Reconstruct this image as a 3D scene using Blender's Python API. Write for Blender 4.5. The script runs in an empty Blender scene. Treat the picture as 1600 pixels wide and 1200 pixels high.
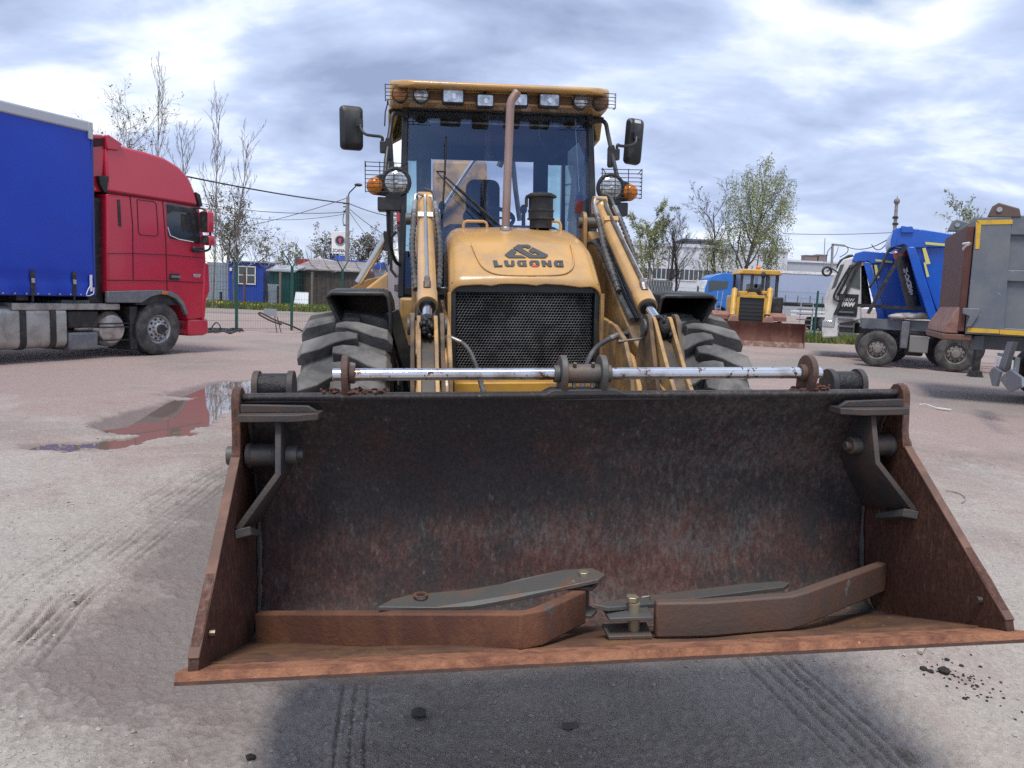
import bpy, bmesh, math, random
import numpy as np
from mathutils import Vector, Matrix

random.seed(7)
SC = bpy.context.scene
COL = SC.collection
R = math.radians

# ---------------------------------------------------------------- camera
F_PX, CAM_H, PITCH, ROLL = 1200.0, 1.60, R(6.8), R(2.6)
_fwd = Vector((0, math.cos(PITCH), -math.sin(PITCH)))
_up0 = Vector((0, math.sin(PITCH), math.cos(PITCH)))
_rt0 = Vector((1, 0, 0))
CAM_R = _rt0 * math.cos(ROLL) + _up0 * math.sin(ROLL)
CAM_U = -_rt0 * math.sin(ROLL) + _up0 * math.cos(ROLL)
CAM_O = Vector((0, 0, CAM_H))
cam_data = bpy.data.cameras.new('camera')
cam_data.sensor_width = 36.0
cam_data.lens = F_PX / 1600.0 * 36.0
cam_data.clip_start = 0.05
cam_data.clip_end = 6000.0
cam = bpy.data.objects.new('camera', cam_data)
COL.objects.link(cam)
_m = Matrix((CAM_R, CAM_U, -_fwd)).transposed().to_4x4()
_m.translation = CAM_O
cam.matrix_world = _m
SC.camera = cam

# ---------------------------------------------------------------- world
SUN_EL, SUN_AZ = R(66), R(192)          # azimuth measured from +Y towards +X
world = bpy.data.worlds.new('World')
SC.world = world
world.use_nodes = True
wn, wl = world.node_tree.nodes, world.node_tree.links
wn.clear()
def wnode(t, **kw):
    n = wn.new(t)
    for k, v in kw.items():
        setattr(n, k, v)
    return n
w_out = wnode('ShaderNodeOutputWorld')
sky = wnode('ShaderNodeTexSky', sky_type='NISHITA', sun_disc=False)
sky.sun_elevation = SUN_EL
sky.sun_rotation = SUN_AZ
sky.air_density = 1.0; sky.dust_density = 0.2; sky.ozone_density = 1.5
bg_sky = wnode('ShaderNodeBackground'); bg_sky.inputs[1].default_value = 0.11
wl.new(sky.outputs[0], bg_sky.inputs[0])
tc = wnode('ShaderNodeTexCoord')
sep = wnode('ShaderNodeSeparateXYZ'); wl.new(tc.outputs['Generated'], sep.inputs[0])
def wmath(op, a, b=None, clamp=False):
    n = wnode('ShaderNodeMath', operation=op, use_clamp=clamp)
    for i, v in enumerate((a, b)):
        if v is None: continue
        if isinstance(v, (int, float)): n.inputs[i].default_value = v
        else: wl.new(v, n.inputs[i])
    return n.outputs[0]
zz = wmath('ADD', wmath('MAXIMUM', sep.outputs[2], 0.0), 0.30)
cx = wmath('DIVIDE', sep.outputs[0], zz); cyy = wmath('DIVIDE', sep.outputs[1], zz)
comb = wnode('ShaderNodeCombineXYZ'); wl.new(cx, comb.inputs[0]); wl.new(cyy, comb.inputs[1])
def wnoise(scale, detail, rough, dist, off, stretch=(1, 1, 1)):
    mp = wnode('ShaderNodeMapping'); mp.inputs['Location'].default_value = off
    mp.inputs['Scale'].default_value = stretch
    wl.new(comb.outputs[0], mp.inputs[0])
    n = wnode('ShaderNodeTexNoise'); n.inputs['Scale'].default_value = scale
    n.inputs['Detail'].default_value = detail; n.inputs['Roughness'].default_value = rough
    n.inputs['Distortion'].default_value = dist
    wl.new(mp.outputs[0], n.inputs['Vector'])
    return n.outputs[0]
def wramp(fac, stops):
    n = wnode('ShaderNodeValToRGB')
    el = n.color_ramp.elements
    while len(el) < len(stops): el.new(0.5)
    for e, (p, c) in zip(el, stops):
        e.position = p; e.color = (*c, 1) if len(c) == 3 else c
    wl.new(fac, n.inputs[0])
    return n.outputs[0]
nA = wnoise(1.15, 7, 0.52, 0.35, (8.58, 10.10, 0.0), (1.0, 1.5, 1))       # big cloud masses
nB = wnoise(3.2, 7, 0.58, 0.35, (11.30, 5.00, 1.0), (0.85, 1.2, 1))       # wisps and bright rims
cover = wramp(nA, [(0.24, (0, 0, 0)), (0.40, (1, 1, 1))])
shade_in = wmath('ADD', wmath('MULTIPLY', nA, 0.72), wmath('MULTIPLY', nB, 0.28))
cloud_col = wramp(shade_in, [(0.39, (0.93, 0.95, 0.99)), (0.43, (0.70, 0.77, 0.91)), (0.48, (0.48, 0.57, 0.78)),
                             (0.54, (0.37, 0.45, 0.65)), (0.61, (0.26, 0.325, 0.50))])
bg_cloud = wnode('ShaderNodeBackground'); bg_cloud.inputs[1].default_value = 0.87
# the cloud deck thins to a bright strip near the horizon
low = wramp(sep.outputs[2], [(0.0, (1, 1, 1)), (0.05, (0.55, 0.55, 0.55)), (0.13, (0, 0, 0))])
mixc = wnode('ShaderNodeMix', data_type='RGBA')
wl.new(wmath('MULTIPLY', low, wramp(nB, [(0.40, (0.25, 0.25, 0.25)), (0.62, (1, 1, 1))])), mixc.inputs[0])
wl.new(cloud_col, mixc.inputs[6]); mixc.inputs[7].default_value = (0.80, 0.87, 0.97, 1)
wl.new(mixc.outputs[2], bg_cloud.inputs[0])
mixs = wnode('ShaderNodeMixShader')
wl.new(cover, mixs.inputs[0]); wl.new(bg_sky.outputs[0], mixs.inputs[1]); wl.new(bg_cloud.outputs[0], mixs.inputs[2])
wl.new(mixs.outputs[0], w_out.inputs[0])

# ---------------------------------------------------------------- sun
sun_data = bpy.data.lights.new('sun', 'SUN')
sun_data.energy = 2.1
sun_data.angle = R(19)
sun_data.color = (1.0, 0.95, 0.87)
sun = bpy.data.objects.new('sun', sun_data); COL.objects.link(sun)
_sd = Vector((math.sin(SUN_AZ) * math.cos(SUN_EL), math.cos(SUN_AZ) * math.cos(SUN_EL), math.sin(SUN_EL)))
sun.rotation_euler = (-_sd).to_track_quat('-Z', 'Y').to_euler()
sun.location = _sd * 50

# ---------------------------------------------------------------- view
vs = SC.view_settings
vs.view_transform = 'Standard'; vs.look = 'None'; vs.exposure = 0.57; vs.gamma = 1.0; vs.use_curve_mapping = False
SC.render.engine = 'CYCLES'
cy = SC.cycles
cy.use_denoising = False; cy.use_adaptive_sampling = True; cy.adaptive_threshold = 0.005
cy.max_bounces = 6; cy.diffuse_bounces = 2; cy.glossy_bounces = 3; cy.transmission_bounces = 6; cy.transparent_max_bounces = 16
cy.caustics_reflective = False; cy.caustics_refractive = False
cy.sample_clamp_indirect = 3.0; cy.sample_clamp_direct = 12.0; cy.blur_glossy = 0.5

# ---------------------------------------------------------------- pixel -> place
def ray(px, py):
    return CAM_R * ((px - 800) / F_PX) - CAM_U * ((py - 600) / F_PX) + _fwd
def gnd(px, py, z=0.0):
    d = ray(px, py); return CAM_O + d * ((z - CAM_H) / d.z)
def at(px, py, Y):
    d = ray(px, py); return CAM_O + d * (Y / d.y)
class Frame:
    """A placed local frame; sx/sy give the local point where a sight line meets local x (or y) = value."""
    def __init__(s, M): s.M = M; s.I = M.inverted()
    def _hit(s, px, py, ax, val):
        o = s.I @ CAM_O; d = s.I.to_3x3() @ ray(px, py)
        return o + d * ((val - o[ax]) / d[ax])
    def sx(s, px, py, x): return s._hit(px, py, 0, x)
    def sy(s, px, py, y): return s._hit(px, py, 1, y)
    def sz(s, px, py, z): return s._hit(px, py, 2, z)
    def plane(s, px, py, p0, n):
        o = s.I @ CAM_O; d = s.I.to_3x3() @ ray(px, py)
        return o + d * ((Vector(p0) - o).dot(n) / d.dot(n))
def frame_at(x, y, yaw, z=0.0):
    return Frame(Matrix.Translation((x, y, z)) @ Matrix.Rotation(yaw, 4, 'Z'))

# ---------------------------------------------------------------- materials
MATS = {}
def _nodes(name):
    m = bpy.data.materials.new(name); m.use_nodes = True
    nt = m.node_tree
    return m, nt, nt.nodes['Principled BSDF']
def _mixrgb(nt, fac, a, b, blend='MIX'):
    n = nt.nodes.new('ShaderNodeMix'); n.data_type = 'RGBA'; n.blend_type = blend
    for sock, v in ((n.inputs[0], fac), (n.inputs[6], a), (n.inputs[7], b)):
        if isinstance(v, (int, float)): sock.default_value = v
        elif isinstance(v, (tuple, list)): sock.default_value = (*v, 1) if len(v) == 3 else v
        else: nt.links.new(v, sock)
    return n.outputs[2]
def _noise(nt, scale, detail=5, rough=0.6, dist=0.0, stretch=None, coord='Object'):
    t = nt.nodes.new('ShaderNodeTexCoord')
    src = t.outputs[coord]
    if stretch:
        mp = nt.nodes.new('ShaderNodeMapping'); mp.inputs['Scale'].default_value = stretch
        nt.links.new(src, mp.inputs[0]); src = mp.outputs[0]
    n = nt.nodes.new('ShaderNodeTexNoise')
    n.inputs['Scale'].default_value = scale; n.inputs['Detail'].default_value = detail
    n.inputs['Roughness'].default_value = rough; n.inputs['Distortion'].default_value = dist
    nt.links.new(src, n.inputs['Vector'])
    return n.outputs[0]
def _ramp(nt, fac, lo, hi):
    n = nt.nodes.new('ShaderNodeMapRange'); n.interpolation_type = 'SMOOTHSTEP'
    n.inputs[1].default_value = lo; n.inputs[2].default_value = hi
    nt.links.new(fac, n.inputs[0]); return n.outputs[0]
def _bump(nt, bsdf, h, strength, dist=0.01):
    b = nt.nodes.new('ShaderNodeBump'); b.inputs['Strength'].default_value = strength
    b.inputs['Distance'].default_value = dist
    nt.links.new(h, b.inputs['Height']); nt.links.new(b.outputs[0], bsdf.inputs['Normal'])
def mat(name, col, rough=0.5, metal=0.0, dirt=None, amt=0.35, scale=6.0, bump=0.0, bscale=60.0, stretch=None,
        coat=0.0, wear=None, wamt=0.0, wscale=14.0, rvar=0.12, emit=None, spec=0.5):
    if name in MATS: return MATS[name]
    m, nt, b = _nodes(name)
    out = col
    n1 = _noise(nt, scale, 6, 0.62, 0.4, stretch)
    if dirt is not None:
        out = _mixrgb(nt, _ramp(nt, n1, 0.62 - amt * 0.55, 0.80 - amt * 0.25), out, dirt)
    if wear is not None:
        n2 = _noise(nt, wscale, 8, 0.7, 0.2, stretch)
        out = _mixrgb(nt, _ramp(nt, n2, 0.68 - wamt * 0.3, 0.72 - wamt * 0.3), out, wear)
    # faint tone drift so no face is one flat colour
    out = _mixrgb(nt, 0.16, out, _mixrgb(nt, n1, (0.25, 0.25, 0.25), (1.0, 1.0, 1.0)), 'MULTIPLY') if dirt is None else out
    if isinstance(out, tuple): b.inputs['Base Color'].default_value = (*out, 1)
    else: nt.links.new(out, b.inputs['Base Color'])
    mr = nt.nodes.new('ShaderNodeMapRange')
    mr.inputs[3].default_value = max(0.03, rough - rvar); mr.inputs[4].default_value = min(1, rough + rvar)
    nt.links.new(n1, mr.inputs[0]); nt.links.new(mr.outputs[0], b.inputs['Roughness'])
    b.inputs['Metallic'].default_value = metal
    b.inputs['Specular IOR Level'].default_value = spec
    if coat: b.inputs['Coat Weight'].default_value = coat; b.inputs['Coat Roughness'].default_value = 0.08
    if emit: b.inputs['Emission Color'].default_value = (*emit[0], 1); b.inputs['Emission Strength'].default_value = emit[1]
    if bump: _bump(nt, b, _noise(nt, bscale, 6, 0.65), bump)
    MATS[name] = m
    return m
def glass(name, tint=(0.8, 0.88, 0.9), gloss=0.02, base=0.06, dust=0.0, dcol=(0.45, 0.43, 0.4), gcol=(1, 1, 1)):
    """thin pane: see-through with Fresnel mirror and a film of dust"""
    if name in MATS: return MATS[name]
    m = bpy.data.materials.new(name); m.use_nodes = True
    nt = m.node_tree; nt.nodes.clear()
    o = nt.nodes.new('ShaderNodeOutputMaterial')
    tr = nt.nodes.new('ShaderNodeBsdfTransparent'); tr.inputs[0].default_value = (*tint, 1)
    gl = nt.nodes.new('ShaderNodeBsdfGlossy'); gl.inputs['Roughness'].default_value = gloss; gl.inputs[0].default_value = (*gcol, 1)
    fr = nt.nodes.new('ShaderNodeFresnel'); fr.inputs[0].default_value = 1.5
    ad = nt.nodes.new('ShaderNodeMath'); ad.operation = 'MULTIPLY_ADD'
    nt.links.new(fr.outputs[0], ad.inputs[0]); ad.inputs[1].default_value = 1.25; ad.inputs[2].default_value = base; ad.use_clamp = True
    mx = nt.nodes.new('ShaderNodeMixShader')
    nt.links.new(ad.outputs[0], mx.inputs[0]); nt.links.new(tr.outputs[0], mx.inputs[1]); nt.links.new(gl.outputs[0], mx.inputs[2])
    out = mx.outputs[0]
    if dust:
        df = nt.nodes.new('ShaderNodeBsdfDiffuse'); df.inputs[0].default_value = (*dcol, 1)
        m2 = nt.nodes.new('ShaderNodeMixShader')
        f = nt.nodes.new('ShaderNodeMath'); f.operation = 'MULTIPLY'; f.inputs[1].default_value = dust
        nt.links.new(_ramp(nt, _noise(nt, 2.4, 7, 0.62, 0.5, (2.4, 1, 0.45)), 0.50, 0.74), f.inputs[0])
        nt.links.new(f.outputs[0], m2.inputs[0]); nt.links.new(out, m2.inputs[1]); nt.links.new(df.outputs[0], m2.inputs[2])
        out = m2.outputs[0]
    nt.links.new(out, o.inputs[0])
    MATS[name] = m
    return m

# ---------------------------------------------------------------- mesh builder
class MB:
    def __init__(s): s.v = []; s.f = []
    def add(s, vs_, fs_):
        b = len(s.v); s.v += [tuple(v) for v in vs_]; s.f += [tuple(b + i for i in f) for f in fs_]; return s
    def hexa(s, c):   # 8 corners: bottom 4 ccw, top 4 ccw
        return s.add(c, [(0, 3, 2, 1), (4, 5, 6, 7), (0, 1, 5, 4), (1, 2, 6, 5), (2, 3, 7, 6), (3, 0, 4, 7)])
    def box(s, x0, x1, y0, y1, z0, z1, M=None):
        c = [(x0, y0, z0), (x1, y0, z0), (x1, y1, z0), (x0, y1, z0), (x0, y0, z1), (x1, y0, z1), (x1, y1, z1), (x0, y1, z1)]
        if M is not None: c = [M @ Vector(p) for p in c]
        return s.hexa(c)
    def cbox(s, c, sz, M=None):
        x, y, z = c; a, b, d = sz[0] / 2, sz[1] / 2, sz[2] / 2
        if M is None: return s.box(x - a, x + a, y - b, y + b, z - d, z + d)
        return s.box(-a, a, -b, b, -d, d, Matrix.Translation(c) @ M)
    def bar(s, p0, p1, w, h, up=(0, 0, 1)):
        p0, p1 = Vector(p0), Vector(p1); d = (p1 - p0).normalized(); up = Vector(up)
        if abs(d.dot(up)) > 0.98: up = Vector((0, 1, 0))
        sd = d.cross(up).normalized(); u = sd.cross(d)
        c = []
        for p in (p0, p1):
            for a, b in ((-1, -1), (1, -1), (1, 1), (-1, 1)):
                c.append(p + sd * (a * w / 2) + u * (b * h / 2))
        return s.add(c, [(3, 2, 1, 0), (4, 5, 6, 7), (0, 1, 5, 4), (1, 2, 6, 5), (2, 3, 7, 6), (3, 0, 4, 7)])
    def cyl(s, p0, p1, r0, r1=None, n=16, caps=True):
        p0, p1 = Vector(p0), Vector(p1); r1 = r0 if r1 is None else r1
        d = (p1 - p0).normalized(); a = d.orthogonal().normalized(); b = d.cross(a)
        vs_ = [p + (a * math.cos(t) + b * math.sin(t)) * r for p, r in ((p0, r0), (p1, r1)) for t in [2 * math.pi * i / n for i in range(n)]]
        fs_ = [(i, (i + 1) % n, n + (i + 1) % n, n + i) for i in range(n)]
        if caps: fs_ += [tuple(range(n - 1, -1, -1)), tuple(range(n, 2 * n))]
        return s.add(vs_, fs_)
    def tube(s, pts, r, n=8, caps=True):
        pts = [Vector(p) for p in pts]; k = len(pts)
        rs = r if isinstance(r, (list, tuple)) else [r] * k
        t0 = (pts[1] - pts[0]).normalized(); a = t0.orthogonal().normalized()
        vs_ = []
        for i, p in enumerate(pts):
            t = (pts[min(i + 1, k - 1)] - pts[max(i - 1, 0)])
            t = t.normalized() if t.length > 1e-9 else t0
            a = (a - t * a.dot(t)); a = a.normalized() if a.length > 1e-6 else t.orthogonal().normalized()
            b = t.cross(a)
            vs_ += [p + (a * math.cos(2 * math.pi * j / n) + b * math.sin(2 * math.pi * j / n)) * rs[i] for j in range(n)]
        fs_ = [(i * n + j, i * n + (j + 1) % n, (i + 1) * n + (j + 1) % n, (i + 1) * n + j) for i in range(k - 1) for j in range(n)]
        if caps: fs_ += [tuple(range(n - 1, -1, -1)), tuple(range((k - 1) * n, k * n))]
        return s.add(vs_, fs_)
    def prism(s, poly, lo, hi, ax):
        def P(a, b, c): return (c, a, b) if ax == 'x' else ((a, c, b) if ax == 'y' else (a, b, c))
        n = len(poly)
        vs_ = [P(a, b, lo) for a, b in poly] + [P(a, b, hi) for a, b in poly]
        return s.add(vs_, [tuple(range(n - 1, -1, -1)), tuple(range(n, 2 * n))] + [(i, (i + 1) % n, n + (i + 1) % n, n + i) for i in range(n)])
    def lathe(s, prof, o, axis=(1, 0, 0), n=32, closed=False):
        o = Vector(o); d = Vector(axis).normalized(); a = d.orthogonal().normalized(); b = d.cross(a); k = len(prof)
        vs_ = [o + d * t + (a * math.cos(2 * math.pi * j / n) + b * math.sin(2 * math.pi * j / n)) * r for r, t in prof for j in range(n)]
        kk = k if closed else k - 1
        fs_ = [(i * n + j, i * n + (j + 1) % n, ((i + 1) % k) * n + (j + 1) % n, ((i + 1) % k) * n + j) for i in range(kk) for j in range(n)]
        return s.add(vs_, fs_)
    def loft(s, rings, closed=True, caps=True):
        n = len(rings[0]); k = len(rings)
        vs_ = [p for rg in rings for p in rg]
        m = n if closed else n - 1
        fs_ = [(i * n + j, i * n + (j + 1) % n, (i + 1) * n + (j + 1) % n, (i + 1) * n + j) for i in range(k - 1) for j in range(m)]
        if caps and closed: fs_ += [tuple(range(n - 1, -1, -1)), tuple(range((k - 1) * n, k * n))]
        return s.add(vs_, fs_)
    def ell(s, c, r, nu=12, nv=8):
        c = Vector(c); rings = []
        for i in range(nv + 1):
            ph = math.pi * i / nv; rr = max(math.sin(ph), 0.02)
            rings.append([c + Vector((r[0] * rr * math.cos(2 * math.pi * j / nu), r[1] * rr * math.sin(2 * math.pi * j / nu), r[2] * math.cos(ph))) for j in range(nu)])
        return s.loft(rings)
    def torus(s, c, axis, R_, r, n=32, m=8):
        d = Vector(axis).normalized(); a = d.orthogonal().normalized(); b = d.cross(a); c = Vector(c)
        prof = [(R_ + r * math.cos(2 * math.pi * i / m), r * math.sin(2 * math.pi * i / m)) for i in range(m)]
        return s.lathe(prof, c, axis, n, closed=True)
    def mesh(s, name):
        me = bpy.data.meshes.new(name)
        me.from_pydata(s.v, [], s.f); me.update()
        return me
    def build(s, name, m, parent=None, smooth=35, bevel=0.0, seg=2, off=None, solid=0.0, kind=None, label=None, fix=True, sub=0):
        if off is not None: s.v = [(x + off[0], y + off[1], z + off[2]) for x, y, z in s.v]
        me = s.mesh(name)
        if fix and len(s.f) < 60000:
            bm = bmesh.new(); bm.from_mesh(me); bmesh.ops.recalc_face_normals(bm, faces=bm.faces); bm.to_mesh(me); bm.free()
        if smooth:
            me.shade_smooth()
            me.set_sharp_from_angle(angle=R(smooth))
        me.materials.append(m)
        o = bpy.data.objects.new(name, me); COL.objects.link(o)
        if parent is not None: o.parent = parent
        if solid:
            md = o.modifiers.new('solid', 'SOLIDIFY'); md.thickness = solid; md.offset = 0
        if bevel:
            md = o.modifiers.new('bevel', 'BEVEL'); md.width = bevel; md.segments = seg; md.limit_method = 'ANGLE'; md.angle_limit = R(40)
            md.harden_normals = False
        if sub:
            md = o.modifiers.new('sub', 'SUBSURF'); md.levels = sub; md.render_levels = sub
        if kind: o['kind'] = kind
        if label: o['label'] = label
        return o
def empty(name, parent=None, M=None):
    o = bpy.data.objects.new(name, None); COL.objects.link(o); o.empty_display_size = 0.2
    if parent is not None: o.parent = parent
    if M is not None: o.matrix_local = M
    return o
def tag(o, label, cat, group=None, kind=None):
    o['label'] = label; o['category'] = cat
    if group: o['group'] = group
    if kind: o['kind'] = kind
    return o
def copy_tree(o, parent=None):
    c = o.copy(); COL.objects.link(c); c.parent = parent
    for ch in list(o.children): copy_tree(ch, c)
    return c
def arc(c, r, a0, a1, n):
    return [(c[0] + r * math.cos(a0 + (a1 - a0) * i / n), c[1] + r * math.sin(a0 + (a1 - a0) * i / n)) for i in range(n + 1)]
def rrect(x0, x1, y0, y1, r, n=4):
    p = []
    for cx_, cy_, a in ((x1 - r, y0 + r, -90), (x1 - r, y1 - r, 0), (x0 + r, y1 - r, 90), (x0 + r, y0 + r, 180)):
        p += arc((cx_, cy_), r, R(a), R(a + 90), n)
    return p
def smooth_path(pts, n=6):
    """Catmull-Rom through the points"""
    P = [Vector(p) for p in pts]; P = [P[0] * 2 - P[1]] + P + [P[-1] * 2 - P[-2]]
    out = []
    for i in range(1, len(P) - 2):
        for j in range(n):
            t = j / n
            out.append(0.5 * ((2 * P[i]) + (P[i + 1] - P[i - 1]) * t + (2 * P[i - 1] - 5 * P[i] + 4 * P[i + 1] - P[i + 2]) * t * t
                              + (3 * P[i] - P[i - 1] - 3 * P[i + 1] + P[i + 2]) * t ** 3))
    out.append(P[-2]); return out
def text_mesh(txt, size, bold=0.0, extrude=0.002, spacing=1.0, sx=1.0):
    """flat lettering in the XZ plane, centred, facing -Y"""
    cu = bpy.data.curves.new('lettering', 'FONT'); cu.body = txt; cu.size = size; cu.offset = bold; cu.extrude = extrude
    cu.space_character = spacing; cu.align_x = 'CENTER'; cu.align_y = 'CENTER'; cu.resolution_u = 3
    ob = bpy.data.objects.new('lettering', cu); COL.objects.link(ob)
    bpy.context.view_layer.update()
    me = bpy.data.meshes.new_from_object(ob.evaluated_get(bpy.context.evaluated_depsgraph_get()))
    bpy.data.objects.remove(ob); bpy.data.curves.remove(cu)
    me.transform(Matrix.Rotation(math.pi / 2, 4, 'X') @ Matrix.Diagonal((sx, 1, 1, 1)))
    return me
def put_text(txt, size, m, parent, M, name='lettering', **kw):
    me = text_mesh(txt, size, **kw); me.materials.append(m)
    o = bpy.data.objects.new(name, me); COL.objects.link(o); o.parent = parent; o.matrix_local = M
    return o
# value noise for terrain
_rng = np.random.default_rng(11)
_LAT = _rng.random((256, 256))
def vnoise(x, y):
    xi = np.floor(x).astype(int); yi = np.floor(y).astype(int); fx = x - xi; fy = y - yi
    fx = fx * fx * (3 - 2 * fx); fy = fy * fy * (3 - 2 * fy)
    a = _LAT[xi % 256, yi % 256]; b = _LAT[(xi + 1) % 256, yi % 256]; c = _LAT[xi % 256, (yi + 1) % 256]; d = _LAT[(xi + 1) % 256, (yi + 1) % 256]
    return (a * (1 - fx) + b * fx) * (1 - fy) + (c * (1 - fx) + d * fx) * fy - 0.5
# ================================================================ GROUND
LX0, LYAW, LTILT, LYO = 0.652, R(7.3), R(2.05), 4.5      # where the loader stands
def seg_dist(x, y, pts):
    """distance to a polyline and the running length of the nearest point"""
    best = np.full(x.shape, 1e9); run = np.zeros(x.shape); acc = 0.0
    for (x0, y0), (x1, y1) in zip(pts[:-1], pts[1:]):
        dx, dy = x1 - x0, y1 - y0; L2 = dx * dx + dy * dy; L = math.sqrt(L2)
        t = np.clip(((x - x0) * dx + (y - y0) * dy) / L2, 0, 1)
        d = np.hypot(x - x0 - t * dx, y - y0 - t * dy)
        m = d < best; best[m] = d[m]; run[m] = acc + t[m] * L; acc += L
    return best, run
def gpts(px): return [tuple(gnd(a, b).xy) for a, b in px]
def shift(pts, o):
    out = []
    for i, p in enumerate(pts):
        a = Vector(pts[max(i - 1, 0)]); b = Vector(pts[min(i + 1, len(pts) - 1)]); t = (b - a).normalized()
        out.append((p[0] - t.y * o, p[1] + t.x * o))
    return out
TRACKS = []
for base, offs in ((gpts([(-60, 1055), (0, 985), (90, 900), (180, 835), (260, 780), (330, 735), (400, 705)]), (0, .05, .16, .20)),
                   (gpts([(60, 1030), (140, 935), (220, 865), (290, 805), (370, 742), (420, 715)]), (0, .045, .13, .18)),
                   (gpts([(-80, 1120), (0, 1045), (110, 945), (200, 880)]), (0, .05)),
                   (gpts([(518, 1260), (524, 1160), (538, 1060)]), (0, -.05, -.10)),
                   (gpts([(1180, 1020), (1270, 1100), (1400, 1215), (1460, 1270)]), (0, .05, .10, -.06, -.13)),
                   (gpts([(1350, 760), (1480, 790), (1640, 830)]), (0, .09, .2)), (gpts([(1400, 690), (1500, 715), (1640, 740)]), (0, .12)),
                   (gpts([(60, 800), (120, 785), (175, 782)]), (0, .07, .14)), (gpts([(20, 700), (80, 705), (140, 722)]), (0, .1, .2))):
    for o in offs: TRACKS.append((shift(base, o), .006 if base[0][1] < 3.2 and abs(base[0][0]) < 1.9 else .009))
PUD_A = gpts([(228, 664), (262, 645), (320, 632), (372, 622), (430, 612)])
PUD_B = gpts([(80, 694), (130, 695), (185, 696)])
PUD_C = gpts([(190, 690), (240, 680), (285, 672)])
PUD_D = gpts([(300, 612), (360, 600), (430, 596)])
WATER_Z = -0.022
def ground_z(x, y, fine=True):
    r = np.hypot(x, y)
    z = 0.030 * vnoise(x * 0.35 + 3, y * 0.35) + 0.016 * vnoise(x * 1.3, y * 1.3 + 9)
    if fine:
        near = np.clip((16 - r) / 10, 0, 1)
        z = z + near * (0.014 * vnoise(x * 4.2, y * 4.2) + 0.008 * vnoise(x * 11, y * 11 + 4) + 0.008 * vnoise(x * 27, y * 27) + 0.007 * vnoise(x * 58, y * 58))
        z = z + near * 0.014 * np.clip(vnoise(x * 40, y * 40) * 2.4 - 0.35, 0, 1) * np.clip(.3 + 2.2 * vnoise(x * 1.1 + 5, y * 1.1), 0, 1)
        for tr, sg in TRACKS:
            xs = [p[0] for p in tr]; ys = [p[1] for p in tr]
            m = (x > min(xs) - .2) & (x < max(xs) + .2) & (y > min(ys) - .2) & (y < max(ys) + .2)
            if not m.any(): continue
            d, s_ = seg_dist(x[m], y[m], tr)
            d = np.abs(d + 0.010 * vnoise(x[m] * 7, y[m] * 7) + 0.005 * vnoise(x[m] * 30, y[m] * 30))
            brk = np.clip(0.75 + 1.3 * vnoise(x[m] * 2, y[m] * 2), 0, 1)
            z[m] += brk * sg * (-1.35 * np.exp(-(d / sg) ** 2) + 0.3 * np.exp(-((d - 2.2 * sg) / sg) ** 2))
    # bowl of the puddle
    nz = 0.14 * vnoise(x * 2.6, y * 2.6) + 0.10 * vnoise(x * 7, y * 7) + .04 * vnoise(x * 19, y * 19)
    for tr, w, dp in ((PUD_A, .52, .085), (PUD_B, .22, .027), (PUD_C, .17, .040), (PUD_D, .42, .045)):
        d, _ = seg_dist(x, y, tr)
        z = z - dp * np.exp(-((d + nz * 1.8) / w) ** 4) * (r < 30)
    # the yard is higher under the loader's off side
    c, s_ = math.cos(LYAW), math.sin(LYAW)
    lx = (x - LX0) * c + y * s_; ly = -(x - LX0) * s_ + y * c
    wx = np.clip(lx, -1.4, 1.4) * np.clip((2.6 - np.abs(lx)) / 1.0, 0, 1)
    z = z + math.tan(LTILT) * wx * np.clip((ly - 2.2) / 1.2, 0, 1) * np.clip((9.5 - ly) / 1.5, 0, 1)
    return z
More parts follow.
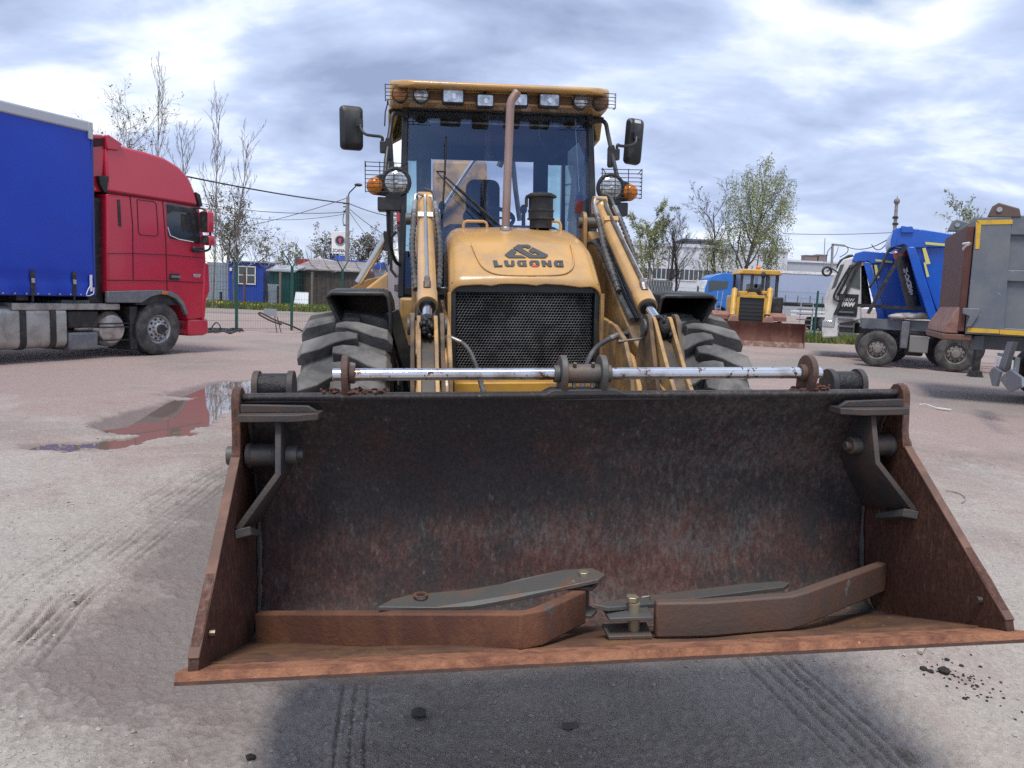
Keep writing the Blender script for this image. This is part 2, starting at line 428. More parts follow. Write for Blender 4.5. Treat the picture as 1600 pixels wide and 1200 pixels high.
def build_ground():
    a_d = np.linspace(R(-50), R(50), 820); a_c = np.linspace(R(50), R(310), 62)[1:-1]
    ang = np.concatenate([a_d, a_c]); na = len(ang)
    rr = np.concatenate([np.linspace(0.4, 1.9, 8), np.geomspace(2.0, 9, 600), np.geomspace(9.05, 46, 190), np.geomspace(50, 4000, 42)]); nr = len(rr)
    A, RR = np.meshgrid(ang, rr)
    x = RR * np.sin(A); y = RR * np.cos(A)
    z = np.zeros_like(x)
    m = RR < 46.5
    z[m] = ground_z(x[m], y[m])
    co = np.stack([x, y, z], -1).reshape(-1, 3)
    i = np.arange(nr - 1)[:, None] * na; j = np.arange(na)[None, :]; j2 = (j + 1) % na
    q = np.stack([i + j, i + j2, i + na + j2, i + na + j], -1).reshape(-1, 4)[:, ::-1]
    cen = len(co); co = np.vstack([co, [[0, 0, 0]]])
    me = bpy.data.meshes.new('ground')
    nq, ntri = len(q), na
    loops = np.concatenate([q.ravel(), np.stack([np.full(na, cen), (np.arange(na) + 1) % na, np.arange(na)], -1)[:, ::-1].ravel()])
    me.vertices.add(len(co)); me.vertices.foreach_set('co', co.astype(np.float32).ravel())
    me.loops.add(len(loops)); me.loops.foreach_set('vertex_index', loops.astype(np.int32))
    starts = np.concatenate([np.arange(nq) * 4, nq * 4 + np.arange(ntri) * 3])
    me.polygons.add(nq + ntri); me.polygons.foreach_set('loop_start', starts.astype(np.int32))
    me.update(calc_edges=True); me.validate()
    me.shade_smooth()
    # material
    m_, nt, b = _nodes('yard_dirt')
    n_big = _noise(nt, 0.16, 5, 0.6, 0.8); n_mid = _noise(nt, 0.9, 6, 0.70, 0.6); n_fin = _noise(nt, 14, 6, 0.78); n_gr = _noise(nt, 75, 3, 0.7)
    dust, pink, grey, dark = (0.47, 0.43, 0.385), (0.395, 0.305, 0.278), (0.31, 0.272, 0.248), (0.145, 0.118, 0.108)
    t = nt.nodes.new('ShaderNodeTexCoord'); sp = nt.nodes.new('ShaderNodeSeparateXYZ'); nt.links.new(t.outputs['Object'], sp.inputs[0])
    far = nt.nodes.new('ShaderNodeMapRange'); far.inputs[1].default_value = 4.5; far.inputs[2].default_value = 11.0
    nt.links.new(sp.outputs[1], far.inputs[0])
    def mth(op, a_, b_=None, c_=None):
        n = nt.nodes.new('ShaderNodeMath'); n.operation = op
        for k, v in enumerate((a_, b_, c_)):
            if v is None: continue
            if isinstance(v, (int, float)): n.inputs[k].default_value = v
            else: nt.links.new(v, n.inputs[k])
        return n.outputs[0]
    pk = _ramp(nt, mth('ADD', mth('MULTIPLY', n_mid, 0.65), mth('MULTIPLY', far.outputs[0], 0.22)), 0.30, 0.52)
    c1 = _mixrgb(nt, pk, dust, pink)
    c2 = _mixrgb(nt, _ramp(nt, n_big, 0.46, 0.62), c1, grey)
    c3 = _mixrgb(nt, _ramp(nt, n_fin, 0.55, 0.72), c2, dust)
    c4 = _mixrgb(nt, mth('MULTIPLY', _ramp(nt, n_mid, 0.60, 0.74), 0.35), c3, dark)
    # crushed red stone: single grains
    vo = nt.nodes.new('ShaderNodeTexVoronoi'); vo.inputs['Scale'].default_value = 55
    nt.links.new(t.outputs['Object'], vo.inputs['Vector'])
    bw = nt.nodes.new('ShaderNodeRGBToBW'); nt.links.new(vo.outputs['Color'], bw.inputs[0])
    c5 = _mixrgb(nt, 0.32, c4, _mixrgb(nt, bw.outputs[0], (0.30, 0.29, 0.29), (1.0, 0.97, 0.95)), 'MULTIPLY')
    c6 = _mixrgb(nt, mth('MULTIPLY', _ramp(nt, n_gr, 0.62, 0.72), 0.5), c5, dark)
    # damp mud: wherever the ground lies low
    wet = nt.nodes.new('ShaderNodeMapRange'); wet.inputs[1].default_value = -0.006; wet.inputs[2].default_value = -0.030
    nt.links.new(sp.outputs[2], wet.inputs[0])
    c7 = _mixrgb(nt, mth('MULTIPLY', wet.outputs[0], 0.7), c6, (0.15, 0.118, 0.105))
    nt.links.new(c7, b.inputs['Base Color'])
    rg = nt.nodes.new('ShaderNodeMapRange'); rg.inputs[3].default_value = 0.95; rg.inputs[4].default_value = 0.45
    nt.links.new(wet.outputs[0], rg.inputs[0]); nt.links.new(rg.outputs[0], b.inputs['Roughness'])
    b.inputs['Specular IOR Level'].default_value = 0.25
    hh = mth('ADD', mth('MULTIPLY', n_fin, 0.7), mth('ADD', mth('MULTIPLY', n_gr, 0.4), mth('MULTIPLY', bw.outputs[0], 0.25)))
    _bump(nt, b, hh, 1.0, 0.022)
    me.materials.append(m_)
    o = bpy.data.objects.new('ground', me); COL.objects.link(o); o['kind'] = 'structure'
    o['label'] = 'pinkish grey dirt yard with tyre tracks'
    return o
ground = build_ground()

# puddle: one sheet of still water in the low spot
def build_puddle():
    pts = gpts([(40, 700), (120, 676), (200, 664), (260, 628), (330, 600), (400, 582), (500, 582), (500, 680), (372, 690), (300, 692), (200, 722), (100, 716)])
    m_, nt, b = _nodes('muddy_water')
    b.inputs['Base Color'].default_value = (0.17, 0.13, 0.11, 1); b.inputs['Roughness'].default_value = 0.02
    b.inputs['IOR'].default_value = 1.5; b.inputs['Specular IOR Level'].default_value = 0.6
    _bump(nt, b, _noise(nt, 3.0, 2, 0.5), 0.02, 0.01)
    me = bpy.data.meshes.new('puddle'); me.from_pydata([(x, y, WATER_Z) for x, y in pts], [], [tuple(range(len(pts)))])
    bm = bmesh.new(); bm.from_mesh(me); bmesh.ops.recalc_face_normals(bm, faces=bm.faces)
    if bm.faces[:][0].normal.z < 0: bmesh.ops.reverse_faces(bm, faces=bm.faces)
    bm.to_mesh(me); bm.free()
    me.materials.append(m_)
    o = bpy.data.objects.new('puddle_water', me); COL.objects.link(o); o['kind'] = 'structure'
    o['label'] = 'shallow muddy puddle reflecting the red truck'
build_puddle()

# loose gravel, uncountable
def build_gravel():
    rng = np.random.default_rng(5)
    n = 16000
    r = 2.1 + 9.5 * rng.random(n) ** 1.5; a = R(-42) + R(84) * rng.random(n)
    x, y = r * np.sin(a), r * np.cos(a); keep = (vnoise(x * .8, y * .8) + 0.35 * rng.random(n)) > 0.02
    x, y = x[keep], y[keep]; n = len(x); z = ground_z(x, y)
    k2 = z > WATER_Z + .004; x, y, z = x[k2], y[k2], z[k2]; n = len(x)
    s = 0.0025 + 0.0095 * rng.random(n) ** 3
    base = np.array([(1, 0, 0), (.3, .9, 0), (-.8, .5, 0), (-.7, -.6, 0), (.4, -.9, 0), (.1, .1, .75), (0, 0, -.5)])
    tri = np.array([(0, 1, 5), (1, 2, 5), (2, 3, 5), (3, 4, 5), (4, 0, 5), (1, 0, 6), (2, 1, 6), (3, 2, 6), (4, 3, 6), (0, 4, 6)])
    th = rng.random(n) * 6.28; c, sn = np.cos(th), np.sin(th)
    jit = base[None] * (0.7 + 0.6 * rng.random((n, 7, 1)))
    vx = (jit[..., 0] * c[:, None] - jit[..., 1] * sn[:, None]) * s[:, None] + x[:, None]
    vy = (jit[..., 0] * sn[:, None] + jit[..., 1] * c[:, None]) * s[:, None] + y[:, None]
    vz = jit[..., 2] * s[:, None] + z[:, None] + 0.15 * s[:, None]
    co = np.stack([vx, vy, vz], -1).reshape(-1, 3); fs = (tri[None] + (np.arange(n) * 7)[:, None, None]).reshape(-1, 3)
    me = bpy.data.meshes.new('gravel'); me.from_pydata(co.tolist(), [], fs.tolist()); me.update()
    me.materials.append(mat('gravel_stone', (0.30, 0.265, 0.25), 0.9, dirt=(0.42, 0.385, 0.36), amt=0.6, scale=3.0))
    o = bpy.data.objects.new('gravel', me); COL.objects.link(o)
    tag(o, 'fine loose gravel scattered over the dirt yard', 'gravel', kind='stuff')
build_gravel()
# ================================================================ BACKHOE LOADER
M_L = Matrix.Translation((LX0, 0, 0)) @ Matrix.Rotation(LYAW, 4, 'Z') @ Matrix.Rotation(-LTILT, 4, 'Y') @ Matrix.Translation((0, LYO, 0))
LF = Frame(M_L)
LOFF = (0, -LYO, 0)
def LY(px, py, y):
    p = LF.sy(px, py, y - LYO); return Vector((p.x, p.y + LYO, p.z))
def LX(px, py, x):
    p = LF.sx(px, py, x); return Vector((p.x, p.y + LYO, p.z))
def lb(mb, name, m, parent, **kw): return mb.build(name, m, parent, off=LOFF, **kw)

m_yel = mat('loader_yellow', (0.60, 0.345, 0.115), 0.30, dirt=(0.44, 0.275, 0.125), amt=0.46, scale=4.5, coat=0.35, wear=(0.16, 0.10, 0.06), wamt=0.05, wscale=26)
m_yel2 = mat('loader_yellow_worn', (0.50, 0.30, 0.105), 0.52, dirt=(0.20, 0.13, 0.075), amt=0.55, scale=6, wear=(0.05, 0.042, 0.036), wamt=0.16, wscale=10)
m_blk = mat('black_plastic', (0.018, 0.019, 0.021), 0.5, dirt=(0.055, 0.053, 0.05), amt=0.35, scale=8)
m_blkp = mat('black_paint', (0.022, 0.024, 0.028), 0.35, dirt=(0.06, 0.057, 0.052), amt=0.3, scale=6)
m_grease = mat('grease', (0.012, 0.011, 0.011), 0.42, bump=0.8, bscale=45)
m_chrome = mat('chrome_rod', (0.72, 0.73, 0.75), 0.16, 1.0, dirt=(0.35, 0.33, 0.31), amt=0.2)
m_steel = mat('dull_steel', (0.30, 0.29, 0.28), 0.42, 0.9, dirt=(0.16, 0.11, 0.08), amt=0.45, scale=12)
m_galv = mat('zinc_fitting', (0.50, 0.50, 0.48), 0.35, 0.9)
m_hose = mat('hose_rubber', (0.05, 0.052, 0.056), 0.5, dirt=(0.12, 0.12, 0.12), amt=0.4, scale=10)
m_rustp = mat('rusty_exhaust', (0.27, 0.165, 0.13), 0.55, 0.6, dirt=(0.40, 0.29, 0.26), amt=0.5, scale=5, stretch=(1, 1, .25))
m_lens = mat('lamp_lens', (0.75, 0.78, 0.80), 0.12, 0.55, dirt=(0.32, 0.34, 0.36), amt=0.55, scale=26)
m_amber = mat('amber_lens', (0.80, 0.27, 0.02), 0.18, dirt=(0.50, 0.12, 0.005), amt=0.5, scale=40)
m_amber2 = mat('faded_amber_lens', (0.42, 0.17, 0.03), 0.25, dirt=(0.28, 0.10, 0.02), amt=0.5, scale=40)
m_brownlens = mat('brown_lens', (0.22, 0.10, 0.04), 0.25, dirt=(0.14, 0.07, 0.03), amt=0.5, scale=40)
m_mirror = mat('mirror_face', (0.8, 0.82, 0.84), 0.03, 1.0)
m_wind = glass('windscreen', (0.78, 0.83, 0.88), 0.012, 0.075, 0.22, (0.34, 0.36, 0.40), gcol=(0.30, 0.45, 0.78))  # blue gloss colour imitates blue sky mirrored in the pane
m_side = glass('green_side_glass', (0.62, 0.86, 0.80), 0.02, 0.04, 0.10)
m_dtint = glass('dark_tint_glass', (0.10, 0.13, 0.16), 0.02, 0.04, 0.0)
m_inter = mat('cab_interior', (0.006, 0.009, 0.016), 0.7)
m_seat = mat('seat_cloth', (0.030, 0.032, 0.038), 0.8)
m_door = mat('door_grey', (0.45, 0.45, 0.44), 0.3)
m_white = mat('white_paint', (0.78, 0.78, 0.76), 0.4, dirt=(0.5, 0.48, 0.45), amt=0.3)
m_red = mat('red_plastic', (0.50, 0.07, 0.04), 0.4)
m_logo = mat('logo_grey', (0.055, 0.060, 0.068), 0.4)
m_logor = mat('logo_red', (0.62, 0.075, 0.06), 0.4)

def bucket_material(name, rustiness, base=(0.060, 0.053, 0.051), r0=(0.085, 0.044, 0.038), r1=(0.165, 0.075, 0.056)):
    """worn bucket steel: dark paint scoured by loads, maroon rust where it has gone, grey scuffs"""
    m, nt, b = _nodes(name)
    st = _noise(nt, 11, 7, 0.74, 0.3, (1.0, 1.0, 0.35)); bl = _noise(nt, 2.1, 7, 0.70, 0.9); fn = _noise(nt, 48, 5, 0.78, 0, (1, 1, .42)); bl2 = _noise(nt, 1.3, 5, 0.6, 0.6, (0.8, 1, 1.6))
    rust = _mixrgb(nt, _noise(nt, 6, 6, 0.7), r0, r1)
    t = nt.nodes.new('ShaderNodeTexCoord'); sp = nt.nodes.new('ShaderNodeSeparateXYZ'); nt.links.new(t.outputs['Object'], sp.inputs[0])
    def mth(op, a_, b_, c_=None):
        n = nt.nodes.new('ShaderNodeMath'); n.operation = op
        for k, v in enumerate((a_, b_, c_)):
            if v is None: continue
            if isinstance(v, (int, float)): n.inputs[k].default_value = v
            else: nt.links.new(v, n.inputs[k])
        return n.outputs[0]
    # the load scours the paint off the lower half of the bowl; a burnt black band is left above it
    cr = nt.nodes.new('ShaderNodeValToRGB'); el = cr.color_ramp.elements
    for p_, v_ in ((0.0, .15), (.22, .22), (.38, .17), (.55, .11), (.76, .16), (.90, .11), (1.0, .05)):
        e = el[0] if p_ == 0.0 else (el[len(el) - 1] if p_ == 1.0 else el.new(p_))
        e.color = (v_, v_, v_, 1)
    hz = nt.nodes.new('ShaderNodeMapRange'); hz.inputs[1].default_value = 0.40; hz.inputs[2].default_value = 1.26
    nt.links.new(sp.outputs[2], hz.inputs[0]); nt.links.new(hz.outputs[0], cr.inputs[0])
    msk = mth('ADD', mth('MULTIPLY', bl, 0.50), mth('ADD', mth('MULTIPLY', st, 0.34), cr.outputs[0]))
    c = _mixrgb(nt, _ramp(nt, msk, 0.52 - rustiness, 0.68 - rustiness), base, rust)
    c = _mixrgb(nt, mth('MULTIPLY', _ramp(nt, mth('ADD', mth('MULTIPLY', fn, .5), mth('MULTIPLY', bl2, .5)), 0.52, 0.60), 0.62), c, (0.115, 0.108, 0.108))
    c = _mixrgb(nt, mth('MULTIPLY', _ramp(nt, mth('ADD', mth('MULTIPLY', st, .55), mth('MULTIPLY', bl, .45)), 0.53, 0.62), 0.55), c, (0.105, 0.075, 0.070))
    c = _mixrgb(nt, mth('MULTIPLY', _ramp(nt, mth('ADD', mth('MULTIPLY', bl2, .55), mth('MULTIPLY', fn, .45)), 0.55, 0.46), 0.45), c, (0.014, 0.014, 0.019))
    c = _mixrgb(nt, mth('MULTIPLY', _ramp(nt, fn, 0.62, 0.74), 0.6), c, (0.20, 0.185, 0.175))
    c = _mixrgb(nt, 0.55, c, _mixrgb(nt, _ramp(nt, _noise(nt, 90, 3, 0.8, 0, (1, 1, .6)), .3, .7), (0.35, 0.34, 0.36), (1.5, 1.45, 1.4)), 'MULTIPLY')
    nt.links.new(c, b.inputs['Base Color'])
    b.inputs['Roughness'].default_value = 0.66; b.inputs['Specular IOR Level'].default_value = 0.35
    _bump(nt, b, mth('ADD', st, mth('MULTIPLY', fn, 0.6)), 0.4, 0.012)
    return m
m_bkt = bucket_material('bucket_steel', 0.0)
m_bkt_side = bucket_material('bucket_side_steel', 0.16, (0.055, 0.038, 0.032), (0.085, 0.036, 0.024), (0.175, 0.075, 0.042))
m_bkt_dark = mat('bucket_dark_steel', (0.040, 0.039, 0.041), 0.6, dirt=(0.075, 0.05, 0.04), amt=0.45, scale=7, wear=(0.16, 0.15, 0.145), wamt=0.05, wscale=30, bump=0.25, bscale=70)
m_rust = mat('orange_rust', (0.34, 0.150, 0.080), 0.85, dirt=(0.17, 0.066, 0.038), amt=0.45, scale=14, wear=(0.55, 0.27, 0.13), wamt=0.10, wscale=40, bump=0.9, bscale=55)
m_rust2 = mat('brown_rust', (0.110, 0.048, 0.031), 0.75, dirt=(0.19, 0.082, 0.042), amt=0.32, scale=6, wear=(0.09, 0.085, 0.08), wamt=0.15, wscale=5, bump=0.35, bscale=70, stretch=(1, 1, .5))
m_floor_rust = mat('bucket_floor_rust', (0.150, 0.072, 0.032), 0.8, dirt=(0.075, 0.036, 0.024), amt=0.55, scale=9, bump=0.6, bscale=90, wear=(0.26, 0.13, 0.06), wamt=.08, wscale=30)
m_plate = mat('worn_grey_plate', (0.105, 0.105, 0.100), 0.55, 0.3, dirt=(0.16, 0.10, 0.07), amt=0.35, scale=9, wear=(0.24, 0.24, 0.23), wamt=0.10, wscale=16, bump=0.25, bscale=60)
m_rod = mat('pitted_chrome_bar', (0.66, 0.68, 0.72), 0.2, 0.95, dirt=(0.34, 0.30, 0.28), amt=0.3, scale=8, wear=(0.17, 0.085, 0.05), wamt=0.38, wscale=26)

m_rust4 = mat('plate_rust', (0.085, 0.052, 0.042), .75, dirt=(.15, .08, .055), amt=.4, scale=12, bump=.4)
loader = empty('backhoe_loader', M=M_L)
tag(loader, 'yellow backhoe loader with a wide rusty front bucket and glazed black cab', 'loader')

# ---------------- bucket
bk = [(2.690, 1.262), (2.728, 1.215), (2.775, 1.13), (2.820, 1.02), (2.848, 0.90), (2.860, 0.78), (2.855, 0.66), (2.838, 0.54), (2.80, 0.445), (2.73, 0.398), (2.64, 0.412)]
bks = [(p.x, p.y) for p in smooth_path([(a, b, 0) for a, b in bk], 4)]
NX = 60
rng = random.Random(3)
def dent(x, z): return 0.006 * math.sin(x * 5.1 + 1) * math.sin(z * 6) + 0.004 * math.sin(x * 13) * math.sin(z * 11 + 2)
mb = MB(); rings = []
for i in range(NX + 1):
    x = -1.17 + 2.34 * i / NX
    rings.append([(x, y + dent(x, z), z) for y, z in bks])
mb.loft(rings, closed=False)
bucket = lb(mb, 'bucket', m_bkt, loader, smooth=50, solid=0.018, label='dark scoured bucket bowl with rust bands')
mb = MB()   # floor plate
rings = [[(-1.17 + 2.34 * i / 40, y, z + 0.004 * math.sin(i * .7)) for y, z in ((2.66, 0.408), (2.5, 0.462), (2.3, 0.533), (2.2, 0.568))] for i in range(41)]
mb.loft(rings, closed=False)
lb(mb, 'floor_plate', m_floor_rust, bucket, smooth=50, solid=0.02, label='orange rusty floor of the bucket')
# cutting edge
d = Vector((0.94, -0.334)); n2 = Vector((0.334, 0.94)); p0 = Vector((2.068, 0.620))
mb = MB(); rings = []
for i in range(121):
    x = -1.222 + 2.444 * i / 120
    w = 0.0016 * math.sin(i * 0.53) * math.sin(i * 0.19) + rng.uniform(-.0012, .0012)
    a = p0 + d * (w + 0.004); b_ = p0 + d * 0.165; c_ = b_ - n2 * 0.034; e_ = p0 - n2 * 0.031 + d * w * 0.5
    mid = p0 + d * 0.08 + n2 * rng.uniform(-.002, .003)
    rings.append([(x, *a), (x, *mid), (x, *b_), (x, *c_), (x, *e_)])
mb.loft(rings)
ce = lb(mb, 'cutting_edge', m_rust, bucket, smooth=25, label='bright orange rusted cutting edge')
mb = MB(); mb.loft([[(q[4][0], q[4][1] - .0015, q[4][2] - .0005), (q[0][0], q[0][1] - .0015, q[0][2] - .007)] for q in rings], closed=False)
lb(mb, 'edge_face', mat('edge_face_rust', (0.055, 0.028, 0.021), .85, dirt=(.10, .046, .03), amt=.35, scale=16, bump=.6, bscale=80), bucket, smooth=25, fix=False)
back = [(y + 0.022, z) for y, z in bks[8:]]
side_poly = [(2.085, 0.600), (2.100, 0.650), (2.20, 0.735), (2.40, 0.880), (2.640, 1.065), (2.655, 1.12)] + \
    [(2.705 + 0.045 * math.cos(R(180 - t)), 1.245 + 0.045 * math.sin(R(180 - t))) for t in (0, 30, 60, 90, 120, 150)] + \
    [(2.775, 1.20)] + back + [(2.60, 0.40), (2.3, 0.515)]
m_edge = mat('edge_strip_rust', (.115, .062, .045), .7, dirt=(.19, .10, .07), amt=.4, scale=12)
for s in (-1, 1):
    mb = MB(); mb.prism(side_poly, s * 1.168, s * 1.196, 'x')
    lb(mb, 'side_plate', m_bkt_side, bucket, bevel=0.003, smooth=30)
    # wear strip on the sloping front edge of the side plate
    mb = MB(); mb.bar((s * 1.182, 2.096, 0.643), (s * 1.182, 2.636, 1.066), 0.030, 0.008, up=(0, -0.6, 0.8))
    lb(mb, 'edge_strip', m_edge, bucket, bevel=0.002)
    # bolt hole near the tip, a short dark plug
    mb = MB(); mb.cyl((s * 1.1655, 2.20, .665), (s * 1.150, 2.20, .665), .012, n=10); lb(mb, 'bolt_hole', m_steel, bucket)
    # top corner gusset
    mb = MB(); mb.prism([(s * 1.166, 2.700), (s * 1.166, 2.615), (s * 0.985, 2.605), (s * 0.915, 2.640), (s * 0.905, 2.705)], 1.186, 1.210, 'z')
    mb.prism([(s * 1.166, 1.21), (s * 1.166, 1.238), (s * 0.95, 1.232), (s * 0.915, 1.21)], 2.655, 2.675, 'y')
    lb(mb, 'gusset', m_bkt_dark, bucket, bevel=0.003)
    # pocket: inner plate, straight above and folding out to the side plate below
    F_ = [(1.045, 2.645, 1.185), (1.040, 2.590, 1.020), (1.160, 2.535, 0.855)]
    B_ = [(1.045, 2.770, 1.185), (1.040, 2.835, 0.990), (1.160, 2.845, 0.790)]
    mb = MB(); mb.loft([[(s * a[0], a[1], a[2]), (s * b[0], b[1], b[2])] for a, b in zip(F_, B_)], closed=False)
    lb(mb, 'pocket_plate', m_bkt_dark, bucket, solid=0.020, smooth=12, bevel=0.002)
    mb = MB(); mb.hexa([(s * 1.120, 2.548, .832), (s * 1.166, 2.528, .826), (s * 1.166, 2.70, .770), (s * 1.120, 2.71, .776),
                        (s * 1.124, 2.545, .862), (s * 1.166, 2.525, .856), (s * 1.166, 2.70, .790), (s * 1.124, 2.71, .796)])
    lb(mb, 'pocket_foot', m_plate, bucket, bevel=0.002)
    mb = MB(); mb.lathe([(0.041, 0), (0.046, 0.012), (0.040, 0.02), (0.040, 0.085), (0.046, 0.093), (0.041, 0.105)], (s * 1.055, 2.705, 1.058), (s, 0, 0), 20)
    lb(mb, 'pivot_boss', m_bkt_dark, bucket)
    mb = MB(); mb.lathe([(0, -.055), (.017, -.055), (.017, -.036), (.032, -.036), (.032, 0)], (s * 1.03, 2.70, 1.060), (s, 0, 0), 18)
    lb(mb, 'pivot_pin', m_plate, bucket, bevel=0.002)
    mb = MB(); mb.cyl((s * 1.196, 2.70, 1.060), (s * 1.222, 2.70, 1.060), .032, n=16); lb(mb, 'pivot_cap', m_plate, bucket, bevel=0.002)
    # lugs behind the top corners
    for xx in (1.05, 1.172):
        mb = MB(); mb.prism([(2.905, 1.16)] + arc((2.965, 1.255), .062, R(180), R(0), 10) + [(3.03, 1.16)], s * (xx - .011), s * (xx + .011), 'x')
        lb(mb, 'lug', m_bkt_dark, bucket, bevel=0.002)
    mb = MB(); mb.cyl((s * 1.061, 2.965, 1.255), (s * 1.161, 2.965, 1.255), .052, n=20)
    lb(mb, 'lug_roller', m_grease, bucket)
mb = MB(); mb.box(-1.168, 1.168, 2.70, 2.735, 1.235, 1.266); lb(mb, 'top_rail', m_bkt_dark, bucket, bevel=0.004)
for s in (-1, 1):      # weld bead down the seam of bowl and side
    r_w = random.Random(8 + s); P = [(s * 1.158, y - .012, z) for y, z in bks[6:-4]]
    mb = MB(); mb.tube(P, [.008 + r_w.uniform(-.003, .003) for _ in P], 6); lb(mb, 'weld_bead', m_plate, bucket, smooth=40)
mb = MB(); r_s = random.Random(31)      # soil crumbs left on the floor
for k in range(240):
    x = r_s.uniform(-1.12, 1.12); y = r_s.uniform(2.25, 2.68); q_ = r_s.uniform(.002, .009) * (1.4 if r_s.random() < .1 else 1)
    mb.ell((x, y, .572 + (2.2 - y) * .353 + q_ * .5), (q_ * r_s.uniform(.8, 1.6), q_, q_ * .7), 6, 4)
lb(mb, 'caked_soil', mat('bucket_soil', (.10, .060, .038), .95), bucket, fix=False, kind='stuff')
for cx_, w_ in ((-.80, .10), (.86, .05)):   # rust scale heaped at the feet of the outer shaft plates
    mb = MB()
    for k in range(60): mb.ell((cx_ + r_s.gauss(0, w_ * .6), 2.70 + r_s.uniform(-.012, .05), 1.268 + abs(r_s.gauss(0, .006))), (r_s.uniform(.004, .014), r_s.uniform(.004, .010), r_s.uniform(.003, .007)), 6, 4)
    lb(mb, 'rust_scale', mat('rust_scale', (.12, .050, .036), .95, bump=.5), bucket, fix=False, kind='stuff')
# fork shaft with its plates
SZ, SY = 1.328, 2.725
mb = MB(); mb.cyl((-0.875, SY, SZ), (0.878, SY, SZ), .0215, n=24); lb(mb, 'fork_shaft', m_rod, bucket, bevel=0.003)
for xx in (-0.832, -0.083, 0.058, 0.828):
    mb = MB(); mb.prism([(2.69, 1.262)] + arc((SY, SZ + .004), .062, R(190), R(-10), 14) + [(2.79, 1.262), (2.76, 1.22), (2.74, 1.22)], xx - .011, xx + .011, 'x')
    lb(mb, 'shaft_plate', m_rust4 if abs(xx) > .5 else m_plate, bucket, bevel=0.003)
    mb = MB(); sgn = 1 if xx < -.5 or 0 < xx < .5 else -1
    mb.cyl((xx + sgn * .011, SY, SZ), (xx + sgn * .032, SY, SZ), .031, n=18); lb(mb, 'shaft_washer', m_rust4 if abs(xx) > .5 else m_plate, bucket, bevel=0.003)
mb = MB(); mb.cyl((-0.072, SY, SZ), (0.047, SY, SZ), .034, n=22)
for xx in (-.045, .02):
    mb.cyl((xx, SY - .02, SZ + .027), (xx, SY - .027, SZ + .04), .007, n=8); mb.cyl((xx, SY - .015, SZ - .03), (xx, SY - .02, SZ - .048), .007, n=8)
lb(mb, 'shaft_collar', m_plate, bucket)
mb = MB(); mb.prism([(-.16, 1.256), (-.12, 1.276), (.10, 1.276), (.15, 1.256)], 2.685, 2.78, 'y'); lb(mb, 'shaft_saddle', m_bkt_dark, bucket, bevel=.003)

# ---------------- wheels
def loader_wheel(xc, yc, mirror):
    w = empty('wheel', loader, Matrix.Translation((xc, yc - LYO, 0.742)) @ Matrix.Diagonal((1, 1.05, 1.05, 1)))
    Rr, W = 0.715, 0.46
    prof = []
    for t, r in ((-.5, .36), (-.52, .42), (-.515, .52), (-.49, .60), (-.44, .632), (-.30, .648), (0, .652), (.30, .648), (.44, .632), (.49, .60), (.515, .52), (.52, .42), (.5, .36)):
        prof.append((r, t * W))
    mb = MB(); mb.lathe(prof, (0, 0, 0), (1, 0, 0), 72)
    N = 21
    for k in range(N):
        for sd in (-1, 1):
            a0 = 2 * math.pi * (k + (0.5 if sd > 0 else 0)) / N
            rows = []
            for q, (t, cen, hw, top) in enumerate(((.515, -.058, .036, .660), (.46, -.046, .046, .700), (.27, -.024, .050, .713), (.12, .012, .044, .716), (-.02, .030, .034, .716), (-.13, .036, .022, .708))):
                xx = sd * t * W; ring = []
                for hh, r_ in ((-hw - .006, .62), (-hw, top), (hw, top), (hw + .006, .62)):
                    an = a0 + (cen + hh) / Rr
                    ring.append((xx, r_ * math.sin(an), r_ * math.cos(an)))
                rows.append(ring)
            mb.loft(rows)
    mb.build('tyre', m_tyre, w, smooth=24, bevel=0.004, seg=1)
    mb = MB(); s = 1 if mirror else -1
    mb.lathe([(.36, -s * .18), (.375, s * .20), (.36, s * .215), (.335, s * .20), (.32, s * .10), (.20, s * .07), (.18, s * .12), (.10, s * .14), (.0, s * .14)], (0, 0, 0), (1, 0, 0), 40)
    mb.build('rim', m_yel2, w)
    mb = MB()
    for k in range(10):
        an = 2 * math.pi * k / 10; mb.cyl((s * .07, .26 * math.sin(an), .26 * math.cos(an)), (s * .10, .26 * math.sin(an), .26 * math.cos(an)), .018, n=6)
    mb.build('wheel_nut', m_steel, w)
m_tyre = mat('tyre_dusty', (0.050, 0.050, 0.051), 0.85, dirt=(0.20, 0.19, 0.18), amt=0.60, scale=4.5, bump=0.35, bscale=40)
for yc in (4.5, 7.25):
    for s in (-1, 1): loader_wheel(s * 0.955, yc, s > 0)
mb = MB(); mb.cyl((-.75, 4.5, .70), (.75, 4.5, .70), .11, n=18); mb.ell((0, 4.5, .70), (.2, .22, .2)); lb(mb, 'front_axle', m_blkp, loader)
mb = MB(); mb.cyl((-.75, 7.25, .70), (.75, 7.25, .70), .11, n=18); mb.ell((0, 7.25, .70), (.2, .22, .2)); lb(mb, 'rear_axle', m_blkp, loader)

